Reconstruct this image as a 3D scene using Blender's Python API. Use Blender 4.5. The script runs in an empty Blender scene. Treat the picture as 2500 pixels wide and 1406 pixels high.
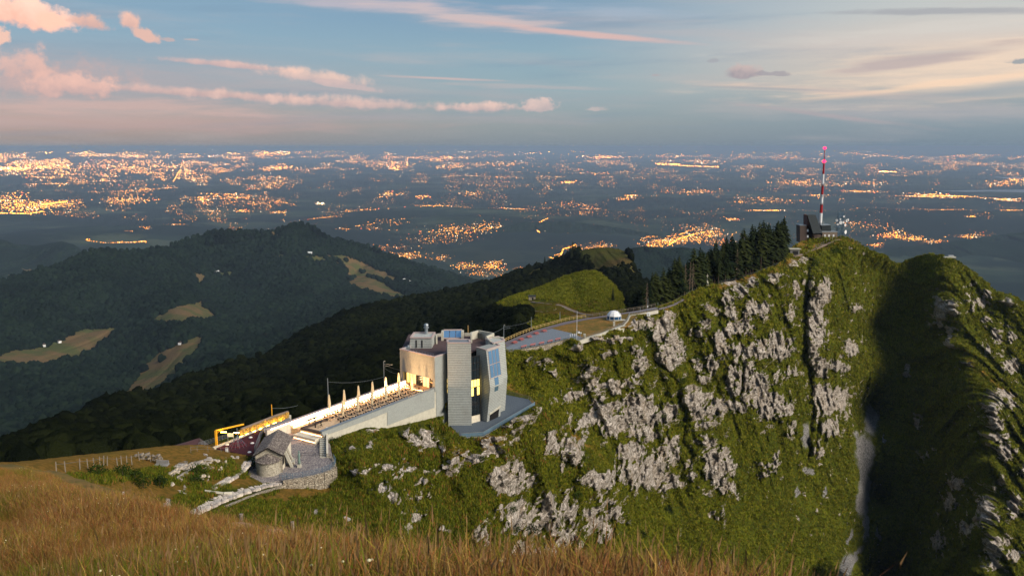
import bpy, math, random
import numpy as np
from mathutils import Vector, Matrix

R = math.radians
rnd = random.Random(7)
SC = bpy.context.scene
COL = SC.collection

# ------------------------------------------------------------------ camera
F = 2083.0                      # focal length in photo pixels (2500 wide, 30 mm on 36 mm)
PITCH = math.atan(345.0 / F)
CP, SP = math.cos(PITCH), math.sin(PITCH)
cam_d = bpy.data.cameras.new('camera')
cam_d.lens = 30.0; cam_d.sensor_width = 36.0
cam_d.clip_start = 0.3; cam_d.clip_end = 1.5e6
cam_d.dof.use_dof = True; cam_d.dof.focus_distance = 250.0; cam_d.dof.aperture_fstop = 4.5
cam = bpy.data.objects.new('camera', cam_d); COL.objects.link(cam)
cam.location = (0, 0, 0); cam.rotation_euler = (math.pi / 2 - PITCH, 0, 0)
SC.camera = cam

def dirs(px, py):
    cx = (np.asarray(px, float) - 1250.0) / F
    cz = -(np.asarray(py, float) - 703.0) / F
    return cx, CP + cz * SP, -SP + cz * CP

def P(px, py, Y=None, z=None):
    """point of the place that stands at forward distance Y (or on the level z) in this direction"""
    dx, dy, dz = dirs(px, py)
    s = Y / dy if Y is not None else z / dz
    return Vector((float(dx * s), float(dy * s), float(dz * s)))

def azel(px, py):
    dx, dy, dz = dirs(px, py)
    return math.degrees(math.atan2(dx, dy)), math.degrees(math.atan2(dz, math.hypot(dx, dy)))

# ------------------------------------------------------------------ view
SC.view_settings.view_transform = 'Standard'
SC.view_settings.look = 'None'
SC.view_settings.exposure = 0.72
SC.view_settings.gamma = 1.0
SC.view_settings.use_curve_mapping = False
SC.render.engine = 'CYCLES'
SC.cycles.max_bounces = 5
SC.cycles.diffuse_bounces = 2
SC.cycles.glossy_bounces = 3
SC.cycles.transmission_bounces = 4
SC.cycles.volume_bounces = 0
SC.cycles.transparent_max_bounces = 8
SC.cycles.sample_clamp_indirect = 6.0
SC.cycles.use_denoising = True
SC.cycles.caustics_reflective = False
SC.cycles.caustics_refractive = False

# ------------------------------------------------------------------ sun (soft afterglow from the right, behind the camera)
SUN_EL, SUN_AZ = 32.0, 122.0       # azimuth clockwise from +Y (view direction)
sun_d = bpy.data.lights.new('sun', 'SUN')
sun_d.energy = 2.9; sun_d.angle = R(38.0); sun_d.color = (1.0, 0.89, 0.75)
sun = bpy.data.objects.new('sun', sun_d); COL.objects.link(sun)
sv = Vector((math.sin(R(SUN_AZ)) * math.cos(R(SUN_EL)), math.cos(R(SUN_AZ)) * math.cos(R(SUN_EL)), math.sin(R(SUN_EL))))
sun.rotation_euler = sv.to_track_quat('Z', 'Y').to_euler()

# ------------------------------------------------------------------ node helpers
def lin(c):
    return tuple(((v / 255.0) / 12.92 if v <= 10 else (((v / 255.0) + 0.055) / 1.055) ** 2.4) for v in c) + (1.0,)

class NT:
    def __init__(self, tree):
        self.t = tree; self.n = tree.nodes; self.l = tree.links
    def new(self, typ, **kw):
        nd = self.n.new(typ)
        for k, v in kw.items(): setattr(nd, k, v)
        return nd
    def put(self, sock, v):
        if v is None: return
        if hasattr(v, 'links') and hasattr(v, 'node'): self.l.new(v, sock)
        else:
            try: sock.default_value = v
            except Exception: sock.default_value = tuple(v)[:3]
    def m(self, op, a, b=None, c=None, clamp=False):
        nd = self.new('ShaderNodeMath', operation=op); nd.use_clamp = clamp
        self.put(nd.inputs[0], a)
        if b is not None: self.put(nd.inputs[1], b)
        if c is not None: self.put(nd.inputs[2], c)
        return nd.outputs[0]
    def vm(self, op, a, b=None):
        nd = self.new('ShaderNodeVectorMath', operation=op)
        self.put(nd.inputs[0], a)
        if b is not None:
            if op == 'SCALE': self.put(nd.inputs[3], b)
            else: self.put(nd.inputs[1], b)
        return nd.outputs[0]
    def mr(self, v, a, b, c=0.0, d=1.0, smooth=True):
        nd = self.new('ShaderNodeMapRange'); nd.interpolation_type = 'SMOOTHSTEP' if smooth else 'LINEAR'
        self.put(nd.inputs[0], v)
        for i, x in enumerate((a, b, c, d)): self.put(nd.inputs[1 + i], x)
        return nd.outputs[0]
    def mix(self, f, a, b, blend='MIX'):
        nd = self.new('ShaderNodeMix', data_type='RGBA', blend_type=blend)
        self.put(nd.inputs[0], f); self.put(nd.inputs[6], a); self.put(nd.inputs[7], b)
        return nd.outputs[2]
    def ramp(self, f, stops, interp='LINEAR'):
        nd = self.new('ShaderNodeValToRGB'); cr = nd.color_ramp; cr.interpolation = interp
        while len(cr.elements) > 1: cr.elements.remove(cr.elements[-1])
        cr.elements[0].position = stops[0][0]; cr.elements[0].color = stops[0][1]
        for p, c in stops[1:]:
            e = cr.elements.new(p); e.color = c
        self.put(nd.inputs[0], f)
        return nd.outputs[0]
    def noise(self, vec, scale, detail=4.0, rough=0.5, dist=0.0, dim='3D', lac=2.0):
        nd = self.new('ShaderNodeTexNoise', noise_dimensions=dim)
        self.put(nd.inputs['Vector'], vec); self.put(nd.inputs['Scale'], scale)
        nd.inputs['Detail'].default_value = detail; nd.inputs['Roughness'].default_value = rough
        nd.inputs['Distortion'].default_value = dist; nd.inputs['Lacunarity'].default_value = lac
        return nd.outputs[0]
    def voro(self, vec, scale, feature='F1', rand=1.0, out=0):
        nd = self.new('ShaderNodeTexVoronoi', feature=feature)
        self.put(nd.inputs['Vector'], vec); self.put(nd.inputs['Scale'], scale)
        nd.inputs['Randomness'].default_value = rand
        return nd.outputs[out]
    def comb(self, x, y, z):
        nd = self.new('ShaderNodeCombineXYZ')
        for i, v in enumerate((x, y, z)): self.put(nd.inputs[i], v)
        return nd.outputs[0]
    def sep(self, v):
        nd = self.new('ShaderNodeSeparateXYZ'); self.put(nd.inputs[0], v); return nd.outputs
    def attr(self, name, out='Fac'):
        nd = self.new('ShaderNodeAttribute'); nd.attribute_name = name; return nd.outputs[out]
    def bump(self, h, strength=0.5, dist=0.1, normal=None):
        nd = self.new('ShaderNodeBump'); self.put(nd.inputs['Height'], h)
        nd.inputs['Strength'].default_value = strength; nd.inputs['Distance'].default_value = dist
        if normal is not None: self.put(nd.inputs['Normal'], normal)
        return nd.outputs[0]

# ------------------------------------------------------------------ world: dusk sky with lit clouds
world = bpy.data.worlds.new('World'); SC.world = world; world.use_nodes = True
W = NT(world.node_tree); W.n.clear()
tc = W.new('ShaderNodeTexCoord')
d = W.sep(W.vm('NORMALIZE', tc.outputs['Generated']))
el = W.m('MULTIPLY', W.m('ARCSINE', d[2]), 57.29578)
az = W.m('MULTIPLY', W.m('ARCTAN2', d[0], d[1]), 57.29578)
sky = W.new('ShaderNodeTexSky'); sky.sky_type = 'NISHITA'; sky.sun_disc = False
sky.sun_elevation = R(6.0); sky.sun_rotation = R(SUN_AZ); sky.altitude = 1700.0
def ram(stops):   # stops given in photo rows of the sky above the horizon, 14 degrees high
    out = []
    for e, c in stops: out.append((min(1, max(0, (e + 2) / 40.0)), lin(c)))
    return W.ramp(W.m('MULTIPLY', W.m('ADD', el, 2.0), 1 / 40.0), out)
cL = ram([(-2, (112, 116, 126)), (0.0, (124, 120, 124)), (0.7, (138, 124, 124)), (1.5, (158, 134, 128)), (2.6, (142, 136, 142)), (4.4, (136, 142, 152)), (6.8, (120, 146, 164)), (10, (112, 141, 164)), (20, (96, 124, 152)), (38, (84, 108, 140))])
cM = ram([(-2, (102, 116, 130)), (0.0, (106, 119, 131)), (1.5, (124, 134, 140)), (3.5, (126, 146, 155)), (6, (122, 147, 161)), (8, (110, 138, 160)), (12, (106, 134, 158)), (20, (96, 124, 152)), (38, (84, 108, 140))])
cR = ram([(-2, (96, 114, 132)), (0.0, (99, 117, 133)), (1.8, (118, 134, 145)), (2.8, (136, 143, 148)), (4.2, (182, 170, 160)), (6, (190, 176, 166)), (8, (172, 174, 172)), (12, (150, 160, 170)), (20, (110, 132, 156)), (38, (86, 110, 140))])
base = W.mix(W.mr(az, -30, 3), cL, cM)
base = W.mix(W.mr(az, 1, 27), base, cR)
base = W.mix(0.06, base, W.mix(1.0, sky.outputs[0], (0.12, 0.12, 0.12, 1), 'MULTIPLY'))
q = W.comb(W.m('MULTIPLY', az, 0.10), W.m('MULTIPLY', el, 0.10), 0.0)       # cloud space
# wide faint stratus veil, long streaks
st = W.noise(W.comb(W.m('MULTIPLY', az, 0.03), W.m('MULTIPLY', W.m('ADD', el, W.m('MULTIPLY', az, 0.03)), 0.28), 3.0), 2.2, 5.0, 0.55)
base = W.mix(W.m('MULTIPLY', W.mr(st, 0.48, 0.78), 0.42), base, lin((172, 160, 158)))
st2 = W.noise(W.comb(W.m('MULTIPLY', az, 0.03), W.m('MULTIPLY', W.m('SUBTRACT', el, W.m('MULTIPLY', az, 0.03)), 0.35), 9.0), 2.0, 5.0, 0.6)
base = W.mix(W.m('MULTIPLY', W.mr(st2, 0.5, 0.8), 0.45), base, lin((106, 128, 148)))

n_fine = W.noise(q, 9.0, 7.0, 0.62)
n_big = W.noise(W.vm('ADD', q, (7.3, 1.1, 0)), 3.2, 5.0, 0.55)
n_str = W.noise(W.comb(W.m('MULTIPLY', az, 0.05), W.m('MULTIPLY', el, 0.5), 5.0), 3.0, 5.0, 0.6)
def cloud(px, py, rx, ry, rot, col, op=0.9, kind='puff', soft=0.5, amp=1.0, shade=None):
    """an ellipse of cloud centred in this sky direction; rx, ry given in photo px"""
    a0, e0 = azel(px, py); k = 57.29578 / F
    ca, sa = math.cos(R(rot)), math.sin(R(rot))
    da = W.m('SUBTRACT', az, a0); de = W.m('SUBTRACT', el, e0)
    u = W.m('ADD', W.m('MULTIPLY', da, ca / (rx * k)), W.m('MULTIPLY', de, sa / (rx * k)))
    v = W.m('ADD', W.m('MULTIPLY', da, -sa / (ry * k)), W.m('MULTIPLY', de, ca / (ry * k)))
    # flat underside: squeeze below
    if kind == 'puff':
        v2 = W.m('MULTIPLY', v, W.mr(v, -0.2, 0.0, 1.7, 1.0))
    else: v2 = v
    r = W.m('SQRT', W.m('ADD', W.m('MULTIPLY', u, u), W.m('MULTIPLY', v2, v2)))
    nz = {'puff': W.m('ADD', W.m('MULTIPLY', W.m('SUBTRACT', n_fine, 0.5), 2.6 * amp), W.m('MULTIPLY', W.m('SUBTRACT', n_big, 0.5), 1.6 * amp)),
          'streak': W.m('MULTIPLY', W.m('SUBTRACT', n_str, 0.5), 2.2 * amp)}[kind]
    f = W.m('SUBTRACT', W.m('ADD', 1.0, nz), r)
    mask = W.mr(f, 0.0, soft, 0.0, op)
    c1 = col if len(col) == 4 else lin(col)
    if shade:
        c1 = W.mix(W.mr(W.m('ADD', v, W.m('MULTIPLY', W.m('SUBTRACT', n_fine, 0.5), 2.5)), -0.9, 0.9), lin(shade), lin(col))
    return mask, c1
def add(*a, **k):
    global base
    mk, c = cloud(*a, **k); base = W.mix(mk, base, c)
PK, PKs = (226, 178, 160), (184, 152, 148)
# high cirrus band, upper middle
add(930, 12, 560, 26, -3, (168, 160, 168), op=0.75, kind='streak', soft=0.9)
add(1180, 48, 300, 26, -7, (184, 166, 164), op=0.8, kind='streak', soft=0.9)
add(1430, 84, 330, 10, -6, (192, 160, 154), op=0.85, kind='streak', soft=0.8, amp=0.5)
add(1500, 30, 260, 26, -5, (146, 158, 172), op=0.6, kind='streak', soft=1.0)
# right: cream light with grey bars
add(2350, 70, 520, 34, 3, (186, 182, 176), op=0.6, kind='streak', soft=1.0)
add(2420, 165, 600, 80, 4, (214, 190, 168), op=0.8, kind='streak', soft=1.2)
add(2230, 150, 230, 20, 7, (156, 146, 148), op=0.75, kind='streak', soft=0.9)
add(2300, 30, 330, 9, -3, (140, 142, 148), op=0.7, kind='streak', soft=0.8)
add(2300, 205, 420, 10, 6, (218, 188, 162), op=0.7, kind='streak', soft=0.9)
add(2480, 215, 260, 16, 6, (140, 148, 152), op=0.7, kind='streak', soft=0.9)
add(2050, 225, 420, 12, -5, (196, 172, 158), op=0.55, kind='streak', soft=0.9)
add(2180, 240, 330, 14, 2, (134, 142, 148), op=0.6, kind='streak', soft=0.9)
add(1900, 218, 200, 5, -3, (130, 140, 148), op=0.5, kind='streak', soft=0.8)
add(2000, 280, 260, 8, -8, (160, 146, 148), op=0.5, kind='streak', soft=0.9)
add(350, 300, 900, 30, 0, (166, 142, 140), op=0.6, kind='streak', soft=1.2)
add(300, 180, 700, 60, -2, (160, 148, 150), op=0.5, kind='streak', soft=1.3)
add(1200, 235, 700, 26, -2, (150, 148, 152), op=0.5, kind='streak', soft=1.3)
add(1100, 290, 700, 18, -1, (146, 144, 148), op=0.5, kind='streak', soft=1.2)
# lower left long banks
add(60, 200, 260, 60, 5, (182, 152, 146), op=0.55, kind='puff', soft=1.0)
add(300, 262, 560, 22, 0, (186, 156, 148), op=0.6, kind='streak', soft=0.8)
add(560, 235, 420, 16, -3, (206, 168, 156), op=0.7, kind='puff', soft=0.8, amp=0.6, shade=(172, 146, 144))
add(180, 215, 90, 34, 0, (212, 170, 156), op=0.75, kind='puff', soft=0.6, shade=(176, 148, 144))
add(30, 165, 90, 50, 0, (210, 168, 154), op=0.7, kind='puff', soft=0.8, shade=(182, 152, 146))
add(900, 256, 420, 22, -2, (208, 176, 164), op=0.72, kind='puff', soft=0.8, amp=0.7, shade=(160, 146, 148))
add(1180, 264, 160, 16, 0, (210, 178, 166), op=0.72, kind='puff', soft=0.7, amp=0.8, shade=(164, 148, 150))
add(1320, 262, 60, 26, 0, (208, 178, 168), op=0.72, kind='puff', soft=0.35, amp=0.7, shade=(162, 150, 152))
add(1450, 268, 30, 9, 0, (180, 164, 160), op=0.6, kind='puff', soft=0.5)
add(560, 160, 190, 12, -4, (204, 166, 156), op=0.72, kind='puff', soft=0.7, amp=0.5, shade=(176, 150, 148))
add(760, 188, 170, 24, -6, (222, 184, 166), op=0.72, kind='puff', soft=0.7, amp=0.6, shade=(176, 156, 154))
add(840, 210, 110, 12, -8, (180, 160, 158), op=0.7, kind='puff', soft=0.5, amp=0.6)
add(1080, 192, 200, 5, -2, (190, 162, 156), op=0.6, kind='streak', soft=0.8, amp=0.6)
add(1300, 212, 280, 8, -2, (164, 156, 156), op=0.5, kind='streak', soft=0.8)
# upper left cumulus
add(60, 35, 110, 48, -8, (236, 194, 174), op=0.97, kind='puff', soft=0.5, amp=0.75, shade=(222, 168, 148))
add(125, 62, 34, 34, -50, (232, 182, 160), op=0.9, kind='puff', soft=0.6, amp=0.8)
add(225, 60, 48, 24, -10, (206, 164, 148), op=0.9, kind='puff', soft=0.6, amp=0.75, shade=(186, 150, 142))
add(318, 55, 26, 30, 0, (216, 172, 154), op=0.9, kind='puff', soft=0.6, amp=0.75, shade=(190, 152, 142))
add(355, 90, 38, 22, -25, (206, 164, 148), op=0.85, kind='puff', soft=0.4, amp=0.75)
add(412, 99, 24, 7, -5, (176, 154, 150), op=0.7, kind='puff', soft=0.6)
add(470, 98, 24, 4, 0, (176, 156, 152), op=0.6, kind='puff', soft=0.6)
add(4, 95, 20, 26, 0, (220, 176, 156), op=0.85, kind='puff', soft=0.4)
# small grey clouds
add(1812, 180, 46, 24, 0, (176, 158, 154), op=0.85, kind='puff', soft=0.4, amp=0.5, shade=(128, 124, 134))
add(1885, 182, 48, 8, -3, (140, 136, 142), op=0.75, kind='puff', soft=0.5, amp=0.9)
add(1740, 150, 20, 7, 0, (142, 142, 148), op=0.6, kind='puff', soft=0.6)
add(1602, 185, 14, 6, 0, (156, 144, 146), op=0.6, kind='puff', soft=0.6)
add(2490, 152, 34, 9, 0, (122, 134, 142), op=0.8, kind='puff', soft=0.5)
base = W.mix(W.mr(el, -1.5, -0.1), lin((84, 98, 112)), base)
bg = W.new('ShaderNodeBackground'); bg.inputs[1].default_value = 0.86
W.l.new(base, bg.inputs[0])
wo = W.new('ShaderNodeOutputWorld'); W.l.new(bg.outputs[0], wo.inputs[0])
world.cycles.sampling_method = 'MANUAL'; world.cycles.sample_map_resolution = 512

# ------------------------------------------------------------------ numpy noise
def _h(ix, iy, iz, seed):
    h = (ix * 374761393 + iy * 668265263 + iz * 1440662683 + seed * 1013904223) & 0xffffffff
    h = ((h ^ (h >> 13)) * 1274126177) & 0xffffffff
    h = h ^ (h >> 16)
    return (h & 0xffffff).astype(np.float32) / 16777215.0
def vnoise(x, y, z=0.0, seed=0):
    x, y, z = np.broadcast_arrays(np.asarray(x, float), np.asarray(y, float), np.asarray(z, float))
    ix = np.floor(x).astype(np.int64); iy = np.floor(y).astype(np.int64); iz = np.floor(z).astype(np.int64)
    fx, fy, fz = x - ix, y - iy, z - iz
    fx = fx * fx * fx * (fx * (fx * 6 - 15) + 10); fy = fy * fy * fy * (fy * (fy * 6 - 15) + 10); fz = fz * fz * fz * (fz * (fz * 6 - 15) + 10)
    r = 0
    flat = not np.any(fz)
    for dz in ((0,) if flat else (0, 1)):
        wz = 1.0 if flat else (fz if dz else 1 - fz)
        for dy in (0, 1):
            wy = fy if dy else 1 - fy
            a = _h(ix, iy + dy, iz + dz, seed); b = _h(ix + 1, iy + dy, iz + dz, seed)
            r = r + wz * wy * (a + (b - a) * fx)
    return r * 2 - 1
def fbm(x, y, z=0.0, oct=5, seed=0, gain=0.5, ridged=False):
    r = 0; a = 1; s = 0
    for o in range(oct):
        n = vnoise(np.asarray(x) * 2 ** o + 13.7 * o, np.asarray(y) * 2 ** o - 7.1 * o, np.asarray(z) * 2 ** o, seed + o)
        if ridged: n = 1 - 2 * np.abs(n)
        r = r + a * n; s += a; a *= gain
    return r / s
def cells(x, y, seed=0):
    """returns F1, F2 and the random value of the nearest cell"""
    ix = np.floor(x).astype(np.int64); iy = np.floor(y).astype(np.int64)
    f1 = np.full(x.shape, 9.0); f2 = np.full(x.shape, 9.0); idr = np.zeros(x.shape)
    for dx in (-1, 0, 1):
        for dy in (-1, 0, 1):
            cx, cy = ix + dx, iy + dy
            px = cx + _h(cx, cy, 0 * cx, seed); py = cy + _h(cx, cy, 0 * cx, seed + 1)
            dd = np.hypot(px - x, py - y); rv = _h(cx, cy, 0 * cx, seed + 2)
            near = dd < f1
            f2 = np.where(near, f1, np.minimum(f2, dd)); idr = np.where(near, rv, idr); f1 = np.where(near, dd, f1)
    return f1, f2, idr
def facets(x, y, seed=0):
    """tilted planes, one per cell"""
    ix = np.floor(x).astype(np.int64); iy = np.floor(y).astype(np.int64)
    f1 = np.full(x.shape, 9.0); out = np.zeros(x.shape); ra = np.zeros(x.shape); rb = np.zeros(x.shape)
    for dx in (-1, 0, 1):
        for dy in (-1, 0, 1):
            cx, cy = ix + dx, iy + dy
            px = cx + _h(cx, cy, 0 * cx, seed); py = cy + _h(cx, cy, 0 * cx, seed + 1)
            dd = np.hypot(px - x, py - y); a = _h(cx, cy, 0 * cx, seed + 2); b = _h(cx, cy, 0 * cx, seed + 3)
            near = dd < f1
            out = np.where(near, (x - px) * (a - .5) * 2 + (y - py) * (b - .5) * 2, out); ra = np.where(near, a, ra); rb = np.where(near, b, rb); f1 = np.where(near, dd, f1)
    return out, ra, rb
def sstep(x, a, b):
    t = np.clip((x - a) / (b - a), 0, 1); return t * t * (3 - 2 * t)

def rbf(ctrl, k=30.0):
    """smooth log-distance surface through (px, py, Y) points"""
    c = np.array(ctrl, float); n = len(c)
    v = np.log(c[:, 2])
    dd = np.sqrt((c[:, None, 0] - c[None, :, 0]) ** 2 + (c[:, None, 1] - c[None, :, 1]) ** 2 + k * k)
    A = np.zeros((n + 3, n + 3)); A[:n, :n] = dd
    Q = np.c_[np.ones(n), c[:, 0] / 1000, c[:, 1] / 1000]
    A[:n, n:] = Q; A[n:, :n] = Q.T
    w = np.linalg.solve(A + np.eye(n + 3) * 1e-9, np.r_[v, 0, 0, 0])
    def f(px, py):
        px = np.asarray(px, float); py = np.asarray(py, float); sh = px.shape
        px = px.ravel(); py = py.ravel(); out = np.empty(px.shape)
        for i in range(0, len(px), 60000):
            a, b = px[i:i + 60000], py[i:i + 60000]
            D = np.sqrt((a[:, None] - c[None, :, 0]) ** 2 + (b[:, None] - c[None, :, 1]) ** 2 + k * k)
            out[i:i + 60000] = D @ w[:n] + w[n] + w[n + 1] * a / 1000 + w[n + 2] * b / 1000
        return np.exp(out).reshape(sh)
    return f
def inpoly(px, py, poly):
    r = np.zeros(np.shape(px), bool); n = len(poly)
    for i in range(n):
        x0, y0 = poly[i]; x1, y1 = poly[(i + 1) % n]
        if y0 == y1: continue
        c = ((y0 > py) != (y1 > py)) & (px < (x1 - x0) * (py - y0) / (y1 - y0) + x0)
        r ^= c
    return r
def worldpts(px, py, Y):
    dx, dy, dz = dirs(px, py); s = Y / dy
    return np.stack([dx * s, np.broadcast_to(Y, s.shape), dz * s], -1)

def link(o, parent=None):
    COL.objects.link(o)
    if parent is not None: o.parent = parent
    return o
def tag(o, label=None, cat=None, group=None, kind=None):
    if label: o['label'] = label
    if cat: o['category'] = cat
    if group: o['group'] = group
    if kind: o['kind'] = kind
    return o
def gridmesh(name, V, mats, attrs=None, kind='structure', smooth=True):
    """V: rows x cols x 3 world positions"""
    h, w = V.shape[:2]
    me = bpy.data.meshes.new(name)
    me.vertices.add(h * w); me.vertices.foreach_set('co', V.astype(np.float32).ravel())
    i = np.arange(h * w).reshape(h, w)
    q = np.stack([i[:-1, :-1], i[1:, :-1], i[1:, 1:], i[:-1, 1:]], -1).reshape(-1, 4)
    me.loops.add(q.size); me.loops.foreach_set('vertex_index', q.ravel().astype(np.int32))
    me.polygons.add(len(q)); me.polygons.foreach_set('loop_start', np.arange(0, q.size, 4, dtype=np.int32))
    me.update(calc_edges=True)
    me.polygons.foreach_set('use_smooth', np.full(len(q), smooth))
    for k, a in (attrs or {}).items():
        at = me.attributes.new(k, 'FLOAT', 'POINT'); at.data.foreach_set('value', np.asarray(a, np.float32).ravel())
    me.materials.append(mats)
    o = link(bpy.data.objects.new(name, me)); tag(o, kind=kind)
    return o

# ------------------------------------------------------------------ materials
MATS = {}
def mat(name, fn):
    if name in MATS: return MATS[name]
    m = bpy.data.materials.new(name); m.use_nodes = True
    t = NT(m.node_tree); b = m.node_tree.nodes['Principled BSDF']
    b.inputs['Roughness'].default_value = 0.85
    b.inputs['Specular IOR Level'].default_value = 0.25
    fn(t, b); MATS[name] = m; return m
def simple(name, col, rough=0.8, metal=0.0, var=0.12, scale=3.0, bump=0.0, spec=0.25):
    def fn(t, b):
        co = t.new('ShaderNodeTexCoord').outputs['Object']
        n = t.noise(co, scale, 5.0, 0.6)
        c = t.mix(t.mr(n, 0.3, 0.7), tuple(v * (1 - var) for v in col[:3]) + (1,), tuple(min(1, v * (1 + var)) for v in col[:3]) + (1,))
        t.put(b.inputs['Base Color'], c)
        b.inputs['Roughness'].default_value = rough; b.inputs['Metallic'].default_value = metal
        b.inputs['Specular IOR Level'].default_value = spec
        if bump: t.put(b.inputs['Normal'], t.bump(t.noise(co, scale * 4, 4.0, 0.6), 0.6, bump))
    return mat(name, fn)
def emis(name, col, strength, sample=True):
    def fn(t, b):
        t.put(b.inputs['Base Color'], col); t.put(b.inputs['Emission Color'], col); b.inputs['Emission Strength'].default_value = strength
    m = mat(name, fn)
    if not sample: m.cycles.emission_sampling = 'NONE'
    return m

def m_cliff(t, b):
    geo = t.new('ShaderNodeNewGeometry'); pos = geo.outputs['Position']; nz = t.sep(geo.outputs['Normal'])[2]
    rock = t.attr('rock'); dry = t.attr('dry'); scree = t.attr('scree')
    ps = t.sep(pos)
    n1 = t.noise(pos, 0.9, 6.0, 0.65); n2 = t.noise(pos, 0.12, 4.0, 0.6); n3 = t.noise(pos, 4.0, 4.0, 0.6)
    # grass: olive to deep green to dry
    g = t.mix(t.mr(n2, 0.38, 0.62), lin((76, 86, 10)), lin((112, 116, 14)))
    g = t.mix(t.mr(n1, 0.42, 0.66), g, lin((56, 70, 12)))
    g = t.mix(t.m('MULTIPLY', t.mr(t.noise(pos, 0.33, 5.0, 0.6), 0.56, 0.68), 0.6), g, lin((122, 94, 34)))
    g = t.mix(t.m('MULTIPLY', t.mr(t.noise(pos, 0.5, 3.0, 0.5), 0.60, 0.66), 0.7), g, lin((30, 46, 16)))
    g = t.mix(t.m('MULTIPLY', t.mr(t.noise(pos, 7.0, 2.0, 0.7), 0.5, 0.7), 0.35), g, lin((140, 122, 50)))
    g = t.mix(dry, g, t.mix(t.mr(n1, 0.35, 0.65), lin((170, 128, 58)), lin((124, 104, 38))))
    # limestone
    strata = t.noise(t.comb(t.m('MULTIPLY', ps[0], 0.15), t.m('MULTIPLY', ps[1], 0.15), t.m('ADD', t.m('MULTIPLY', ps[2], 1.6), t.m('MULTIPLY', ps[0], 0.18))), 1.0, 5.0, 0.65)
    r = t.mix(t.mr(strata, 0.38, 0.56), lin((156, 144, 130)), lin((240, 228, 214)))
    r = t.mix(t.mr(n1, 0.35, 0.6), lin((140, 130, 116)), r)
    r = t.mix(t.m('MULTIPLY', t.mr(n2, 0.5, 0.7), 0.4), r, lin((186, 160, 126)))
    crack = t.voro(t.vm('MULTIPLY', pos, (1.0, 1.0, 0.55)), 0.8, 'DISTANCE_TO_EDGE')
    vert = t.noise(t.vm('MULTIPLY', pos, (1.0, 1.0, 0.12)), 1.4, 4.0, 0.7)
    r = t.mix(t.m('MULTIPLY', t.mr(vert, 0.58, 0.70), 0.35), r, lin((88, 82, 74)))
    r = t.mix(t.mr(crack, 0.0, 0.04, 0.4, 0.0), r, lin((70, 66, 56)))
    k = t.m('ADD', rock, t.m('ADD', t.m('MULTIPLY', t.m('SUBTRACT', n1, 0.5), 0.9), t.m('MULTIPLY', t.m('SUBTRACT', n3, 0.5), 0.5)))
    k = t.m('SUBTRACT', k, t.m('MULTIPLY', t.mr(nz, 0.55, 0.9), 0.45))
    k = t.mr(k, 0.34, 0.44)
    c = t.mix(k, g, r)
    sc = t.mix(t.mr(t.voro(pos, 1.6, 'F1', out=1), 0.2, 0.8), lin((104, 102, 100)), lin((176, 172, 166)))
    c = t.mix(t.mr(t.m('ADD', scree, t.m('MULTIPLY', t.m('SUBTRACT', n3, 0.5), 1.4)), 0.45, 0.6), c, sc)
    t.put(b.inputs['Base Color'], c)
    b.inputs['Roughness'].default_value = 0.95; b.inputs['Specular IOR Level'].default_value = 0.1
    hg = t.m('ADD', t.m('MULTIPLY', t.noise(pos, 2.2, 6.0, 0.75), 1.0), t.m('MULTIPLY', t.noise(t.vm('MULTIPLY', pos, (1, 1, 0.4)), 9.0, 3.0, 0.7), 0.35))
    hr = t.m('ADD', t.m('ADD', t.m('MULTIPLY', strata, 1.5), t.m('MULTIPLY', vert, 0.5)), t.m('MULTIPLY', t.mr(crack, 0.0, 0.12), 0.35))
    hh = t.new('ShaderNodeMix', data_type='FLOAT'); t.put(hh.inputs[0], k); t.put(hh.inputs[2], hg); t.put(hh.inputs[3], hr)
    t.put(b.inputs['Normal'], t.bump(hh.outputs[0], 1.0, 1.5))
M_CLIFF = mat('cliff_turf_limestone', m_cliff)

def m_forest(dark, light, meadowA, meadowB, cell, hazebump=1.0):
    def fn(t, b):
        pos = t.new('ShaderNodeNewGeometry').outputs['Position']
        f = t.voro(pos, 1.0 / cell, 'F1'); rv = t.sep(t.voro(pos, 1.0 / cell, 'F1', out=1))[0]
        n = t.noise(pos, 1.0 / 260.0, 5.0, 0.6)
        c = t.mix(rv, dark, light)
        c = t.mix(t.mr(n, 0.35, 0.68, 0.0, 0.55), c, tuple(v * 0.55 for v in dark[:3]) + (1,))
        md = t.attr('meadow')
        mm = t.mix(t.mr(t.noise(pos, 1 / 90.0, 5.0, 0.6), 0.4, 0.62), meadowA, meadowB)
        k = t.mr(t.m('ADD', md, t.m('MULTIPLY', t.m('SUBTRACT', t.noise(pos, 1 / 18.0, 4.0, 0.6), 0.5), 0.6)), 0.4, 0.55)
        t.put(b.inputs['Base Color'], t.mix(k, c, mm))
        b.inputs['Roughness'].default_value = 1.0; b.inputs['Specular IOR Level'].default_value = 0.0
        h = t.m('ADD', t.m('MULTIPLY', t.m('SUBTRACT', 1.0, f), t.m('SUBTRACT', 1.0, k)), t.m('MULTIPLY', t.noise(pos, 1.6 / cell, 5.0, .7), t.m('MULTIPLY', k, .8)))
        t.put(b.inputs['Normal'], t.bump(h, 1.0, cell * 0.7 * hazebump))
    return fn
M_FOREST = mat('dark_forest', m_forest(lin((16, 22, 12)), lin((32, 38, 18)), lin((94, 76, 48)), lin((84, 84, 42)), 7.0))
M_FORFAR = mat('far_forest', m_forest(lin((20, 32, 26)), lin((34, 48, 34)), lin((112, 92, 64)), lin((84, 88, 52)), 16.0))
M_GRASSH = mat('grassy_hill', m_forest(lin((28, 38, 16)), lin((46, 56, 22)), lin((104, 84, 36)), lin((76, 86, 28)), 5.0))

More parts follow.
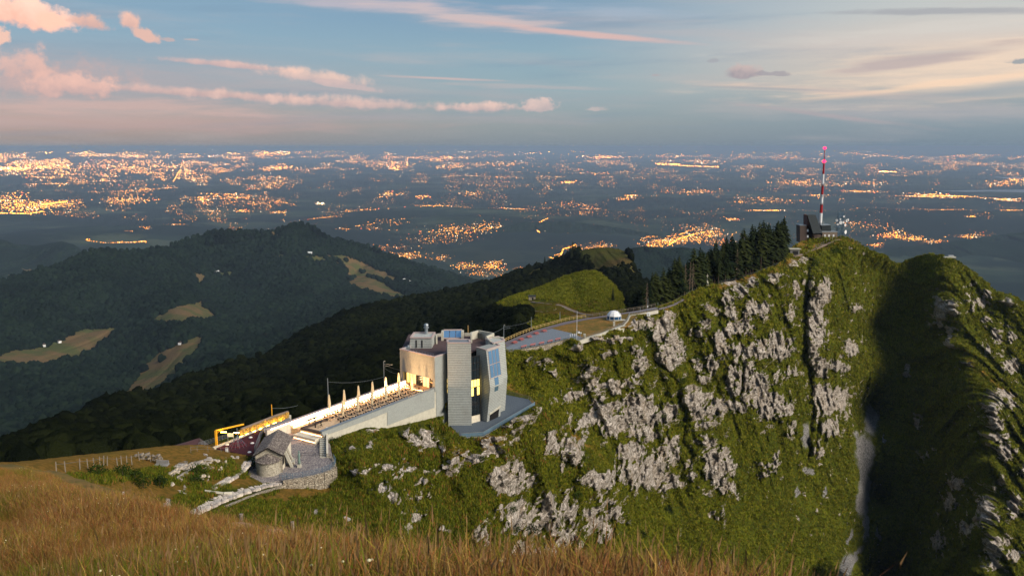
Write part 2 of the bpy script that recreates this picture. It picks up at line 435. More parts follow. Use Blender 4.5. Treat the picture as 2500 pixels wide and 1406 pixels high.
# ------------------------------------------------------------------ the near ridge: lawn, saddle, cliffs, summit
ZP, ZQ, ZD = -70.0, -64.9, -73.0      # levels: plateau behind, chapel square, viewing deck
def Yz(px, py, z):
    dx, dy, dz = dirs(px, py); return float(z * dy / dz)
cr = [(-420, 1160, 95), (-100, 1142, 100), (60, 1138, 110), (220, 1118, 128), (330, 1105, 150), (420, 1094, 160), (500, 1091, 170), (520, 1092, Yz(520, 1092, -64.6)),
      (560, 1075, Yz(560, 1075, -64.6)), (600, 1058, Yz(600, 1058, -64.6)), (650, 1036, Yz(650, 1036, -64.6)), (700, 1014, Yz(700, 1014, -64.6)), (712, 1030, 190), (850, 990, 203), (975, 948, 222), (1100, 900, 240), (1235, 838, Yz(1235, 838, ZP)),
      (1300, 809, Yz(1300, 809, ZP)), (1380, 786, Yz(1380, 786, ZP)), (1430, 776, Yz(1430, 776, ZP)), (1500, 768, Yz(1500, 768, ZP)), (1560, 757, Yz(1560, 757, ZP)),
      (1600, 750, Yz(1600, 750, ZP)), (1640, 737, 388), (1690, 712, 415), (1725, 697, 437), (1790, 686, 460), (1850, 664, 480), (1900, 645, 498), (1925, 610, 560), (1958, 588, 600),
      (2000, 578, 606), (2060, 577, 606), (2090, 590, 612), (2130, 612, 630), (2160, 622, 662), (2185, 641, 688), (2200, 643, 692), (2230, 629, 690),
      (2260, 621, 684), (2290, 621, 676), (2320, 629, 668), (2360, 650, 680), (2400, 684, 678), (2430, 714, 672), (2465, 716, 662), (2500, 742, 655), (2560, 790, 650), (2700, 860, 640), (2950, 950, 630)]
ctrl = list(cr)
ctrl += [(0, 1250, 85), (-400, 1400, 50), (0, 1400, 60), (200, 1200, 110), (300, 1180, 122), (400, 1400, 90), (430, 1150, 146), (430, 1220, 128), (520, 1120, 158), (520, 1180, 146), (450, 1265, 120),
         (560, 1200, 143), (600, 1150, 158), (650, 1174, 159.5), (700, 1190, 160), (760, 1189, 162.5), (640, 1230, 140), (800, 1188, 164.5), (800, 1205, 161), (826, 1165, 167), (832, 1130, 171), (700, 1260, 138), (800, 1400, 120), (1000, 1400, 145),
         (800, 1082, 183), (806, 1100, 178), (830, 1076, 185.5), (830, 1105, 176), (900, 1056, 193), (900, 1070, 189), (945, 1050, 198.5), (1000, 1036, 206), (1060, 1022, 214), (1060, 1034, 211), (1100, 1030, 213), (1125, 1072, 207), (1180, 1068, 207), (1250, 1030, 218), (1308, 992, 234),
         (900, 1100, 178), (900, 1180, 164), (900, 1260, 150), (1000, 1110, 190), (1050, 1180, 186), (1050, 1260, 174), (1050, 1340, 164), (1200, 1110, 203), (1200, 1190, 199), (1200, 1280, 190), (1200, 1400, 184),
         (1320, 1040, 234), (1350, 1120, 236), (1350, 1200, 229), (1350, 1300, 222), (1350, 1400, 214), (1250, 862, 287), (1260, 920, 280), (1290, 955, 274), (1340, 960, 276), (1400, 1060, 264), (1450, 1130, 262), (1470, 1200, 258),
         (1300, 855, 296), (1400, 840, 305), (1400, 900, 300), (1400, 970, 292), (1500, 812, 326), (1500, 880, 320), (1500, 960, 310), (1500, 1050, 298), (1530, 1150, 290), (1500, 1280, 270), (1500, 1400, 255),
         (1560, 785, 352), (1600, 800, 365), (1600, 900, 350), (1600, 1050, 332), (1600, 1200, 318), (1600, 1400, 290), (1700, 740, 412), (1750, 710, 430), (1750, 800, 410), (1750, 950, 388), (1750, 1100, 366), (1750, 1250, 350), (1750, 1400, 322),
         (1850, 740, 455), (1900, 700, 480), (1900, 800, 464), (1900, 950, 440), (1900, 1100, 418), (1900, 1250, 395), (1900, 1400, 362), (1962, 640, 545), (1962, 750, 515), (1962, 900, 485), (1990, 1050, 462), (1985, 1200, 440), (1985, 1400, 398),
         (2005, 700, 525), (2005, 850, 492), (2080, 620, 604), (2085, 750, 590), (2085, 900, 566), (2085, 1050, 536), (2100, 1200, 492), (2100, 1400, 448),
         (2130, 650, 668), (2140, 720, 680), (2135, 800, 684), (2130, 1000, 662), (2130, 1200, 622), (2110, 1400, 545), (2170, 680, 692), (2175, 800, 676), (2170, 1000, 640), (2170, 1200, 596), (2250, 660, 684), (2250, 780, 662), (2250, 920, 622), (2270, 1050, 580), (2280, 1200, 538), (2260, 1400, 478),
         (2318, 665, 652), (2332, 760, 612), (2345, 830, 596), (2378, 900, 562), (2430, 1000, 505), (2410, 1130, 468), (2392, 1280, 430), (2395, 1400, 402),
         (2400, 760, 650), (2450, 850, 612), (2500, 820, 640), (2500, 930, 590), (2520, 1050, 520), (2500, 1200, 462), (2500, 1400, 408), (2700, 1000, 560), (2700, 1400, 430), (2950, 1100, 560), (2950, 1400, 460),
         (1700, 1560, 295), (400, 1560, 75), (1000, 1560, 135), (2300, 1560, 440), (2900, 1560, 420), (-400, 1560, 40)]
YF = rbf(ctrl, 14.0)
crx = np.array([c[0] for c in cr], float); cry = np.array([c[1] for c in cr], float)
def crest_y(px): return np.interp(px, crx, cry)
crY = lambda px: np.interp(px, crx, np.array([c[2] for c in cr], float))

PLAT = [(1228, 836), (1300, 806), (1380, 783), (1430, 773), (1500, 765), (1560, 754), (1600, 748), (1606, 756), (1560, 767), (1530, 795), (1500, 803), (1460, 818), (1412, 832), (1395, 828), (1330, 843), (1240, 860)]
SQ = [(585, 1085), (690, 1046), (795, 1040), (806, 1075), (822, 1125), (818, 1142), (790, 1156), (740, 1166), (700, 1172), (640, 1178), (604, 1160), (608, 1125), (600, 1104), (560, 1094)]
DK = [(1085, 1012), (1080, 1030), (1120, 1070), (1181, 1066), (1307, 988), (1296, 968), (1240, 955), (1090, 990)]
PG = [(522, 1095), (520, 1090), (560, 1073), (600, 1056), (650, 1034), (706, 1010), (716, 1060), (640, 1088), (612, 1113), (600, 1110), (560, 1104)]
TRR = [(702, 1034), (706, 1020), (975, 915), (1061, 930), (1086, 990), (1086, 1012), (1000, 1033), (946, 1044), (905, 1038), (800, 1074), (785, 1070), (720, 1050)]
FLAT = [(PG, ZQ - 0.1), (TRR, -77.0), (PLAT, ZP - 0.35), (SQ, ZQ - 0.3), (DK, ZD - 0.5)]

rocks = """1405 847 18 14;1518 822 30 7;1475 826 28 4;1558 885 14 42;1500 940 55 11;1400 965 36 9 25;1450 1015 50 15 20;1500 1030 35 22;1560 1000 40 35;1570 1055 45 14;1550 1107 30 20;1575 1155 50 30;1455 1170 35 18;1355 1075 18 16;1370 1130 14 22;1400 1097 24 26;
1230 1162 32 30;1283 1152 13 22;1272 1262 35 34;1337 1250 28 45;1388 1243 10 40;1440 1268 22 18;1495 1255 16 12;1475 1295 14 18;1480 1222 20 10;1383 1312 20 20;1300 1345 52 16 15;1635 1385 12 14;1630 845 22 38;1625 885 25 20;1690 970 20 35;1640 1098 12 30;1690 1155 12 20;1610 1140 20 15;1550 782 14 18;1578 790 18 16;1612 792 20 14;1625 822 22 22;
1618 795 22 25;1779 690 42 9;1806 706 18 10;1833 685 16 12;1887 678 14 16;1773 723 10 15;1737 759 18 10;1720 747 12 10;1785 759 10 14;1848 753 25 18;1818 789 13 25;1791 801 20 12;1720 790 12 12;1704 816 14 10;1761 828 14 20;1809 855 20 20;1851 855 20 18;1899 843 35 27;1758 855 12 16;1636 855 24 14;1630 880 25 15;1663 850 12 20;1821 923 15 40;1854 938 20 28;1779 938 10 20;1695 977 25 22;1767 990 40 12;1869 975 40 18;
1988 747 14 20;1991 783 17 22;1991 819 17 25;1986 850 12 20;2012 708 13 32;1977 690 9 14;1931 643 12 7;1961 634 12 7;1997 880 20 10;2006 902 15 15;2048 893 20 9;2078 849 14 12;2096 753 13 5;2003 960 25 20;2048 962 20 14;2033 985 30 14;1929 908 11 11;1899 915 8 12;1704 970 25 22;1717 1008 28 30;1632 1008 18 22;1827 957 30 14;1800 990 35 10;1882 1002 35 20;1921 1000 12 15;
1749 1131 27 45;1782 1145 14 15;1616 1131 18 45;1639 1096 9 28;1632 1174 25 9;1694 1158 8 20;1726 1076 9 14;1782 1190 14 12;1934 1047 8 15;1869 1154 20 5;1898 1131 7 14;1872 1135 22 5;1998 1100 12 12;2028 1040 17 20;2012 992 20 18;2064 1015 8 15;1759 1251 8 14;2297 754 13 25;2291 788 6 10;2316 817 9 20;2325 748 11 18;2372 735 8 18;2391 738 8 12;2410 716 8 8;2457 735 14 10;2404 779 11 6;2466 820 10 15;2429 820 12 20;2466 892 16 18;2407 857 8 10;2438 964 36 12;2438 985 36 11;
2363 889 10 5;2072 848 8 14;2084 858 12 8;2213 901 5 10 -20;2430 1017 15 20;2437 1039 18 8;2440 1176 8 15;2475 1230 14 26;2408 1252 24 34;2430 1340 20 35;2472 1356 14 14;2452 1103 12 20;2494 1150 8 15;2430 1068 20 10;2240 1030 7 12;2260 1110 8 7;2330 1180 16 14;2320 1230 12 20;2360 1290 14 12;2290 1320 12 16;
886 1079 17 6 20;808 1085 13 12;1027 1044 16 14;1052 1044 10 10;1043 1070 48 11;1011 1079 15 6;1155 1113 42 11 15;1190 1088 20 14;1093 1091 8 16;999 1148 34 7 20;1055 1138 40 8 10;1099 1138 10 18;896 1138 18 6;949 1138 18 7;924 1182 25 14;965 1204 18 13;896 1267 8 12;996 1282 16 8;1027 1238 12 5 20;1077 1279 16 10;1171 1320 12 30 -15;1030 1192 24 5 30;893 1054 15 5;1268 1032 30 8 15;1309 1001 12 7;1240 1080 20 10;1200 1060 20 6;
441 1147 36 11 25;437 1172 26 6 28;494 1129 15 8 10;523 1120 14 9;507 1143 12 14;493 1164 23 7 20;542 1140 17 6 50;574 1116 8 5;407 1235 10 11;388 1252 14 6 10;411 1259 12 6;443 1203 5 12;770 1240 12 5 50;840 1268 10 8;1330 880 14 8 20;1290 870 16 7 20;1350 905 14 10;1460 985 30 8 20;1440 905 14 12;1480 865 10 8;1700 890 12 16;1720 920 14 10;1740 890 8 20;1790 900 12 12;1930 760 10 20;1925 840 9 16;1940 700 7 16"""
RK = []
for s in rocks.replace('\n', '').split(';'):
    v = [float(x) for x in s.split()]
    RK.append((v + [0.0])[:5])
screes = [(2125, 1025, 16, 32, 0), (2112, 1112, 18, 50, 5), (2109, 1177, 13, 42, 0), (2106, 1225, 14, 34, 0), (2113, 1285, 6, 34, 0), (1966, 1062, 10, 26, 0), (2067, 1380, 15, 30, -25), (2083, 1370, 6, 40, -30),
          (1975, 1150, 12, 8, -20), (1946, 1200, 5, 14, -30), (2012, 1200, 5, 14, -20), (2090, 1060, 6, 12, 20), (2155, 1070, 3, 6, 0), (2140, 1300, 4, 14, 10), (2075, 1310, 5, 18, -20)]
drys = [(200, 1135, 420, 22, 4), (470, 1100, 190, 13, 0), (1420, 795, 110, 22, 6), (1640, 742, 60, 9, 20), (1740, 700, 50, 6, 8), (1830, 676, 60, 7, 16), (1900, 648, 40, 8, 25), (1960, 605, 60, 14, 15), (2060, 584, 40, 6, 0), (2290, 624, 60, 5, 0),
        (2430, 930, 60, 5, -38), (2350, 860, 30, 5, -55), (1280, 990, 30, 5, 10), (1420, 1075, 60, 4, -38), (560, 1175, 60, 10, 0), (720, 1205, 90, 12, 8), (300, 1200, 160, 20, 0), (1165, 1085, 90, 14, 10), (1240, 940, 40, 5, -30)]
def blob(px, py, L):
    L = [(x, y, rx * 1.12 + 1, ry * 1.12 + 1, r) for (x, y, rx, ry, r) in L]
    m = np.zeros(px.shape, np.float32)
    for (x, y, rx, ry, rot) in L:
        k = (np.abs(px - x) < 1.6 * max(rx, ry)) & (np.abs(py - y) < 1.6 * max(rx, ry))
        if not k.any(): continue
        a = math.radians(rot); ca, sa = math.cos(a), math.sin(a)
        dx = px[k] - x; dy = -(py[k] - y)
        u = (dx * ca + dy * sa) / rx; v = (-dx * sa + dy * ca) / ry
        m[k] = np.maximum(m[k], np.clip(1.45 - np.sqrt(u * u + v * v), 0, 1))
    return m

ST = 2.1
xs = np.arange(-60, 2570, ST)
NR = 395
tt = np.linspace(0, 1, NR)
cy_ = crest_y(xs) + fbm(xs / 14.0, 0 * xs, oct=4, seed=5) * np.interp(xs, [0, 560, 600, 1640, 1700, 2950], [1.5, 1.2, 0.2, 0.4, 2.4, 5.5])
bot = 1440.0
PX = np.broadcast_to(xs, (NR, len(xs))).copy()
PY = cy_[None, :] + (bot - cy_[None, :]) * (tt ** 1.08)[:, None]
Y0 = YF(PX, PY)
# jitter the mask coordinates so that outlines are ragged
jx = fbm(PX / 22, PY / 22, oct=5, seed=11, gain=.6) * 20; jy = fbm(PX / 22, PY / 22, oct=5, seed=21, gain=.6) * 15
_w = worldpts(PX, PY, Y0); _wx = _w[..., 0] + _w[..., 1] * 0.35; _wz = _w[..., 2]
fct, fa, fb = facets(_wx / 2.4 + fbm(_wx / 7, _wz / 7, oct=2, seed=3) * .4, _wz / 3.4 + _wx / 30.0, 61)
fcw, faw, fbw = facets(_wx / 4.6 + fbm(_wx / 7, _wz / 7, oct=2, seed=3) * .4, _wz / 1.9 + _wx / 26.0, 161)
_mw = (fbm(_wx / 14.0, _wz / 14.0, oct=2, seed=15) + np.interp(PX, [1300, 1750, 2050, 2300], [.7, -.1, -.4, .1])) > 0
fct, fa, fb = np.where(_mw, fcw, fct), np.where(_mw, faw, fa), np.where(_mw, fbw, fb)
fct2, fa2, fb2 = facets(_wx / 6.6, _wz / 4.2, 71)
pxm = 300.0 / np.maximum(Y0, 150)
RM = blob(PX + (fa - .5) * 16 * pxm + (fa2 - .5) * 22 * pxm + jx * .3, PY + (fb - .5) * 14 * pxm + (fb2 - .5) * 18 * pxm + jy * .3, RK)
SM = blob(PX + jx * .6, PY + jy * .6, screes)
DM = np.clip(blob(PX + jx, PY + jy, drys) * 1.2, 0, 1)
wp = worldpts(PX, PY, Y0)
wx = wp[..., 0] + wp[..., 1] * 0.35; wz = wp[..., 2] * 1.0
flatmask = np.zeros(PX.shape, np.float32)
for poly, zf in FLAT:
    k = inpoly(PX, PY, poly)
    flatmask[k] = 1
d_out = np.clip((PY - cy_[None, :]) / 18.0, 0, 1)
cliffz = sstep(PX, 700, 900) * d_out * (1 - flatmask)        # how rugged
leftz = (1 - sstep(PX, 700, 900)) * d_out * (1 - flatmask)
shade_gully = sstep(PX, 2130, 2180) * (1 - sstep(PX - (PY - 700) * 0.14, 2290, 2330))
sc = Y0 / 300.0
# broad spurs and gullies, running down the slope (long in z)
spur = fbm(wx / 17.0 + wz / 55.0, wz / 46.0, oct=4, seed=31, ridged=True)
spur2 = fbm(wx / 6.5 + wz / 40.0, wz / 16.0, oct=4, seed=41, ridged=True)
low_green = sstep(PY, 1150, 1230) * sstep(PX, 1640, 1740) * (1 - sstep(PX, 2200, 2300))
amp = (1 - .75 * low_green) * np.interp(PX, [700, 1000, 1300, 1700, 2100, 2200, 2300, 2500], [0.5, 0.8, 1.0, 1.5, 1.3, 0.7, 1.9, 2.4])
H = -(spur * 5.2 + spur2 * 1.9) * amp * cliffz
# ledges: turf shelves broken by short rock risers
led = wz / 6.4 + wx / 60.0 + fbm(wx / 16.0, wz / 34.0, oct=4, seed=51) * 1.1
saw = led - np.floor(led)
rise = 0.42
prof = np.where(saw < rise, saw / rise, 1 - (saw - rise) / (1 - rise))
R2 = blob(PX + jx * 1.2, PY + jy * 1.2, [(x, y, rx * 1.6 + 6, ry * 1.6 + 6, r) for (x, y, rx, ry, r) in RK])
zone = sstep(R2, 0.05, 0.6)
H += (0.5 - prof) * np.interp(zone, [0, 1], [1.0, 3.4]) * cliffz
led2 = wz / 2.1 + wx / 40.0 + fbm(wx / 6.0, wz / 9.0, oct=3, seed=57) * 1.2
saw2 = led2 - np.floor(led2)
prof2 = np.where(saw2 < .4, saw2 / .4, 1 - (saw2 - .4) / .6)
H += (0.5 - prof2) * np.interp(zone, [0, 1], [0.25, 0.9]) * cliffz
riser = sstep(saw, 0.02, 0.12) * (1 - sstep(saw, rise - .06, rise + .06))
patch = fbm(wx / 9.0 + 40, wz / 7.0, oct=4, seed=66)
# rock blocks stand proud, split by joints
f1, f2, rid = cells(wx / 2.3 + fbm(wx / 5, wz / 5, oct=2, seed=3), wz / 2.9 + wx / 30.0, 61)
g1, g2, rid2 = cells(wx / 6.0, wz / 5.2, 71)
rm = sstep(RM, 0.18, 0.5)
joint = 1 - np.clip((f2 - f1) / 0.16, 0, 1)
joint2 = 1 - np.clip((g2 - g1) / 0.10, 0, 1)
H += rm * (-0.7 - 1.6 * fa - 1.6 * fa2 + fct * 1.5 + fct2 * 2.2 + 0.3 * joint + 0.5 * joint2 + fbm(wx / 1.1, wz / .7, oct=3, seed=8) * 0.45) * np.clip(cliffz + 0.55 * leftz, 0, 1) * np.clip(sc, 0.5, 1.4)
# turf tussocks
H += (1 - rm) * fbm(wx / 2.2, wz / 2.2 + wp[..., 1] / 3, oct=4, seed=81, gain=0.6) * 0.85 * np.clip(cliffz + 0.8 * leftz, 0, 1)
# dark clefts
for (pts, wdt, dep) in [([(1975, 640), (1966, 760), (1966, 870), (1978, 950), (1980, 1020), (1975, 1120)], 7, 16), ([(1998, 985), (1995, 1060), (1990, 1110)], 4, 8), ([(1812, 870), (1811, 940), (1806, 975)], 4, 7), ([(1672, 1000), (1668, 1080), (1690, 1110)], 6, 6),
                        ([(1600, 880), (1655, 940), (1664, 1030)], 6, 6), ([(2373, 700), (2368, 760), (2382, 800)], 5, 6), ([(2456, 740), (2452, 800), (2462, 860)], 6, 7), ([(1755, 770), (1757, 790)], 4, 6), ([(1914, 780), (1918, 850)], 4, 4), ([(2385, 1060), (2420, 1130), (2440, 1200)], 5, 7)]:
    yy = np.array([p[1] for p in pts], float); xx = np.array([p[0] for p in pts], float)
    cxl = np.interp(PY, yy, xx) + fbm(PY / 25, 0 * PY, oct=3, seed=9) * 7
    e = np.exp(-((PX - cxl) / wdt) ** 2) * sstep(PY, yy[0] - 25, yy[0] + 15) * (1 - sstep(PY, yy[-1] - 15, yy[-1] + 30))
    H += e * dep; RM = RM * (1 - 0.8 * e)
Yt = Y0 + H
# flat places
for poly, zf in FLAT:
    k = inpoly(PX, PY, poly)
    dx, dy, dz = dirs(PX, PY)
    Yt = np.where(k, zf * dy / dz, Yt)
# keep ground under the deck/terrace from poking through: nothing nearer than the slabs
GY = Yt
V = worldpts(PX, PY, Yt)
# far side behind the crest
back = []
for (dy_, dz_) in ((260, -190), (120, -88), (60, -42), (30, -17), (12, -4.5), (4, -0.9)):
    b_ = V[0].copy(); k = 1 + dy_ / b_[:, 1]
    b_[:, 0] = b_[:, 0] * k - dy_ * 0.25; b_[:, 1] += dy_; b_[:, 2] += dz_
    back.append(b_[None])
front = V[-1:].copy(); front[..., 2] -= 60; 
VV = np.concatenate(back + [V, front], 0)
def padr(a): return np.concatenate([np.repeat(a[:1], 6, 0), a, a[-1:]], 0)
RMx = np.maximum(RM * np.clip(1.0 + patch * .5, .7, 1.3), riser * zone * np.clip(0.45 + patch * 1.3 + (fa - .5) * .7, 0, 1) * cliffz)
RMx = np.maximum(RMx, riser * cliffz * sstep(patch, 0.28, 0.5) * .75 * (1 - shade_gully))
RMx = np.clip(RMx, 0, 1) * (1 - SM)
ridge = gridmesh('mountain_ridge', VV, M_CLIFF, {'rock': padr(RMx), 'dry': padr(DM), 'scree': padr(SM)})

def T(px, py, lift=0.0):
    """point on the near ridge seen at this direction"""
    i = min(max((px - xs[0]) / ST, 0), len(xs) - 2); i0 = int(i)
    col = PY[:, i0]; j = int(np.clip(np.searchsorted(col, py), 0, NR - 1))
    y = float(GY[j, i0]); p = P(px, max(py, float(col[0])), Y=y); p.z += lift
    return p

# ------------------------------------------------------------------ generic hill sheets farther off
def hill(name, crest, foot, m, nx=420, nr=120, x0=None, x1=None, namp=0.02, nscale=0.08, meadows=(), seed=0, extra=(), jit=1.2, k=60.0, backdrop=True, drop=0.5):
    pts = list(crest) + list(foot) + list(extra)
    f = rbf(pts, k)
    cxs = np.array([c[0] for c in crest], float); cys = np.array([c[1] for c in crest], float)
    fxs = np.array([c[0] for c in foot], float); fys = np.array([c[1] for c in foot], float)
    x0 = cxs[0] if x0 is None else x0; x1 = cxs[-1] if x1 is None else x1
    X = np.linspace(x0, x1, nx)
    c0 = np.interp(X, cxs, cys) + fbm(X / 9.0, 0 * X, oct=4, seed=seed + 90) * jit
    b0 = np.interp(X, fxs, fys); b0 = np.maximum(b0, c0 + 2)
    t = np.linspace(0, 1, nr)
    PXh = np.broadcast_to(X, (nr, nx)).copy(); PYh = c0[None] + (b0 - c0)[None] * (t[:, None] ** 1.1)
    Yh = f(PXh, PYh)
    w = worldpts(PXh, PYh, Yh); L = Yh.mean() * nscale
    fade = np.clip((PYh - c0[None]) / 14, 0, 1)
    n = fbm(w[..., 0] / L, w[..., 2] / L * 1.3, oct=5, seed=seed, ridged=True)
    Yh = Yh * (1 + n * namp * fade)
    Vh = worldpts(PXh, PYh, Yh)
    md = np.zeros(PXh.shape, np.float32)
    jx = fbm(PXh / 16, PYh / 10, oct=5, seed=seed + 7, gain=.65) * 10; jy = fbm(PXh / 16, PYh / 10, oct=5, seed=seed + 8, gain=.65) * 6
    for poly in meadows: md[inpoly(PXh + jx, PYh + jy, poly)] = 1
    bk = []
    if backdrop:
        yy = Vh[0, :, 1].mean()
        for a in (0.5, 0.22, 0.08, 0.02):
            b_ = Vh[0].copy(); b_[:, 0] *= 1 + a * .6; b_[:, 1] *= 1 + a; b_[:, 2] -= a * yy * drop; bk.append(b_[None])
    VVh = np.concatenate(bk + [Vh], 0); mdd = np.concatenate([np.repeat(md[:1], len(bk), 0), md], 0)
    o = gridmesh(name, VVh, m, {'meadow': mdd})
    return o, (PXh, PYh, Yh, Vh, md)

# dark wooded flank behind the near ridge
L2c = [(-300, 1240, 200), (-60, 1160, 240), (25, 1112, 300), (98, 1070, 340), (205, 1035, 420), (280, 985, 500), (384, 968, 600), (470, 928, 700), (570, 893, 800), (620, 876, 860), (703, 841, 950), (740, 816, 1000), (842, 769, 1080), (910, 748, 1130), (1005, 732, 1200),
       (1046, 724, 1220), (1148, 703, 1260), (1200, 691, 1270), (1280, 662, 1280), (1330, 649, 1260), (1380, 630, 1220), (1410, 614, 1180), (1440, 607, 1150), (1480, 604, 1120), (1510, 607, 1100), (1535, 618, 1060), (1553, 645, 1000), (1565, 690, 930), (1640, 720, 900), (1800, 760, 900)]
L2f = [(-300, 1300, 160), (0, 1180, 190), (330, 1130, 210), (560, 1110, 225), (700, 1055, 255), (975, 980, 300), (1235, 870, 360), (1400, 800, 430), (1600, 770, 480), (1800, 780, 520)]
L2e = [(300, 1060, 380), (500, 1000, 480), (700, 930, 620), (850, 850, 760), (1000, 800, 850), (900, 900, 520), (1100, 760, 900), (1230, 740, 800), (1300, 700, 950), (1450, 650, 1040), (1520, 680, 900), (1250, 800, 520)]
flank, FD = hill('wooded_flank', L2c, L2f, M_GRASSH if False else M_FOREST, nx=760, nr=240, namp=0.035, nscale=0.09, seed=3, extra=L2e, jit=1.6,
      meadows=[[(565, 900), (600, 882), (650, 862), (706, 842), (700, 852), (640, 880), (590, 898)], [(1010, 760), (1060, 748), (1030, 775)],
               [(1408, 616), (1440, 606), (1490, 603), (1520, 610), (1545, 640), (1558, 680), (1540, 668), (1518, 650), (1480, 655), (1450, 655), (1420, 630)],
               [(1230, 700), (1290, 664), (1340, 650), (1330, 664), (1270, 690)]])
# nearer grassy shoulder with the path
Gc = [(1130, 790, 640), (1180, 758, 640), (1215, 737, 640), (1250, 723, 640), (1300, 708, 650), (1340, 693, 655), (1378, 675, 660), (1420, 664, 655), (1447, 658, 650), (1462, 663, 640), (1480, 680, 620), (1502, 700, 600), (1518, 722, 580), (1522, 750, 540), (1640, 768, 500), (1760, 790, 500)]
Gf = [(1130, 880, 400), (1235, 860, 385), (1300, 822, 392), (1400, 797, 405), (1500, 785, 420), (1600, 778, 430), (1760, 800, 450)]
Ge = [(1300, 750, 520), (1300, 775, 470), (1400, 745, 520), (1370, 755, 500), (1450, 770, 440), (1480, 740, 520), (1400, 700, 600), (1250, 780, 500)]
shoulder, GD = hill('grassy_shoulder', Gc, Gf, M_GRASSH, nx=380, nr=150, namp=0.022, nscale=0.05, seed=14, extra=Ge, jit=0.5, k=25,
      meadows=[[(1212, 742), (1250, 722), (1300, 707), (1380, 674), (1447, 656), (1470, 668), (1505, 700), (1524, 740), (1560, 748), (1700, 760), (1700, 800), (1500, 790), (1400, 800), (1290, 826), (1262, 806), (1296, 772), (1292, 742), (1262, 756)]])
# wooded mountain on the left with clearings
L3c = [(-500, 760, 3300), (-200, 730, 3300), (0, 692, 3300), (60, 668, 3400), (130, 651, 3500), (200, 619, 3600), (250, 610, 3700), (330, 613, 3900), (395, 608, 4000), (440, 590, 4100), (510, 568, 4200), (540, 562, 4200), (600, 565, 4300), (650, 567, 4350), (680, 558, 4400),
       (705, 548, 4450), (730, 545, 4500), (760, 552, 4500), (800, 575, 4550), (850, 592, 4600), (900, 600, 4700), (940, 616, 4750), (1000, 640, 4800), (1050, 655, 4900), (1140, 681, 5000), (1260, 715, 5200)]
L3f = [(-500, 1300, 900), (0, 1170, 950), (200, 1120, 1000), (600, 930, 1500), (900, 800, 2300), (1100, 745, 3000), (1260, 740, 3400)]
L3e = [(500, 700, 3600), (900, 700, 3700), (850, 645, 4250), (960, 700, 3900), (300, 720, 3200), (0, 800, 2650), (200, 800, 2750), (450, 745, 2850), (600, 850, 2300), (0, 900, 2150), (200, 900, 2250), (400, 900, 2150), (300, 980, 1850), (0, 1050, 1650), (100, 1100, 1350), (600, 650, 4000), (350, 660, 3650), (700, 780, 2900)]
MD3 = [[(-40, 870), (0, 866), (40, 852), (100, 850), (120, 838), (200, 805), (290, 798), (285, 812), (240, 850), (180, 882), (90, 896), (0, 893), (-40, 893)],
       [(355, 788), (400, 760), (440, 744), (495, 736), (500, 750), (535, 776), (530, 782), (460, 790), (400, 792)],
       [(285, 975), (300, 960), (350, 895), (380, 865), (440, 840), (480, 822), (505, 828), (470, 880), (440, 920), (390, 950), (350, 975)],
       [(740, 625), (780, 622), (850, 624), (880, 640), (930, 660), (975, 682), (960, 690), (900, 675), (850, 680), (842, 650), (800, 640), (750, 635)],
       [(840, 690), (880, 674), (920, 682), (960, 705), (1000, 730), (960, 733), (900, 715), (850, 700)], [(466, 668), (490, 666), (507, 680), (490, 700), (480, 694)], [(526, 664), (560, 662), (574, 670), (545, 677), (530, 674)],
       [(650, 570), (668, 566), (684, 574), (676, 580), (656, 573)], [(0, 1108), (30, 1085), (70, 1066), (100, 1066), (60, 1095), (20, 1125), (-20, 1130)], [(655, 630), (700, 622), (745, 624), (690, 628)]]
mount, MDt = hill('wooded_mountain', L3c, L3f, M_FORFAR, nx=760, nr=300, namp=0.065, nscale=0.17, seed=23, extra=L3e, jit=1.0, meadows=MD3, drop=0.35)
# valley floor pieces and other hills
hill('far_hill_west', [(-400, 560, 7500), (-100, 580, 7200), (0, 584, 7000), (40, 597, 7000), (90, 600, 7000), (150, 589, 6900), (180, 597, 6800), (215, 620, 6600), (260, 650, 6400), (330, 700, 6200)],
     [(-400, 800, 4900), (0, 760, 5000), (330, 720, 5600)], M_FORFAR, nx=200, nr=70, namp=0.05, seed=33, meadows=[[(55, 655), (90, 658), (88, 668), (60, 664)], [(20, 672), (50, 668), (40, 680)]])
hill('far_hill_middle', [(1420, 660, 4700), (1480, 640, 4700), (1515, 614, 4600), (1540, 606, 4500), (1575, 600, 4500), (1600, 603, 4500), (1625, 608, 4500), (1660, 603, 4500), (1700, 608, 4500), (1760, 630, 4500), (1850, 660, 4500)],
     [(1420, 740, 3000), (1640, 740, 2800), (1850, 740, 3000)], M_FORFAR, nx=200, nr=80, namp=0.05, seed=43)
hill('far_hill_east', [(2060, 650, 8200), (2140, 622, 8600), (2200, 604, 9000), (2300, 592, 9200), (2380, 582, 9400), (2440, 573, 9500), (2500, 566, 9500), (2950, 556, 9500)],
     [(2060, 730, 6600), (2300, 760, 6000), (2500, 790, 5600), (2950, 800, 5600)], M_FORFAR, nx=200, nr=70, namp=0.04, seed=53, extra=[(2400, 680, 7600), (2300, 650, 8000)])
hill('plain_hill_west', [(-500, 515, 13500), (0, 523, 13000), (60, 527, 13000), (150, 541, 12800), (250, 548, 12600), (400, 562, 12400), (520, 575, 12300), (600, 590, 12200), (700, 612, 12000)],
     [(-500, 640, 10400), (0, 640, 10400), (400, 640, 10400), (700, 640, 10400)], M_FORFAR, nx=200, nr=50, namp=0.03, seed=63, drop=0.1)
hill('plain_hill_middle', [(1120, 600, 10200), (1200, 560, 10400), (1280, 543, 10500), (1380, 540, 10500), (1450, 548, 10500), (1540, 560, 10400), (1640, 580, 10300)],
     [(1120, 612, 9900), (1280, 612, 9900), (1640, 612, 9900)], M_FORFAR, nx=160, nr=30, namp=0.02, seed=73, drop=0.1)

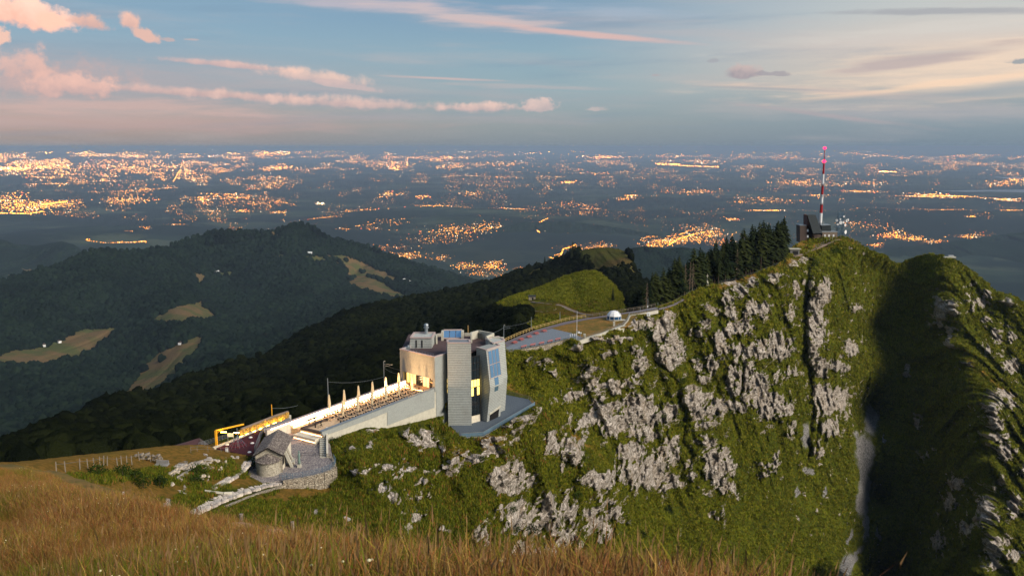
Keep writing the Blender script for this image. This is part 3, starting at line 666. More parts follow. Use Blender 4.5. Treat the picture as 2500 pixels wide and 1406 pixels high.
# ------------------------------------------------------------------ the plain
ZG = -1100.0
def m_plain(t, b):
    pos = t.new('ShaderNodeNewGeometry').outputs['Position']
    n = t.noise(pos, 1 / 1500.0, 5.0, 0.6); n2 = t.noise(pos, 1 / 5000.0, 4.0, 0.6)
    v = t.new('ShaderNodeTexVoronoi'); t.put(v.inputs['Vector'], pos); v.inputs['Scale'].default_value = 1 / 420.0
    r = t.sep(v.outputs['Color'])[0]
    c = t.ramp(r, [(0.0, lin((40, 52, 44))), (0.35, lin((48, 60, 48))), (0.7, lin((66, 74, 58))), (1.0, lin((84, 84, 66)))], 'CONSTANT')
    c = t.mix(t.mr(n, 0.42, 0.56), c, lin((28, 38, 36)))
    c = t.mix(t.mr(n2, 0.45, 0.6, 0.0, 0.7), c, lin((26, 34, 34)))
    t.put(b.inputs['Base Color'], c); b.inputs['Roughness'].default_value = 1.0; b.inputs['Specular IOR Level'].default_value = 0.0
M_PLAIN = mat('plain_fields', m_plain)
rr = np.concatenate([np.array([-4e5, -1e5, -2e4, 0.0]), np.geomspace(1500, 4e5, 220)])
cc = np.sinh(np.linspace(-1, 1, 361) * 3.0) / math.sinh(3.0)
GXp = cc[None, :] * np.maximum(np.abs(rr), 9000)[:, None] * 1.05
GYp = np.broadcast_to(rr[:, None], GXp.shape)
hz = fbm(GXp / 4200, GYp / 4200, oct=5, seed=101)
relief = np.clip(hz, 0, 1) * 240 * np.clip((GYp - 3000) / 3000, 0, 1) * (1 - sstep(GYp, 22000, 50000))
VP = np.stack([GXp, GYp, ZG + relief], -1)
gridmesh('plain', VP, M_PLAIN)
def ground_at(px, py, up=0.0):
    return P(px, py, z=ZG + up)
def m_water(t, b):
    t.put(b.inputs['Base Color'], lin((60, 78, 92))); b.inputs['Roughness'].default_value = 0.35
    b.inputs['Specular IOR Level'].default_value = 0.8
M_WATER = mat('lake_water', m_water)
def sheet(name, pts, m, kind='structure', parent=None, thick=0.0):
    me = bpy.data.meshes.new(name); n = len(pts)
    vs = [tuple(p) for p in pts]; fs = [tuple(range(n))]
    if thick:
        vs += [(p[0], p[1], p[2] - thick) for p in pts]
        fs.append(tuple(range(2 * n - 1, n - 1, -1)))
        for i in range(n): j = (i + 1) % n; fs.append((i, i + n, j + n, j))
    me.from_pydata(vs, [], fs); me.materials.append(m); me.update()
    import bmesh
    bm = bmesh.new(); bm.from_mesh(me); bmesh.ops.recalc_face_normals(bm, faces=bm.faces)
    if not thick:
        bm.faces.ensure_lookup_table()
        if bm.faces[0].normal.z < 0: bm.faces[0].normal_flip()
    bm.to_mesh(me); bm.free()
    o = link(bpy.data.objects.new(name, me), parent)
    if kind: o['kind'] = kind
    return o
lk = [(2290, 467), (2340, 465), (2400, 464), (2500, 463), (2620, 463), (2620, 469), (2500, 470), (2420, 468), (2360, 469)]
sheet('lake_water', [ground_at(x, y, 9 + 230) for x, y in lk], M_WATER)
lk = [(2425, 432), (2500, 433), (2600, 433), (2600, 437), (2500, 438), (2450, 436)]
sheet('lake_water', [ground_at(x, y, 10) for x, y in lk], M_WATER)

# ------------------------------------------------------------------ city lights
nr_ = np.random.RandomState(5)
LX, LY, LP, LC, LS = [], [], [], [], []
def town(px, py, rx, ry, n, bright=1.0, white=0.1, red=0.03, rot=0.0, size=1.0):
    r = np.sqrt(nr_.rand(n)) * (0.45 + 0.95 * nr_.rand(n) ** 1.5); a = nr_.rand(n) * 6.2832
    u = r * np.cos(a) * rx; v = r * np.sin(a) * ry
    # clump along streets
    u = u + np.sin(v * 1.7 + px) * rx * 0.06
    ca, sa = math.cos(R(rot)), math.sin(R(rot))
    x = px + u * ca - v * sa; y = py - (u * sa + v * ca)
    for i in range(n): put(x[i], y[i], bright * (0.35 + 1.5 * nr_.rand() ** 3), white, red, size)
def put(x, y, p, white=0.1, red=0.03, size=1.0):
    LX.append(x); LY.append(y); LP.append(p); k = nr_.rand()
    if k < white: c = (1.0, 0.74, 0.46)
    elif k < white + red: c = (1.0, 0.14, 0.05)
    elif k < 0.68: c = (1.0, 0.31, 0.03)
    else: c = (1.0, 0.43, 0.07)
    LC.append(c); LS.append(size)
# broad glitter: clumped by noise, thick towards the left and the far band
N = 210000
gx = nr_.rand(N) * 2700 - 100; u_ = nr_.rand(N); gy = 367 + (u_ ** 1.55) * 215
dens = np.interp(gy, [366, 372, 385, 420, 450, 500, 540, 585], [0.35, 0.75, 0.9, 0.55, 0.36, 0.26, 0.14, 0.06])
side = np.interp(gx, [-100, 250, 650, 1000, 1500, 1900, 2600], [2.1, 2.0, 1.4, 1.0, 0.85, 0.6, 0.7])
cl = fbm(gx / 38.0, np.log(gy - 352) * 7.5, oct=4, seed=202) ; cl2 = fbm(gx / 130.0, np.log(gy - 350) * 4.0, oct=3, seed=212)
prob = dens * side * np.clip(cl * 2.6 + cl2 * 1.6 + 0.12, 0, 1.2) ** 1.3
gy = gy + nr_.randn(N) * 0.8
far_block = ((gx < 560) & (gy > 523 + gx * 0.04)) | (gy < 366.5)
k = (nr_.rand(N) < prob) & ~far_block
for x, y in zip(gx[k], gy[k]):
    put(x, y, (0.22 + 1.2 * nr_.rand() ** 4) * (1.15 if x < 700 else 0.8), 0.14, 0.03, 0.85)
for a in [(60, 505, 95, 19, 520, 1.7, .06, .02), (20, 490, 70, 14, 220, 1.6), (120, 498, 60, 10, 160, 1.3), (60, 408, 130, 10, 330, 1.4), (30, 412, 60, 4, 160, 1.8), (200, 420, 150, 22, 320, 1.0), (260, 400, 130, 14, 260, 1.0), (380, 408, 130, 14, 260, 1.1), (250, 450, 110, 12, 160, .9), (330, 488, 60, 9, 130, 1.2), (290, 490, 60, 12, 100, 1.0),
          (560, 482, 80, 10, 260, 1.1), (500, 487, 30, 8, 90, 1.4), (600, 495, 100, 7, 120, .9), (660, 455, 60, 10, 110, .9), (680, 410, 60, 5, 140, 1.3), (680, 372, 40, 2.5, 90, 1.3), (960, 400, 70, 12, 160, 1.0), (960, 411, 14, 5, 40, 1.8), (1100, 407, 60, 6, 120, .9), (1050, 388, 50, 5, 80, .9), (1090, 385, 90, 3, 80, 1.0), (1230, 400, 90, 8, 140, .9),
          (950, 475, 30, 8, 90, 1.1), (1030, 480, 25, 6, 60, 1.4, .05, .3), (1150, 472, 40, 6, 70, .9), (890, 515, 50, 9, 110, 1.0), (1060, 508, 60, 10, 130, .9), (1240, 518, 50, 9, 110, .9), (1280, 530, 40, 6, 80, .9), (1480, 384, 70, 4, 150, 1.2), (1720, 395, 60, 6, 90, .9),
          (1120, 578, 90, 11, 420, 1.15), (1200, 572, 45, 9, 180, 1.2), (990, 624, 60, 10, 260, 1.1), (1080, 630, 30, 8, 90, .9), (960, 604, 60, 6, 90, .9), (1060, 590, 90, 7, 160, .8), (1140, 650, 40, 9, 140, 1.2), (1200, 650, 40, 10, 180, 1.4, .05, .1), (1180, 668, 60, 8, 140, .9), (1210, 640, 26, 6, 70, 1.2), (1280, 655, 40, 6, 60, .8),
          (1620, 590, 60, 10, 330, 1.35), (1680, 582, 60, 12, 330, 1.3), (1740, 572, 50, 10, 200, 1.1), (1590, 600, 36, 5, 120, 1.2), (1760, 590, 50, 8, 140, .9), (1700, 562, 80, 8, 130, 1.1, .3), (1790, 547, 26, 3.5, 60, 1.1), (1855, 528, 44, 4, 90, 1.2), (1890, 529, 24, 4, 70, 1.6),
          (1420, 605, 60, 6, 130, .9), (1470, 600, 40, 6, 110, .9), (1440, 425, 60, 5, 70, .8), (1390, 445, 24, 2.5, 50, 1.4), (1400, 500, 70, 7, 110, .8), (1530, 492, 40, 4, 70, 1.1), (1545, 484, 16, 4, 50, 1.3), (1440, 510, 30, 8, 60, .8), (1430, 535, 28, 6, 60, .8), (1700, 468, 80, 7, 150, .9), (1880, 495, 70, 8, 150, .95), (1990, 480, 60, 6, 90, .9), (1940, 445, 60, 8, 140, .95), (2010, 450, 80, 8, 130, .9),
          (2130, 447, 50, 7, 90, .9), (2160, 420, 24, 1.6, 60, 2.0), (2100, 470, 60, 6, 130, 1.0), (2260, 480, 70, 9, 330, 1.2), (2330, 486, 60, 8, 200, 1.0), (2450, 490, 55, 6, 180, 1.3, .3), (2440, 450, 60, 8, 120, .9), (2480, 440, 30, 4, 70, 1.0), (2180, 575, 40, 10, 220, 1.3, .08, .15), (2230, 582, 30, 7, 130, 1.3), (2280, 590, 36, 7, 110, 1.0), (2140, 598, 22, 6, 70, 1.1), (2310, 525, 60, 8, 100, .8), (2370, 577, 50, 6, 120, 1.1), (2130, 560, 60, 6, 90, .8),
          (2400, 545, 50, 5, 70, .8), (2470, 530, 40, 7, 110, 1.1), (2370, 548, 14, 3, 40, 1.4), (2420, 590, 40, 4, 60, .8), (2080, 555, 30, 3, 40, .8), (430, 568, 30, 4, 40, .8), (360, 578, 16, 6, 50, 1.0), (320, 590, 20, 2.5, 30, .9, .1, .4), (310, 613, 40, 2, 70, 1.0), (215, 614, 9, 2.5, 40, 1.3), (350, 610, 8, 2, 30, 1.6), (590, 515, 20, 4, 50, 1.2), (510, 515, 26, 3, 40, 1.0, .4), (680, 518, 30, 4, 70, 1.0),
          (790, 538, 40, 3, 50, .9), (900, 572, 60, 6, 70, .8), (950, 560, 50, 5, 70, .9), (840, 578, 20, 4, 40, .9), (780, 497, 14, 4, 40, 1.8, .7), (1810, 500, 40, 4, 50, .9), (1500, 620, 18, 3, 40, 1.6), (1290, 700, 20, 3, 30, .8), (1990, 690, 10, 2, 10, .5)]:
    town(*a)
def road(pts, n, b=1.3, wob=0.6):
    pts = np.array(pts, float); s = np.r_[0, np.cumsum(np.hypot(*np.diff(pts, axis=0).T))]
    for q_ in nr_.rand(n) * s[-1]:
        put(np.interp(q_, s, pts[:, 0]) + nr_.randn() * wob, np.interp(q_, s, pts[:, 1]) + nr_.randn() * wob * .5, b * (.5 + nr_.rand()), .03, .02)
road([(1340, 556), (1310, 566), (1306, 576), (1318, 582)], 90, 1.6); road([(1405, 600), (1375, 608), (1372, 618), (1362, 632), (1340, 628)], 110, 1.8); road([(1372, 618), (1352, 624)], 30, 1.3)
road([(1605, 401), (1650, 404), (1700, 406), (1755, 408)], 130, 1.3, 1.0); road([(1600, 400), (1620, 399), (1660, 402)], 60, 1.4)
road([(423, 445), (432, 430), (442, 414)], 60, 1.1, .25); road([(1560, 590), (1580, 582), (1650, 575), (1700, 560)], 80, 1.2); road([(1630, 600), (1660, 582), (1700, 570), (1740, 566)], 120, 1.6, .8); road([(100, 500), (165, 492)], 60, 2.0); road([(0, 520), (70, 522), (105, 516)], 90, 2.0)
road([(215, 615), (260, 617), (330, 612), (352, 609)], 70, 1.2); road([(620, 500), (680, 492), (720, 500)], 30, 1.0); road([(860, 573), (930, 560), (990, 556)], 40, 1.0)
LX = np.array(LX); LY = np.array(LY); LP = np.array(LP); LC = np.array(LC); LS = np.array(LS)
HAZE_L = 35000.0
dx, dy, dz = dirs(LX, LY)
s_ = (ZG + 12) / dz; ok = (s_ > 0) & (s_ < 4.2e5); LX, LY, LP, LC, LS, dx, dy, dz, s_ = (a[ok] for a in (LX, LY, LP, LC, LS, dx, dy, dz, s_))
LW = np.stack([dx * s_, dy * s_, dz * s_], -1)
hzl = fbm(LW[:, 0] / 4200, LW[:, 1] / 4200, oct=5, seed=101)
rel = np.clip(hzl, 0, 1) * 240 * np.clip((LW[:, 1] - 3000) / 3000, 0, 1) * (1 - sstep(LW[:, 1], 22000, 50000))
LW[:, 2] += rel
dist = np.linalg.norm(LW, axis=1)
dist = np.maximum(dist, 4000)
keep = ~((hzl > 0.42) & (LW[:, 1] < 22000) & (nr_.rand(len(hzl)) < 0.5)); 
LW, LP, LC, LS, dist = LW[keep], LP[keep], LC[keep], LS[keep], dist[keep]
sz = dist / 853.0 * 0.32 * LS * np.clip(LP, 0.5, 1.6) ** 0.5
pw = LP * np.minimum(np.exp(dist / HAZE_L), 90.0) * np.interp(dist, [8e3, 3e4], [1.5, 2.3])
n = len(LW)
octv = np.array([(1.25, 0, 0), (0, 1, 0), (-1.25, 0, 0), (0, -1, 0), (0, 0, 0.8), (0, 0, -0.8)])
octf = np.array([(0, 1, 4), (1, 2, 4), (2, 3, 4), (3, 0, 4), (1, 0, 5), (2, 1, 5), (3, 2, 5), (0, 3, 5)])
vv = (LW[:, None, :] + octv[None] * sz[:, None, None]).reshape(-1, 3)
ff = (octf[None] + (np.arange(n) * 6)[:, None, None]).reshape(-1, 3)
me = bpy.data.meshes.new('city_lights'); me.vertices.add(len(vv)); me.vertices.foreach_set('co', vv.astype(np.float32).ravel())
me.loops.add(ff.size); me.loops.foreach_set('vertex_index', ff.ravel().astype(np.int32)); me.polygons.add(len(ff)); me.polygons.foreach_set('loop_start', np.arange(0, ff.size, 3, dtype=np.int32)); me.update(calc_edges=True)
ca_ = me.attributes.new('lampcol', 'FLOAT_COLOR', 'POINT')
cv = np.repeat(np.c_[LC * pw[:, None], np.ones(n)], 6, axis=0); ca_.data.foreach_set('color', cv.astype(np.float32).ravel())
def m_lamp(t, b):
    em = t.new('ShaderNodeEmission'); t.put(em.inputs[0], t.attr('lampcol', 'Color')); em.inputs[1].default_value = 1.0
    t.l.new(em.outputs[0], t.n['Material Output'].inputs[0])
M_LAMP = mat('street_lamps', m_lamp); M_LAMP.cycles.emission_sampling = 'NONE'
me.materials.append(M_LAMP)
tag(link(bpy.data.objects.new('city_lights', me)), 'thousands of orange and yellow street lights scattered over the plain', None, None, 'stuff')
print('city lights', n)

# ------------------------------------------------------------------ haze
hb = bpy.data.meshes.new('haze'); X_, Yb, Yf, zb, zt = 4.6e5, -4.4e5, 4.4e5, ZG - 40, 40.0
hv = [(x, y, z) for z in (zb, zt) for (x, y) in ((-X_, Yb), (X_, Yb), (X_, Yf), (-X_, Yf))]
hb.from_pydata(hv, [], [(3, 2, 1, 0), (4, 5, 6, 7), (0, 1, 5, 4), (1, 2, 6, 5), (2, 3, 7, 6), (3, 0, 4, 7)]); hb.update()
hm = bpy.data.materials.new('haze_air'); hm.use_nodes = True
ht = NT(hm.node_tree); ht.n.clear()
pv = ht.new('ShaderNodeVolumePrincipled'); pv.inputs['Color'].default_value = (0.40, 0.53, 0.69, 1); pv.inputs['Density'].default_value = 1.0 / HAZE_L
pv.inputs['Anisotropy'].default_value = 0.0
ho = ht.new('ShaderNodeOutputMaterial'); ht.l.new(pv.outputs[0], ho.inputs[1])
hm.cycles.homogeneous_volume = True
hb.materials.append(hm)
tag(link(bpy.data.objects.new('haze', hb)), kind='stuff')

# ================================================================== objects
import bmesh
class MB:
    def __init__(s): s.v = []; s.f = []
    def poly(s, pts): n = len(s.v); s.v += [tuple(p) for p in pts]; s.f.append(tuple(range(n, n + len(pts))))
    def hexa(s, b, t):
        """loft between two equal rings of points"""
        n = len(s.v); k = len(b); s.v += [tuple(p) for p in b] + [tuple(p) for p in t]
        s.f.append(tuple(range(n + k - 1, n - 1, -1))); s.f.append(tuple(range(n + k, n + 2 * k)))
        for i in range(k): j = (i + 1) % k; s.f.append((n + i, n + j, n + k + j, n + k + i))
        return s
    def prism(s, plan, z0, z1):
        return s.hexa([(p[0], p[1], z0) for p in plan], [(p[0], p[1], z1) for p in plan])
    def box(s, c, size, rz=0.0, rx=0.0):
        M = Matrix.Rotation(rz, 3, 'Z') @ Matrix.Rotation(rx, 3, 'X'); c = Vector(c); a, b, h = size[0] / 2, size[1] / 2, size[2] / 2
        q = lambda x, y, z: c + M @ Vector((x, y, z))
        return s.hexa([q(-a, -b, -h), q(a, -b, -h), q(a, b, -h), q(-a, b, -h)], [q(-a, -b, h), q(a, -b, h), q(a, b, h), q(-a, b, h)])
    def beam(s, p0, p1, w, h=None, up=(0, 0, 1)):
        p0, p1 = Vector(p0), Vector(p1); h = h or w; d = (p1 - p0)
        if d.length < 1e-6: return s
        d.normalize(); u = Vector(up)
        if abs(d.dot(u)) > 0.95: u = Vector((0, 1, 0))
        a = d.cross(u).normalized() * w / 2; b = a.cross(d).normalized() * h / 2
        return s.hexa([p0 - a - b, p0 + a - b, p0 + a + b, p0 - a + b], [p1 - a - b, p1 + a - b, p1 + a + b, p1 - a + b])
    def tube(s, p0, p1, r0, r1=None, n=8):
        p0, p1 = Vector(p0), Vector(p1); r1 = r0 if r1 is None else r1; d = (p1 - p0).normalized()
        u = Vector((0, 0, 1)) if abs(d.z) < 0.9 else Vector((1, 0, 0)); a = d.cross(u).normalized(); b = d.cross(a).normalized()
        ring = lambda p, r: [p + a * math.cos(6.28319 * i / n) * r + b * math.sin(6.28319 * i / n) * r for i in range(n)]
        return s.hexa(ring(p0, r0), ring(p1, r1))
    def lathe(s, c, prof, n=12):
        c = Vector(c); n0 = len(s.v)
        for r, z in prof: s.v += [tuple(c + Vector((math.cos(6.28319 * i / n) * r, math.sin(6.28319 * i / n) * r, z))) for i in range(n)]
        for k in range(len(prof) - 1):
            for i in range(n): j = (i + 1) % n; a = n0 + k * n; s.f.append((a + i, a + j, a + n + j, a + n + i))
        s.f.append(tuple(range(n0 + n - 1, n0 - 1, -1))); m = n0 + (len(prof) - 1) * n; s.f.append(tuple(range(m, m + n)))
        return s
    def wallpoly(s, pts, off):
        """a polygon given in 3D, thickened by the offset vector"""
        off = Vector(off); return s.hexa([Vector(p) for p in pts], [Vector(p) + off for p in pts])
    def build(s, name, m, parent=None, origin=None, bevel=0.0, smooth=False):
        me = bpy.data.meshes.new(name)
        o0 = Vector(origin) if origin is not None else (parent.matrix_world.translation.copy() if False else Vector((0, 0, 0)))
        vs = [tuple(Vector(v) - o0) for v in s.v] if origin is not None else s.v
        me.from_pydata(vs, [], s.f); me.materials.append(m)
        bm = bmesh.new(); bm.from_mesh(me); bmesh.ops.recalc_face_normals(bm, faces=bm.faces)
        if bevel: bmesh.ops.bevel(bm, geom=bm.edges[:], offset=bevel, segments=1, affect='EDGES')
        bm.to_mesh(me); bm.free()
        if smooth: me.polygons.foreach_set('use_smooth', [True] * len(me.polygons))
        me.update()
        o = bpy.data.objects.new(name, me); COL.objects.link(o)
        if parent is not None: o.parent = parent
        if origin is not None: o.location = o0
        return o
def thing(name, loc, label, cat, group=None, rz=0.0):
    o = bpy.data.objects.new(name, None); COL.objects.link(o); o.location = loc; o.rotation_euler.z = rz; o.empty_display_size = 0.3
    return tag(o, label, cat, group)
def kids(o): return [c for c in bpy.data.objects if c.parent == o]
def copy_tree(src, loc=None, rz=None, label=None, group=None, children=None, scale=None):
    c = src.copy(); COL.objects.link(c)
    if loc is not None: c.location = loc
    if rz is not None: c.rotation_euler.z = rz
    if scale is not None: c.scale = (scale, scale, scale)
    if label: c['label'] = label
    if group: c['group'] = group
    for ch in (children if children is not None else kids(src)):
        cc = ch.copy(); COL.objects.link(cc); cc.parent = c
    return c
ORD = ['first', 'second', 'third', 'fourth', 'fifth', 'sixth', 'seventh', 'eighth', 'ninth', 'tenth', 'eleventh', 'twelfth', 'thirteenth', 'fourteenth', 'fifteenth', 'sixteenth']

def m_stonecourse(c1, c2, per, joint=0.5, warm=0.0):
    def fn(t, b):
        pos = t.new('ShaderNodeNewGeometry').outputs['Position']; p = t.sep(pos)
        ph = t.m('FRACT', t.m('DIVIDE', p[2], per))
        band = t.m('MULTIPLY', t.mr(ph, joint - .04, joint + .04), t.mr(ph, 0.93, 0.99, 1.0, 0.0))
        idx = t.m('FLOOR', t.m('DIVIDE', p[2], per))
        n = t.noise(pos, 2.5, 4.0, 0.6); n2 = t.noise(pos, 0.35, 4.0, 0.6)
        wn = t.new('ShaderNodeTexWhiteNoise'); wn.noise_dimensions = '3D'
        t.put(wn.inputs['Vector'], t.comb(t.m('FLOOR', t.m('MULTIPLY', t.m('ADD', p[0], t.m('MULTIPLY', p[1], .6)), 0.55)), idx, 0.0))
        c = t.mix(band, c1, c2)
        c = t.mix(t.m('MULTIPLY', t.sep(wn.outputs['Color'])[0], 0.22), c, tuple(v * 0.6 for v in c2[:3]) + (1,))
        c = t.mix(t.mr(n, 0.35, 0.7, 0, .35), c, tuple(v * 0.7 for v in c1[:3]) + (1,))
        c = t.mix(t.mr(n2, 0.5, 0.75, 0, .25), c, lin((120, 112, 98)))
        t.put(b.inputs['Base Color'], c); b.inputs['Roughness'].default_value = 0.85
        t.put(b.inputs['Normal'], t.bump(t.m('ADD', band, t.m('MULTIPLY', n, 0.3)), 0.6, 0.08))
    return fn
M_STONE = mat('banded_stone', m_stonecourse(lin((144, 148, 144)), lin((184, 188, 182)), 0.46))
M_STONEF = mat('banded_stone_fine', m_stonecourse(lin((150, 154, 150)), lin((172, 176, 170)), 0.22))
M_CAP = simple('parapet_capping', lin((178, 160, 154)), 0.7, var=0.08)
M_CONC = simple('pale_concrete', lin((184, 180, 164)), 0.85, var=0.1, scale=1.2, bump=0.02)
M_CONCD = simple('grey_concrete', lin((128, 126, 122)), 0.85, var=0.15, scale=1.2, bump=0.02)
M_ROOF = simple('roof_membrane', lin((82, 66, 66)), 0.9, var=0.15, scale=0.7)
M_GRAVEL = simple('blue_gravel', lin((112, 120, 128)), 0.95, var=0.42, scale=5.0, bump=0.05)
M_DECKG = simple('dark_gravel', lin((84, 94, 104)), 0.95, var=0.45, scale=6.0, bump=0.05)
M_METAL = simple('galvanised_metal', lin((150, 158, 162)), 0.45, metal=0.6, var=0.08)
M_BLUEM = simple('blue_grey_steel', lin((92, 116, 132)), 0.5, metal=0.2, var=0.08)
M_DARKM = simple('dark_metal', lin((46, 44, 44)), 0.5, metal=0.4)
M_BLACK = simple('black_plastic', lin((32, 30, 30)), 0.6)
M_WHITE = simple('white_paint', lin((222, 222, 220)), 0.6, var=0.05)
M_PLASTER = simple('cream_plaster', lin((206, 198, 178)), 0.9, var=0.1, scale=1.5, bump=0.03)
M_CANVAS = simple('cream_canvas', lin((214, 196, 160)), 0.9, var=0.08, scale=6)
M_TERRF = simple('terrace_floor', lin((206, 176, 140)), 0.8, var=0.12, scale=1.6)
M_TIMBER = simple('weathered_timber', lin((150, 122, 78)), 0.85, var=0.2, scale=4)
M_GREYW = simple('grey_post_wood', lin((128, 118, 104)), 0.9, var=0.2, scale=8)
M_RED = simple('red_bench_paint', lin((190, 92, 78)), 0.6, var=0.12)
M_RUBBER = simple('dark_red_rubber', lin((66, 28, 38)), 0.95, var=0.2, scale=2.0)
M_PATHA = simple('grey_asphalt', lin((104, 98, 102)), 0.95, var=0.14, scale=1.0)
M_TRACK = simple('pale_track', lin((128, 112, 98)), 0.95, var=0.18, scale=0.6)
M_TILE = simple('brown_metal_roof', lin((96, 54, 44)), 0.6, var=0.15, scale=0.6)
M_YEL = simple('yellow_lit_steel', lin((236, 170, 40)), 0.6, var=0.06)  # yellow lamplight on the steel, put into its base colour
M_MASTR = simple('red_mast_paint', lin((160, 22, 26)), 0.5, var=0.08)
M_BARK = simple('spruce_bark', lin((78, 66, 54)), 0.95, var=0.3, scale=6)
M_DEADW = simple('bleached_dead_wood', lin((122, 104, 88)), 0.95, var=0.2, scale=6)
M_CLAD = simple('brown_vertical_cladding', lin((86, 72, 64)), 0.8, var=0.2, scale=2.0)
M_SOLAR = simple('dark_slate_panel', lin((38, 46, 48)), 0.45, var=0.15, spec=0.4)
def m_glass(t, b):
    t.put(b.inputs['Base Color'], lin((30, 38, 44))); b.inputs['Roughness'].default_value = 0.04
    b.inputs['Specular IOR Level'].default_value = 1.0; b.inputs['Metallic'].default_value = 0.0; b.inputs['Coat Weight'].default_value = 0.6
M_GLASSD = mat('dark_glass', m_glass)
def m_glassb(t, b):
    t.put(b.inputs['Base Color'], lin((170, 214, 240))); b.inputs['Metallic'].default_value = 0.85; b.inputs['Roughness'].default_value = 0.06
M_GLASSB = mat('sky_mirroring_glass', m_glassb)
E_WARM = emis('terrace_light_strip', (1.0, 0.62, 0.30, 1), 20.0)
E_ROOM = emis('lit_room_yellow', (1.0, 0.68, 0.16, 1), 1.3)
E_ROOM2 = emis('lit_room_dim', (1.0, 0.72, 0.35, 1), 0.5)
E_RED = emis('red_beacon', (1.0, 0.01, 0.05, 1), 5.0)
def m_rubble(c1, c2, c3, sc, zs=1.6, mortar=None, bmp=0.12):
    def fn(t, b):
        pos = t.vm('MULTIPLY', t.new('ShaderNodeNewGeometry').outputs['Position'], (1, 1, zs))
        e = t.voro(pos, sc, 'DISTANCE_TO_EDGE'); r = t.sep(t.voro(pos, sc, 'F1', out=1))[0]
        n = t.noise(pos, sc * 2.5, 4.0, 0.65)
        c = t.mix(r, c1, c2); c = t.mix(t.mr(n, 0.4, 0.7, 0, .5), c, c3)
        c = t.mix(t.mr(e, 0.02, 0.10, 0.8, 0.0), c, mortar or lin((60, 56, 50)))
        t.put(b.inputs['Base Color'], c); b.inputs['Roughness'].default_value = 0.95
        t.put(b.inputs['Normal'], t.bump(t.m('ADD', t.mr(e, 0.0, 0.15), t.m('MULTIPLY', r, 0.5)), 0.9, bmp))
    return fn
M_RUBBLE = mat('rubble_masonry', m_rubble(lin((146, 134, 116)), lin((200, 190, 170)), lin((128, 116, 98)), 1.7, 2.2))
M_APSE = mat('small_rubble_masonry', m_rubble(lin((190, 182, 160)), lin((220, 212, 194)), lin((160, 148, 128)), 3.2, 1.4, lin((124, 116, 100))))
M_SLATE = mat('stone_roof_slabs', m_rubble(lin((112, 102, 98)), lin((160, 150, 138)), lin((92, 82, 78)), 2.2, 1.0, lin((58, 52, 50)), 0.1))
M_COBBLE = mat('irregular_paving', m_rubble(lin((104, 98, 102)), lin((134, 128, 126)), lin((88, 82, 82)), 1.5, 1.0, lin((176, 166, 156)), 0.05))
M_SLAB = simple('limestone_slab', lin((178, 166, 150)), 0.9, var=0.2, scale=1.5, bump=0.05)

# ------------------------------------------------------------------ the stone hotel and its terrace
ZT = -63.2                                  # dining terrace level
W0 = P(1061, 948, z=-62.2); W1 = P(785, 1055, z=-62.2)
wa = (W0 - W1); wa.z = 0; wa.normalize()    # along the terrace, towards the building
wb = Vector((-wa.y, wa.x, 0))               # across it, away from the cliff
def onwall(px, py, p0=None, off=0.0):
    """point of the long wall's vertical plane seen in this direction"""
    dx, dy, dz = dirs(px, py); d_ = Vector((float(dx), float(dy), float(dz))); p0 = (p0 or W0) + wb * off
    return d_ * (wb.dot(p0) / wb.dot(d_))
hotel = thing('stone_building', P(1120, 1036, z=-73), 'faceted grey stone building with banded towers on the cliff edge', 'building')
HO = hotel.location.copy()
def part(mb, name, m, parent=hotel, **k):
    """children of a thing: vertices are given in the world, stored relative to the thing"""
    root = parent
    while root.parent: root = root.parent
    o0 = Vector(root.location)
    for i, v in enumerate(mb.v): mb.v[i] = tuple(Vector(v) - o0)
    o = mb.build(name, m, None, **k); o.parent = parent
    return o
A = onwall(1061, 873); zA = A.z
fd = (P(976, 853, z=zA) - A); fd.z = 0; fl = fd.length; fd.normalize()
def blockpt(a, b, z): p = A + wa * a + fd * b; return Vector((p.x, p.y, z))
# restaurant block: right wall, lintel over the opening, left jamb, back
zl = -59.9; aD = 5.3
th = 0.45
mb = MB(); mb.hexa([blockpt(0, 0, zl), blockpt(0, fl, zl), blockpt(th, fl, zl), blockpt(th, 0, zl)], [blockpt(0, 0, zA), blockpt(0, fl, zA), blockpt(th, fl, zA), blockpt(th, 0, zA)])
mb.hexa([blockpt(0, 0, ZT), blockpt(0, 0.9, ZT), blockpt(th, 0.9, ZT), blockpt(th, 0, ZT)], [blockpt(0, 0, zl), blockpt(0, 0.9, zl), blockpt(th, 0.9, zl), blockpt(th, 0, zl)])
mb.hexa([blockpt(0, fl - 1.0, ZT), blockpt(0, fl, ZT), blockpt(th, fl, ZT), blockpt(th, fl - 1.0, ZT)], [blockpt(0, fl - 1.0, zl), blockpt(0, fl, zl), blockpt(th, fl, zl), blockpt(th, fl - 1.0, zl)])
part(mb, 'facade_wall', M_STONEF)
mb = MB(); mb.hexa([blockpt(th, 0, -74.5), blockpt(aD, 0, -74.5), blockpt(aD, 0.5, -74.5), blockpt(th, 0.5, -74.5)], [blockpt(th, 0, zA), blockpt(aD, 0, zA), blockpt(aD, 0.5, zA), blockpt(th, 0.5, zA)])
mb.hexa([blockpt(th, fl, -74.5), blockpt(aD + 6, fl, -74.5), blockpt(aD + 6, fl - .5, -74.5), blockpt(th, fl - .5, -74.5)], [blockpt(th, fl, zA), blockpt(aD + 6, fl, zA), blockpt(aD + 6, fl - .5, zA), blockpt(th, fl - .5, zA)])
part(mb, 'side_wall', M_STONEF)
mb = MB()
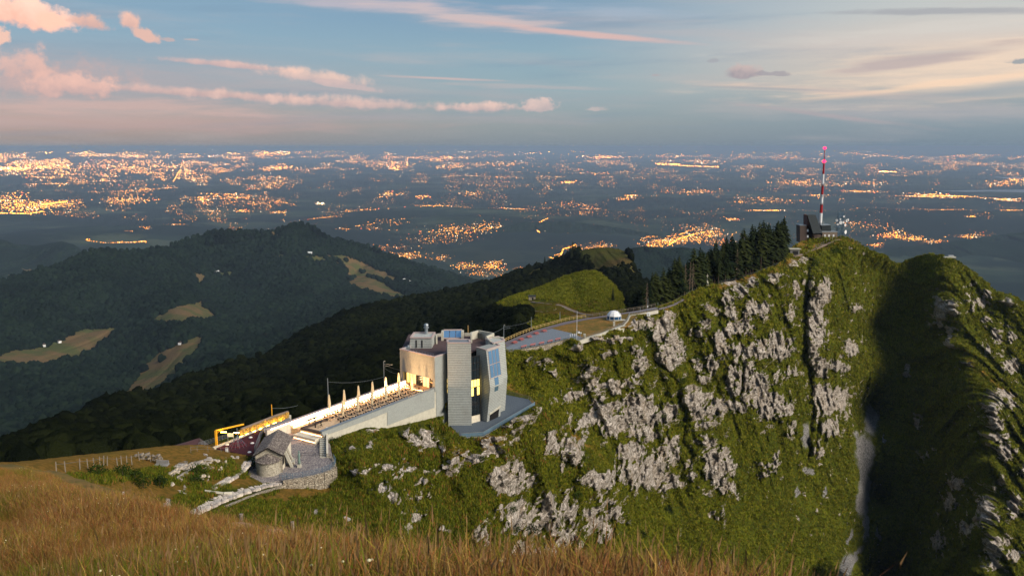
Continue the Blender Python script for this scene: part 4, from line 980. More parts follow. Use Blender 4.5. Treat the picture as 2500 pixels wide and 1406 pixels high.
for (a0, a1, b0, b1) in ((-0.08, 0.55, -0.08, fl + .08), (0.55, aD, -0.08, 0.55), (0.55, aD + 3, fl - .5, fl + .08)):
    mb.hexa([blockpt(a0, b0, zA), blockpt(a1, b0, zA), blockpt(a1, b1, zA), blockpt(a0, b1, zA)], [blockpt(a0, b0, zA + .22), blockpt(a1, b0, zA + .22), blockpt(a1, b1, zA + .22), blockpt(a0, b1, zA + .22)])
part(mb, 'parapet_capping', M_CAP)
# glazed restaurant front inside the opening
mb = MB()
for i in range(10):
    b0 = 1.0 + (fl - 2.0) * i / 9; p = blockpt(1.6, b0, ZT); q2 = blockpt(1.6, b0, zl); mb.beam(p, q2, 0.12)
mb.beam(blockpt(1.6, 1, zl + .1), blockpt(1.6, fl - 1, zl + .1), 0.15); part(mb, 'window_mullions', M_DARKM)
for i in range(9):
    b0 = 1.06 + (fl - 2.0) * i / 9; b1 = 0.94 + (fl - 2.0) * (i + 1) / 9
    mb = MB(); mb.wallpoly([blockpt(1.62, b0, ZT + .05), blockpt(1.62, b1, ZT + .05), blockpt(1.62, b1, zl - .05), blockpt(1.62, b0, zl - .05)], wa * 0.03)
    part(mb, 'window_pane', E_ROOM2 if i in (2, 3, 6, 7) else (E_ROOM if i == 8 else M_GLASSD))
mb = MB(); mb.hexa([blockpt(0.5, .5, ZT - .2), blockpt(8, .5, ZT - .2), blockpt(8, fl - .5, ZT - .2), blockpt(0.5, fl - .5, ZT - .2)], [blockpt(0.5, .5, ZT), blockpt(8, .5, ZT), blockpt(8, fl - .5, ZT), blockpt(0.5, fl - .5, ZT)])
mb.hexa([blockpt(0.5, .5, zl), blockpt(8, .5, zl), blockpt(8, fl - .5, zl), blockpt(0.5, fl - .5, zl)], [blockpt(0.5, .5, zl + .15), blockpt(8, .5, zl + .15), blockpt(8, fl - .5, zl + .15), blockpt(0.5, fl - .5, zl + .15)])
part(mb, 'restaurant_interior', M_TERRF)
# glass core and roof
RZ = -54.45
roofpx = [(980, 852), (1061, 874.5), (1086, 867), (1096, 860), (1149, 860), (1163, 853), (1188, 859), (1218, 848), (1214, 838), (1230, 832), (1205, 822), (1166, 814), (1136, 812), (1078, 812), (1050, 816), (998, 816)]
rp = [P(x, y, z=RZ) for x, y in roofpx]
mb = MB(); mb.prism(rp, RZ - .35, RZ); part(mb, 'roof_deck', M_ROOF)
cen = sum(rp, Vector()) / len(rp)
core = [cen + (p - cen) * 0.90 for p in rp]; core = [(p.x, p.y) for p in core]
mb = MB(); mb.prism(core, -74.5, RZ - .36); part(mb, 'glass_core', M_GLASSD)
# stone fins: outer edges bulge at mid height
def fin(iL, oL, oR, iR, z0, z1, zm, bulge, name='stone_fin', cap=True, m=None):
    """plan: inner-left, outer-left, outer-right, inner-right"""
    out = ((Vector(oL) + Vector(oR)) / 2 - (Vector(iL) + Vector(iR)) / 2).normalized() * bulge
    pl = [Vector(p).to_2d() for p in (iL, oL, oR, iR)]; o2 = out.to_2d()
    lev = [(z0, 0), (zm, 1), (z1, 0)]
    rings = [[(pl[0].x, pl[0].y, z), (pl[1].x + o2.x * k, pl[1].y + o2.y * k, z), (pl[2].x + o2.x * k, pl[2].y + o2.y * k, z), (pl[3].x, pl[3].y, z)] for z, k in lev]
    mb = MB(); n = 0
    for r in rings: mb.v += r
    for a in (0, 4):
        for i in range(4): j = (i + 1) % 4; mb.f.append((a + i, a + j, a + 4 + j, a + 4 + i))
    mb.f.append((3, 2, 1, 0)); mb.f.append((8, 9, 10, 11))
    o = part(mb, name, m or M_STONE)
    if cap:
        mb = MB(); r = rings[2]
        for i in range(4):
            p, q_ = Vector(r[i]), Vector(r[(i + 1) % 4]); c_ = sum((Vector(v) for v in r), Vector()) / 4
            e = (c_ - (p + q_) / 2).normalized() * 0.2; mb.beam(p + e + Vector((0, 0, .12)), q_ + e + Vector((0, 0, .12)), .5, .24)
        part(mb, 'parapet_capping', M_CAP)
        mb = MB(); ri = [c_ + (Vector(v) - c_) * 0.9 for v in r]; mb.hexa([v + Vector((0, 0, .01)) for v in ri], [v + Vector((0, 0, .06)) for v in ri]); part(mb, 'fin_roof', M_GRAVEL)
    return o, rings
z1t = -50.7
f1a, f1b = P(1092, 838, z=z1t), P(1150, 838, z=z1t); f1c, f1d = P(1147, 829, z=z1t), P(1090, 829, z=z1t)
fin(f1d, f1a, f1b, f1c, -74.0, z1t, -62, 0.35, 'stair_tower')
f2 = [P(1163, 850, z=-53.5), P(1187, 855, z=-53.3), P(1220, 844, z=-53.3), P(1206, 838, z=-53.5)]
o2, r2 = fin(*f2, -74.0, -53.3, -63.2, 2.0, 'stone_fin', cap=False)
mb = MB()
for i in range(3):
    p, q_ = Vector(r2[2][i]), Vector(r2[2][i + 1]); mb.beam(p + Vector((0, 0, .12)), q_ + Vector((0, 0, .12)), .4, .24)
part(mb, 'parapet_capping', M_CAP)
# glazing on the upper facet of this fin, and the doorway at its foot
tl, tr, ml, mr_ = (Vector(r2[2][1]), Vector(r2[2][2]), Vector(r2[1][1]), Vector(r2[1][2])); bl, br = Vector(r2[0][1]), Vector(r2[0][2])
nf = (tr - tl).cross(ml - tl).normalized()
if nf.y > 0: nf = -nf
def fq(u, v): a = tl.lerp(tr, u); b_ = ml.lerp(mr_, u); return a.lerp(b_, v)
def fq2(u, v): a = ml.lerp(mr_, u); b_ = bl.lerp(br, u); return a.lerp(b_, v)
nf2 = (mr_ - ml).cross(bl - ml).normalized()
if nf2.y > 0: nf2 = -nf2
us = [0.10, 0.36, 0.62, 0.88]
for r_ in range(2):
    v0, v1 = (0.05, 0.40) if r_ == 0 else (0.42, 0.75)
    for i in range(3):
        mb = MB(); mb.wallpoly([fq(us[i] + .02, v0) + nf * .04, fq(us[i + 1] - .02, v0) + nf * .04, fq(us[i + 1] - .02, v1) + nf * .04, fq(us[i] + .02, v1) + nf * .04], nf * .04)
        part(mb, 'window_pane', M_GLASSB)
for v0, v1 in ((0.77, 0.98),):
    mb = MB(); mb.wallpoly([fq(.36, v0) + nf * .04, fq(.64, v0) + nf * .04, fq(.64, v1) + nf * .04, fq(.36, v1) + nf * .04], nf * .04); part(mb, 'window_pane', M_GLASSB)
mb = MB(); mb.wallpoly([fq2(.34, 0.02) + nf2 * .04, fq2(.62, 0.02) + nf2 * .04, fq2(.60, .14) + nf2 * .04, fq2(.34, .14) + nf2 * .04], nf2 * .04); part(mb, 'window_pane', M_GLASSB)
mb = MB()
for u in us: mb.beam(fq(u, .03) + nf * .05, fq(u, .77) + nf * .05, .1, .12)
for v in (.03, .41, .77): mb.beam(fq(.08, v) + nf * .05, fq(.9, v) + nf * .05, .1, .12)
part(mb, 'window_frame', M_CAP)
mb = MB(); mb.wallpoly([fq2(.18, .74) + nf2 * .02, fq2(.84, .66) + nf2 * .02, fq2(.84, .95) + nf2 * .02, fq2(.18, .99) + nf2 * .02], nf2 * .05); part(mb, 'doorway_recess', M_BLACK)
mb = MB()
mb.wallpoly([fq2(.10, .70) + nf2 * .02, fq2(.92, .60) + nf2 * .02, fq2(.92, .66) + nf2 * .02, fq2(.10, .74) + nf2 * .02], nf2 * .14)
part(mb, 'doorway_frame', M_CONC)
f3 = [P(1186, 828, z=-53.0), P(1204, 838.5, z=-53.0), P(1232, 831, z=-53.0), P(1216, 822, z=-53.0)]
o3, r3 = fin(*f3, -74.0, -53.0, -63.0, 2.0, 'stone_fin', cap=False)
mb = MB()
for i in range(4):
    p, q_ = Vector(r3[2][i]), Vector(r3[2][(i + 1) % 4]); mb.beam(p + Vector((0, 0, .12)), q_ + Vector((0, 0, .12)), .4, .24)
part(mb, 'parapet_capping', M_CAP)
# far fins seen over the roof
zc = -51.6
f6 = [P(1054, 850, z=RZ), P(1003, 850, z=RZ)]
b6 = [Vector((f6[1].x, f6[1].y, 0)), Vector((f6[0].x, f6[0].y, 0)), Vector((f6[0].x + .3, f6[0].y + 6.4, 0)), Vector((f6[1].x + .3, f6[1].y + 6.4, 0))]
mb = MB(); mb.hexa([(b6[0].x - 2.6, b6[0].y, -66), (b6[1].x, b6[1].y, -66), (b6[2].x, b6[2].y, -66), (b6[3].x - 2.6, b6[3].y, -66)], [(p.x, p.y, zc) for p in b6]); part(mb, 'chimney_fin', M_STONE)
mb = MB()
for i in range(4):
    p, q_ = b6[i].copy(), b6[(i + 1) % 4].copy(); p.z = q_.z = zc + .14; mb.beam(p, q_, .45, .3)
part(mb, 'parapet_capping', M_CAP)
mb = MB()
for px_ in (1017, 1031): p = P(px_, 849, z=RZ); mb = MB(); mb.box((p.x, b6[0].y - .04, -53.2), (.35, .12, 2.1)); part(mb, 'wall_slot', M_BLACK)
cs = P(1041, 815, z=zc)
mb = MB(); mb.lathe((cs.x, cs.y, zc), [(.45, 0), (.45, 1.5), (.75, 1.7), (.75, 1.95), (.5, 2.0), (.5, 2.3), (.72, 2.45), (.5, 2.85), (.2, 3.0)], 14); part(mb, 'chimney_cowl', M_METAL)
def para(px0, px1, ytop0, ytop1, zt, name='roof_parapet', t_=.45, hb_=None):
    p, q_ = P(px0, ytop0, z=zt), P(px1, ytop1, z=zt); zb_ = hb_ if hb_ is not None else RZ - .3
    mb = MB(); e = (q_ - p).cross(Vector((0, 0, 1))).normalized() * t_ / 2
    pl = [p - e, q_ - e, q_ + e, p + e]; mb.hexa([(v.x, v.y, zb_) for v in pl], [(v.x, v.y, zt) for v in pl]); return part(mb, name, M_CONC)
para(1055, 1064, 813, 816, -52.4); para(1064, 1066, 816, 822, -52.4)
# back window bay
zk = -51.9
q0, q1 = P(1083, 806.5, z=zk), P(1128, 806, z=zk)
for (a_, b_) in ((1078.5, 1084), (1127, 1132.5)):
    p = P(a_, 806, z=zk); q_ = P(b_, 806, z=zk)
    mb = MB(); mb.prism([(p.x, p.y + .3), (q_.x, q_.y + .3), (q_.x, q_.y - 2.4), (p.x, p.y - 2.4)], -66, zk); part(mb, 'stone_fin', M_CONC)
for i in range(3):
    a_ = q0.lerp(q1, i / 3 + .015); b_ = q0.lerp(q1, (i + 1) / 3 - .015)
    mb = MB(); mb.wallpoly([a_, b_, b_ + Vector((0, -1.6, -1.7)), a_ + Vector((0, -1.6, -1.7))], (0, .04, .04)); part(mb, 'window_pane', M_GLASSB)
mb = MB(); mb.beam(q0 + Vector((0, .1, .1)), q1 + Vector((0, .1, .1)), .4, .3); mb.beam(q0 + Vector((0, -1.7, -1.9)), q1 + Vector((0, -1.7, -1.9)), .4, .3); part(mb, 'window_frame', M_CAP)
para(1150, 1168, 811, 806, -52.2); para(1168, 1205, 806, 813, -52.2); para(1150, 1151, 811, 818, -52.2); para(1205, 1187, 813, 821, -52.2); para(1187, 1230, 821, 823, -52.6); para(1187, 1198, 822, 832, -52.6)
para(1134, 1150, 813, 813, -53.6); para(1066, 1078, 815, 814, -53.6)
mb = MB(); p = P(1143, 812, z=RZ); mb.box((p.x, p.y, RZ + 1.1), (.3, .3, 2.2)); part(mb, 'vent_pipe', M_TIMBER)
mb = MB(); p, q_ = P(1166, 812, z=-52.8), P(1176, 815, z=-52.8); mb.wallpoly([p, q_, q_ + Vector((0, -.8, -1.4)), p + Vector((0, -.8, -1.4))], (0, .05, .05)); part(mb, 'window_pane', M_SOLAR)
mb = MB()
for i in range(9):
    p = P(1003 + 7 * i, 855.5 + 1.65 * i, z=RZ); mb.beam(p, p + Vector((0, 0, .5)), .07)
p, q_ = P(1003, 855.5, z=RZ), P(1059, 868.7, z=RZ); mb.beam(p + Vector((0, 0, .5)), q_ + Vector((0, 0, .5)), .09); part(mb, 'roof_railing', M_METAL)
mb = MB(); p = P(995, 852.5, z=RZ); mb.box((p.x, p.y, RZ + .35), (1.4, 1.1, .7)); mb.lathe((p.x + .2, p.y, RZ + .7), [(.3, 0), (.3, .3), (.1, .5)], 8); part(mb, 'roof_vent_unit', M_METAL)
# lit glazing between the fins: floors, mullions, yellow panes
ga, gb = P(1150, 1000, Y=219.3), P(1172, 1000, Y=221.2)
gA, gB = Vector((ga.x, ga.y, 0)), Vector((gb.x, gb.y, 0))
def gz(u, z): p = gA.lerp(gB, u); p.z = z; return p
levels = [(-71.0, -67.8, 0), (-67.8, -65.6, 0), (-65.6, -63.2, 1), (-63.2, -61.1, 1), (-61.1, -58.5, 0), (-58.5, -56.6, 0), (-56.6, -54.8, 0)]
for z0, z1, l in levels:
    for i in range(3):
        mb = MB(); u0, u1 = i / 3 + .02, (i + 1) / 3 - .02
        mb.wallpoly([gz(u0, z0 + .08), gz(u1, z0 + .08), gz(u1, z1 - .08), gz(u0, z1 - .08)], (0, .05, 0)); part(mb, 'window_pane', E_ROOM if l and (i != 1 or z0 > -64) else M_GLASSD)
mb = MB()
for z0, z1, l in levels: mb.beam(gz(0, z1) - Vector((0, .05, 0)), gz(1, z1) - Vector((0, .05, 0)), .14)
for u in (0, .33, .66, .98): mb.beam(gz(u, -71) - Vector((0, .06, 0)), gz(u, -54.8) - Vector((0, .06, 0)), .1)
part(mb, 'window_mullions', M_DARKM)
mb = MB(); mb.wallpoly([gz(0, -74), gz(1, -74), gz(1, -71.1), gz(0, -71.1)], (0, .2, 0)); part(mb, 'lobby_wall', M_PLASTER)
ha, hb2 = P(1084, 1000, Y=220.5), P(1096, 1000, Y=220.0)
for k_, (z0, z1, l) in enumerate([(-72, -69, 0), (-69, -66.5, 0), (-66.5, -64.9, 0), (-64.9, -63.7, 1), (-63.5, -62.3, 1), (-62.1, -60.9, 1), (-60.7, -59, 0), (-59, -57, 0), (-57, -55, 0)]):
    mb = MB(); mb.wallpoly([(ha.x, ha.y, z0 + .1), (hb2.x, hb2.y, z0 + .1), (hb2.x, hb2.y, z1 - .1), (ha.x, ha.y, z1 - .1)], (0, .05, 0)); part(mb, 'window_pane', E_ROOM if l else M_GLASSD)

# the dining terrace
terr = thing('dining_terrace', (W1.x, W1.y, ZT), 'long lit dining terrace with grey stone wall running down from the building', 'terrace')
def tp(a, b, z): p = W0 + wa * a + wb * b; return Vector((p.x, p.y, z))     # a: metres from the facade (negative = down the terrace)
La = -(W0 - W1).length
WID = 10.6
def wpoly(pts, off, th_, name, m):
    mb = MB(); mb.wallpoly([onwall(x, y, off=off) for x, y in pts], wb * th_); return part(mb, name, m, terr)
wpoly([(785, 1055), (1061, 948), (1061, 994), (946, 1038), (946, 1005.5), (908, 1021), (790, 1064)], 0.0, 0.5, 'stone_parapet_wall', M_STONEF)
wpoly([(785, 1059), (1086, 946), (1087, 1016), (946, 1049), (905, 1042), (800, 1078)], 0.12, 0.38, 'concrete_base_wall', M_CONC)
mb = MB(); c0, c1 = onwall(784.5, 1054.5), onwall(1061, 947.5); mb.hexa([c0 - wb * .12, c1 - wb * .12, c1 + wb * .75, c0 + wb * .75], [v + Vector((0, 0, .16)) for v in (c0 - wb * .12, c1 - wb * .12, c1 + wb * .75, c0 + wb * .75)])
part(mb, 'parapet_capping', M_METAL, terr)
mb = MB(); pl = [tp(La + 5.0, 0.6, 0), tp(1.5, 0.6, 0), tp(1.5, WID, 0), tp(La - 2, WID, 0), tp(La - 2, 6.0, 0), tp(La + 5.0, 6.0, 0)]; 
pl = [tp(La + 1.0, 0.6, 0), tp(1.4, 0.6, 0), tp(1.4, WID, 0), tp(La + 1.0, WID, 0)]
mb.prism([(p.x, p.y) for p in pl], ZT - 1.6, ZT); part(mb, 'terrace_floor', M_TERRF, terr)
# back wall with bench and two light strips
zb2 = ZT + 1.25
mb = MB(); mb.hexa([tp(La - 6, WID, ZT - 2), tp(1.3, WID, ZT - 2), tp(1.3, WID + .5, ZT - 2), tp(La - 6, WID + .5, ZT - 2)], [tp(La - 6, WID, zb2), tp(1.3, WID, zb2), tp(1.3, WID + .5, zb2), tp(La - 6, WID + .5, zb2)]); part(mb, 'back_wall', M_PLASTER, terr)
mb = MB(); mb.hexa([tp(La - 6.1, WID - .12, zb2), tp(1.2, WID - .12, zb2), tp(1.2, WID + .75, zb2), tp(La - 6.1, WID + .75, zb2)], [tp(La - 6.1, WID - .12, zb2 + .12), tp(1.2, WID - .12, zb2 + .12), tp(1.2, WID + .75, zb2 + .12), tp(La - 6.1, WID + .75, zb2 + .12)]); part(mb, 'back_wall_capping', M_CAP, terr)
mb = MB(); mb.hexa([tp(La + 1, WID - .75, ZT), tp(1.2, WID - .75, ZT), tp(1.2, WID, ZT), tp(La + 1, WID, ZT)], [tp(La + 1, WID - .75, ZT + .4), tp(1.2, WID - .75, ZT + .4), tp(1.2, WID, ZT + .4), tp(La + 1, WID, ZT + .4)]); part(mb, 'wall_bench', M_PLASTER, terr)
for (b_, z_) in ((WID - .06, ZT + .56), (WID - .80, ZT + .10), (WID - .06, zb2 - .1)):
    mb = MB(); mb.beam(tp(La - 5 if z_ > ZT + 1 else La + 1, b_, z_), tp(1.0, b_, z_), .07, .09); part(mb, 'light_strip', E_WARM, terr)
# lamps that wash the facade (the building front glows evenly)
mb = MB(); mb.beam(tp(-.9, 1.2, ZT + .05), tp(-.9, WID - 1.4, ZT + .05), .22, .08); part(mb, 'uplight', emis('facade_uplight', (1.0, 0.42, 0.12, 1), 12.0), terr)
for i in range(3):
    ld = bpy.data.lights.new('facade_spot', 'SPOT'); ld.energy = 4200; ld.color = (1.0, .56, .24); ld.spot_size = R(80); ld.spot_blend = .8; ld.shadow_soft_size = .15
    lo = bpy.data.objects.new('facade_spot', ld); COL.objects.link(lo); lo.location = tp(-11, 1.8 + i * 3.5, ZT + 1.6); tgt = blockpt(0, fl * (i + .5) / 3, -57.2); lo.rotation_euler = (lo.location - tgt).to_track_quat('Z', 'Y').to_euler()
# lower steps platform at the near end
mb = MB(); mb.prism([tuple(tp(La - 1.2, 0.9, 0))[:2], tuple(tp(La + 1.0, 0.9, 0))[:2], tuple(tp(La + 1.0, 7.6, 0))[:2], tuple(tp(La - 1.2, 7.6, 0))[:2]], ZT - 1.7, ZT - .5); part(mb, 'lower_step', M_PLASTER, terr)
for (x0_, x1_, y0_, y1_) in ((La + 1.0, La + 1.8, .9, 7.4), (La + 1.0, La + 9, 7.0, 7.6)):
    mb = MB(); mb.prism([tuple(tp(x0_, y0_, 0))[:2], tuple(tp(x1_, y0_, 0))[:2], tuple(tp(x1_, y1_, 0))[:2], tuple(tp(x0_, y1_, 0))[:2]], ZT, ZT + .42); part(mb, 'planter_edge', M_CLAD, terr)
mb = MB(); mb.beam(tp(La + .93, .9, ZT - .42), tp(La + .93, 7.4, ZT - .42), .06, .08); part(mb, 'light_strip', emis('step_light_strip', (1.0, .55, .25, 1), 7.0), terr)
mb = MB(); mb.beam(tp(La - 1.26, .9, ZT - 1.2), tp(La - 1.26, 7.4, ZT - 1.2), .06, .08); part(mb, 'light_strip', emis('step_light_strip', (1.0, .55, .25, 1), 8.0), terr)
mb = MB(); mb.beam(tp(La + 1.0, .68, ZT + .15), tp(La + 7, .68, ZT + .15), .08, .08); part(mb, 'light_strip', E_WARM, terr)

# tall closed parasols: front row of seven, back row of seven
def make_parasol():
    t_ = thing('closed_parasol', (0, 0, 0), '', 'parasol', 'closed parasols on the dining terrace')
    m1 = MB(); m1.lathe((0, 0, 0), [(.32, 0), (.32, .08), (.05, .1), (.05, .6)], 10); m1.build('base', M_METAL, t_)
    m2 = MB(); m2.tube((0, 0, .5), (0, 0, 4.75), .045, n=8); m2.build('pole', M_TIMBER, t_)
    m3 = MB(); prof = [(.06, .75), (.13, .95), (.27, 1.6), (.31, 2.3), (.26, 3.2), (.20, 3.9), (.16, 4.4), (.10, 4.62), (.02, 4.7)]
    n = 14; n0 = 0
    for r_, z_ in prof:
        for i in range(n):
            k = 1.0 + (0.22 if i % 2 else -0.16); a = 6.28319 * i / n; m3.v.append((math.cos(a) * r_ * k, math.sin(a) * r_ * k, z_))
    for kk in range(len(prof) - 1):
        for i in range(n): j = (i + 1) % n; m3.f.append((kk * n + i, kk * n + j, kk * n + n + j, kk * n + n + i))
    m3.build('folded_canopy', M_CANVAS, t_)
    m4 = MB(); m4.lathe((0, 0, 2.0), [(.33, 0), (.33, .06)], 12); m4.build('strap', M_CLAD, t_)
    return t_
para0 = make_parasol(); pk = kids(para0); used = False
# front row bases in the photo
frow = [(1098 / 5.555 + 640, 855 / 5.555 + 870), (1300 / 5.555 + 640, 775 / 5.555 + 870), (1495 / 5.555 + 640, 700 / 5.555 + 870), (1683 / 5.555 + 640, 635 / 5.555 + 870), (1858 / 5.555 + 640, 568 / 5.555 + 870), (2035 / 5.555 + 640, 505 / 5.555 + 870)]
brow = [(915 / 5.555 + 640, 770 / 5.555 + 870), (1118 / 5.555 + 640, 700 / 5.555 + 870), (1312 / 5.555 + 640, 640 / 5.555 + 870), (1502 / 5.555 + 640, 580 / 5.555 + 870), (1682 / 5.555 + 640, 515 / 5.555 + 870), (1856 / 5.555 + 640, 455 / 5.555 + 870)]
for row, nm in ((frow, 'row nearer the stone parapet'), (brow, 'row nearer the lit back wall')):
    for i, (x, y) in enumerate(row):
        p = P(x, y, z=ZT); lb = 'closed cream parasol, %s from the low end in the %s' % (ORD[i], nm)
        if not used: para0.location = p; para0['label'] = lb; used = True
        else: copy_tree(para0, p, rz=rnd.random() * 6, label=lb, children=pk)

# cafe tables with chairs
def make_table():
    t_ = thing('cafe_table', (0, 0, 0), '', 'table', 'cafe tables on the dining terrace')
    m1 = MB(); m1.box((0, 0, .74), (.72, .72, .05)); m1.build('table_top', M_BLACK, t_, bevel=.01)
    m2 = MB(); m2.tube((0, 0, .04), (0, 0, .715), .04, n=6); m2.build('stem', M_DARKM, t_)
    m3 = MB(); m3.lathe((0, 0, 0), [(.26, 0), (.26, .03), (.05, .05)], 10); m3.build('base', M_DARKM, t_)
    return t_
def make_chair():
    t_ = thing('terrace_chair', (0, 0, 0), '', 'chair', 'dark chairs at the cafe tables')
    m1 = MB(); m1.box((0, 0, .45), (.44, .44, .06)); m1.build('seat', M_BLACK, t_)
    m2 = MB(); m2.box((0, .24, .70), (.48, .05, .42), rx=-.12); m2.build('backrest', M_BLACK, t_)
    for sx in (-1, 1):
        for sy in (-1, 1):
            m3 = MB(); m3.tube((sx * .21, sy * .21, 0), (sx * .2, sy * .2, .42), .018, n=4); m3.build('leg', M_DARKM, t_)
        m4 = MB(); m4.beam((sx * .25, -.2, .66), (sx * .25, .22, .68), .04); m4.build('armrest', M_BLACK, t_)
    return t_
tb0 = make_table(); tk = kids(tb0); ch0 = make_chair(); ck = kids(ch0); t_used = c_used = False
ang = math.atan2(wa.y, wa.x)
rownames = ['row along the stone parapet', 'second row from the stone parapet', 'third row from the stone parapet', 'row along the lit back wall']
for r_ in range(4):
    b_ = 2.0 + r_ * 2.15
    for i in range(13):
        a_ = La + 9.2 + i * 2.85 + (1.1 if r_ % 2 else 0)
        if a_ > -1.2: continue
        if r_ == 3 and i > 10: continue
        p = tp(a_ + rnd.uniform(-.1, .1), b_ + rnd.uniform(-.1, .1), ZT)
        lb = 'dark square cafe table, %s from the low end, %s' % (ORD[i], rownames[r_])
        if not t_used: tb0.location = p; tb0.rotation_euler.z = ang; tb0['label'] = lb; t_used = True
        else: copy_tree(tb0, p, rz=ang + rnd.uniform(-.08, .08), label=lb, children=tk)
        for s_i, side in enumerate(('uphill', 'downhill')):
            da = (.72 if s_i == 0 else -.72) + rnd.uniform(-.06, .06); pc = p + wa * da
            lb = 'dark chair on the %s side of the %s table, %s' % (side, ORD[i], rownames[r_])
            rz_ = ang - math.pi / 2 + (0 if s_i == 0 else math.pi) + rnd.uniform(-.15, .15)
            if not c_used: ch0.location = pc; ch0.rotation_euler.z = rz_; ch0['label'] = lb; c_used = True
            else: copy_tree(ch0, pc, rz=rz_, label=lb, children=ck)
# two long bar tables
for i, (x, y) in enumerate(((760, 1027), (775, 1036))):
    p = P(x + 2, y + 5, z=ZT)
    t_ = thing('bar_table', p, ['narrow high bar table nearer the lit back wall at the low end', 'narrow high bar table nearer the planter corner at the low end'][i], 'table', 'bar tables at the low end of the terrace', rz=ang)
    m1 = MB(); m1.box((0, 0, 1.1), (2.6, .6, .07)); m1.build('table_top', M_BLACK, t_)
    for sx in (-.9, .9):
        m2 = MB(); m2.box((sx, 0, .55), (.09, .3, 1.06)); m2.build('leg', M_BLACK, t_)
    for sx in (-.6, 0.0, .6):
        s_ = thing('bar_stool', p + wa * sx - wb * .6, 'round bar stool, %s along the bar table %s' % (ORD[int(sx / .6 + 1)], ['by the back wall', 'by the planter'][i]), 'stool', 'bar stools')
        m3 = MB(); m3.lathe((0, 0, .68), [(.17, 0), (.17, .05)], 10); m3.build('seat', M_CANVAS, s_); m4 = MB(); m4.lathe((0, 0, 0), [(.18, 0), (.18, .02), (.03, .03), (.03, .68)], 8); m4.build('stem', M_DARKM, s_)

# railings
def railing(name, pts, label, h=1.1, spacing=1.6, rails=3, m=M_BLUEM, group=None, cat='railing', post=.06, infill=False, rail_t=.045, toprail=None):
    pts = [Vector(p) for p in pts]; base = pts[0]; t_ = thing(name, base, label, cat, group)
    seg = [(pts[i], pts[i + 1]) for i in range(len(pts) - 1)]
    pm = None
    def postat(p):
        nonlocal pm
        if pm is None: mb_ = MB(); mb_.box((0, 0, h / 2), (post, post, h)); o = mb_.build('post', m, t_); pm = o
        else: o = pm.copy(); COL.objects.link(o)
        o.location = p - base
    for k, (p, q_) in enumerate(seg):
        n = max(1, round((q_ - p).length / spacing))
        for i in range(n): postat(p.lerp(q_, i / n))
    postat(pts[-1])
    for r_ in range(rails):
        z_ = h * (r_ + 1) / rails; tk_ = toprail if (toprail and r_ == rails - 1) else rail_t
        mb_ = MB()
        for p, q_ in seg: mb_.beam(p - base + Vector((0, 0, z_)), q_ - base + Vector((0, 0, z_)), tk_)
        mb_.build('top_rail' if r_ == rails - 1 else 'rail', m, t_)
    if infill:
        for k, (p, q_) in enumerate(seg):
            n = max(1, round((q_ - p).length / spacing))
            for i in range(n):
                a_, b_ = p.lerp(q_, (i + .03) / n) - base, p.lerp(q_, (i + .97) / n) - base
                mb_ = MB(); mb_.wallpoly([a_ + Vector((0, 0, .08)), b_ + Vector((0, 0, .08)), b_ + Vector((0, 0, h - .1)), a_ + Vector((0, 0, h - .1))], Vector((0, .02, 0))); mb_.build('mesh_panel', infill, t_)
    return t_
# viewing deck at the foot of the building
dk = [(1082, 1015), (1100, 1040), (1127, 1068), (1180, 1064), (1306, 990), (1290, 974), (1230, 962), (1150, 975)]
dkp = [P(x, y, z=ZD) for x, y in dk]
sheet('deck_gravel', dkp, M_DECKG, kind='structure', thick=0.25)
mb = MB(); e_ = [dkp[2], dkp[3], dkp[4]]
for p, q_ in ((dkp[2], dkp[3]), (dkp[3], dkp[4])):
    n_ = (q_ - p).cross(Vector((0, 0, 1))).normalized() * .35
    if n_.y > 0: n_ = -n_
    mb.hexa([p + Vector((0, 0, -1.2)), q_ + Vector((0, 0, -1.2)), q_ + n_ + Vector((0, 0, -1.2)), p + n_ + Vector((0, 0, -1.2))], [p + Vector((0, 0, -.06)), q_ + Vector((0, 0, -.06)), q_ + n_ + Vector((0, 0, -.06)), p + n_ + Vector((0, 0, -.06))])
ob = mb.build('retaining_wall', M_PLASTER); tag(ob, 'low pale concrete edge wall under the viewing deck railing', 'retaining wall')
M_MESHP = simple('blue_grey_mesh_panel', lin((96, 124, 144)), 0.5, metal=.2)
railing('deck_railing', [dkp[2], dkp[3], dkp[4]], 'blue grey panelled railing round the viewing deck below the building', 1.1, 1.7, 2, M_METAL, infill=M_MESHP, toprail=.1)
railing('deck_railing', [dkp[4], dkp[5], dkp[6]], 'thin wire railing at the far edge of the viewing deck by the turf', 1.1, 2.4, 3, M_GREYW)

# ------------------------------------------------------------------ plateau behind the building
def ribbon(name, left, right, m, z=None, parent=None, kind='structure', thick=0.0):
    """a strip between two photo polylines on a level"""
    n = 40
    def samp(pl):
        pl = np.array(pl, float); s = np.r_[0, np.cumsum(np.hypot(*np.diff(pl, axis=0).T))]; q = np.linspace(0, s[-1], n)
        return np.interp(q, s, pl[:, 0]), np.interp(q, s, pl[:, 1])
    lx, ly = samp(left); rx_, ry_ = samp(right)
    pts = [P(x, y, z=z) for x, y in zip(lx, ly)] + [P(x, y, z=z) for x, y in zip(rx_[::-1], ry_[::-1])]
    return sheet(name, pts, m, kind=kind, parent=parent, thick=thick)
M_LAWN = mat('dry_lawn', lambda t, b: (lambda pos: (t.put(b.inputs['Base Color'], t.mix(t.mr(t.noise(pos, 0.25, 5.0, 0.65), 0.36, 0.62), lin((96, 84, 24)), t.mix(t.mr(t.noise(pos, 1.5, 4.0, 0.6), .4, .6), lin((150, 104, 48)), lin((112, 92, 30))))), t.put(b.inputs['Normal'], t.bump(t.noise(pos, 3.0, 4.0, .7), 0.8, .4))))(t.new('ShaderNodeNewGeometry').outputs['Position']))
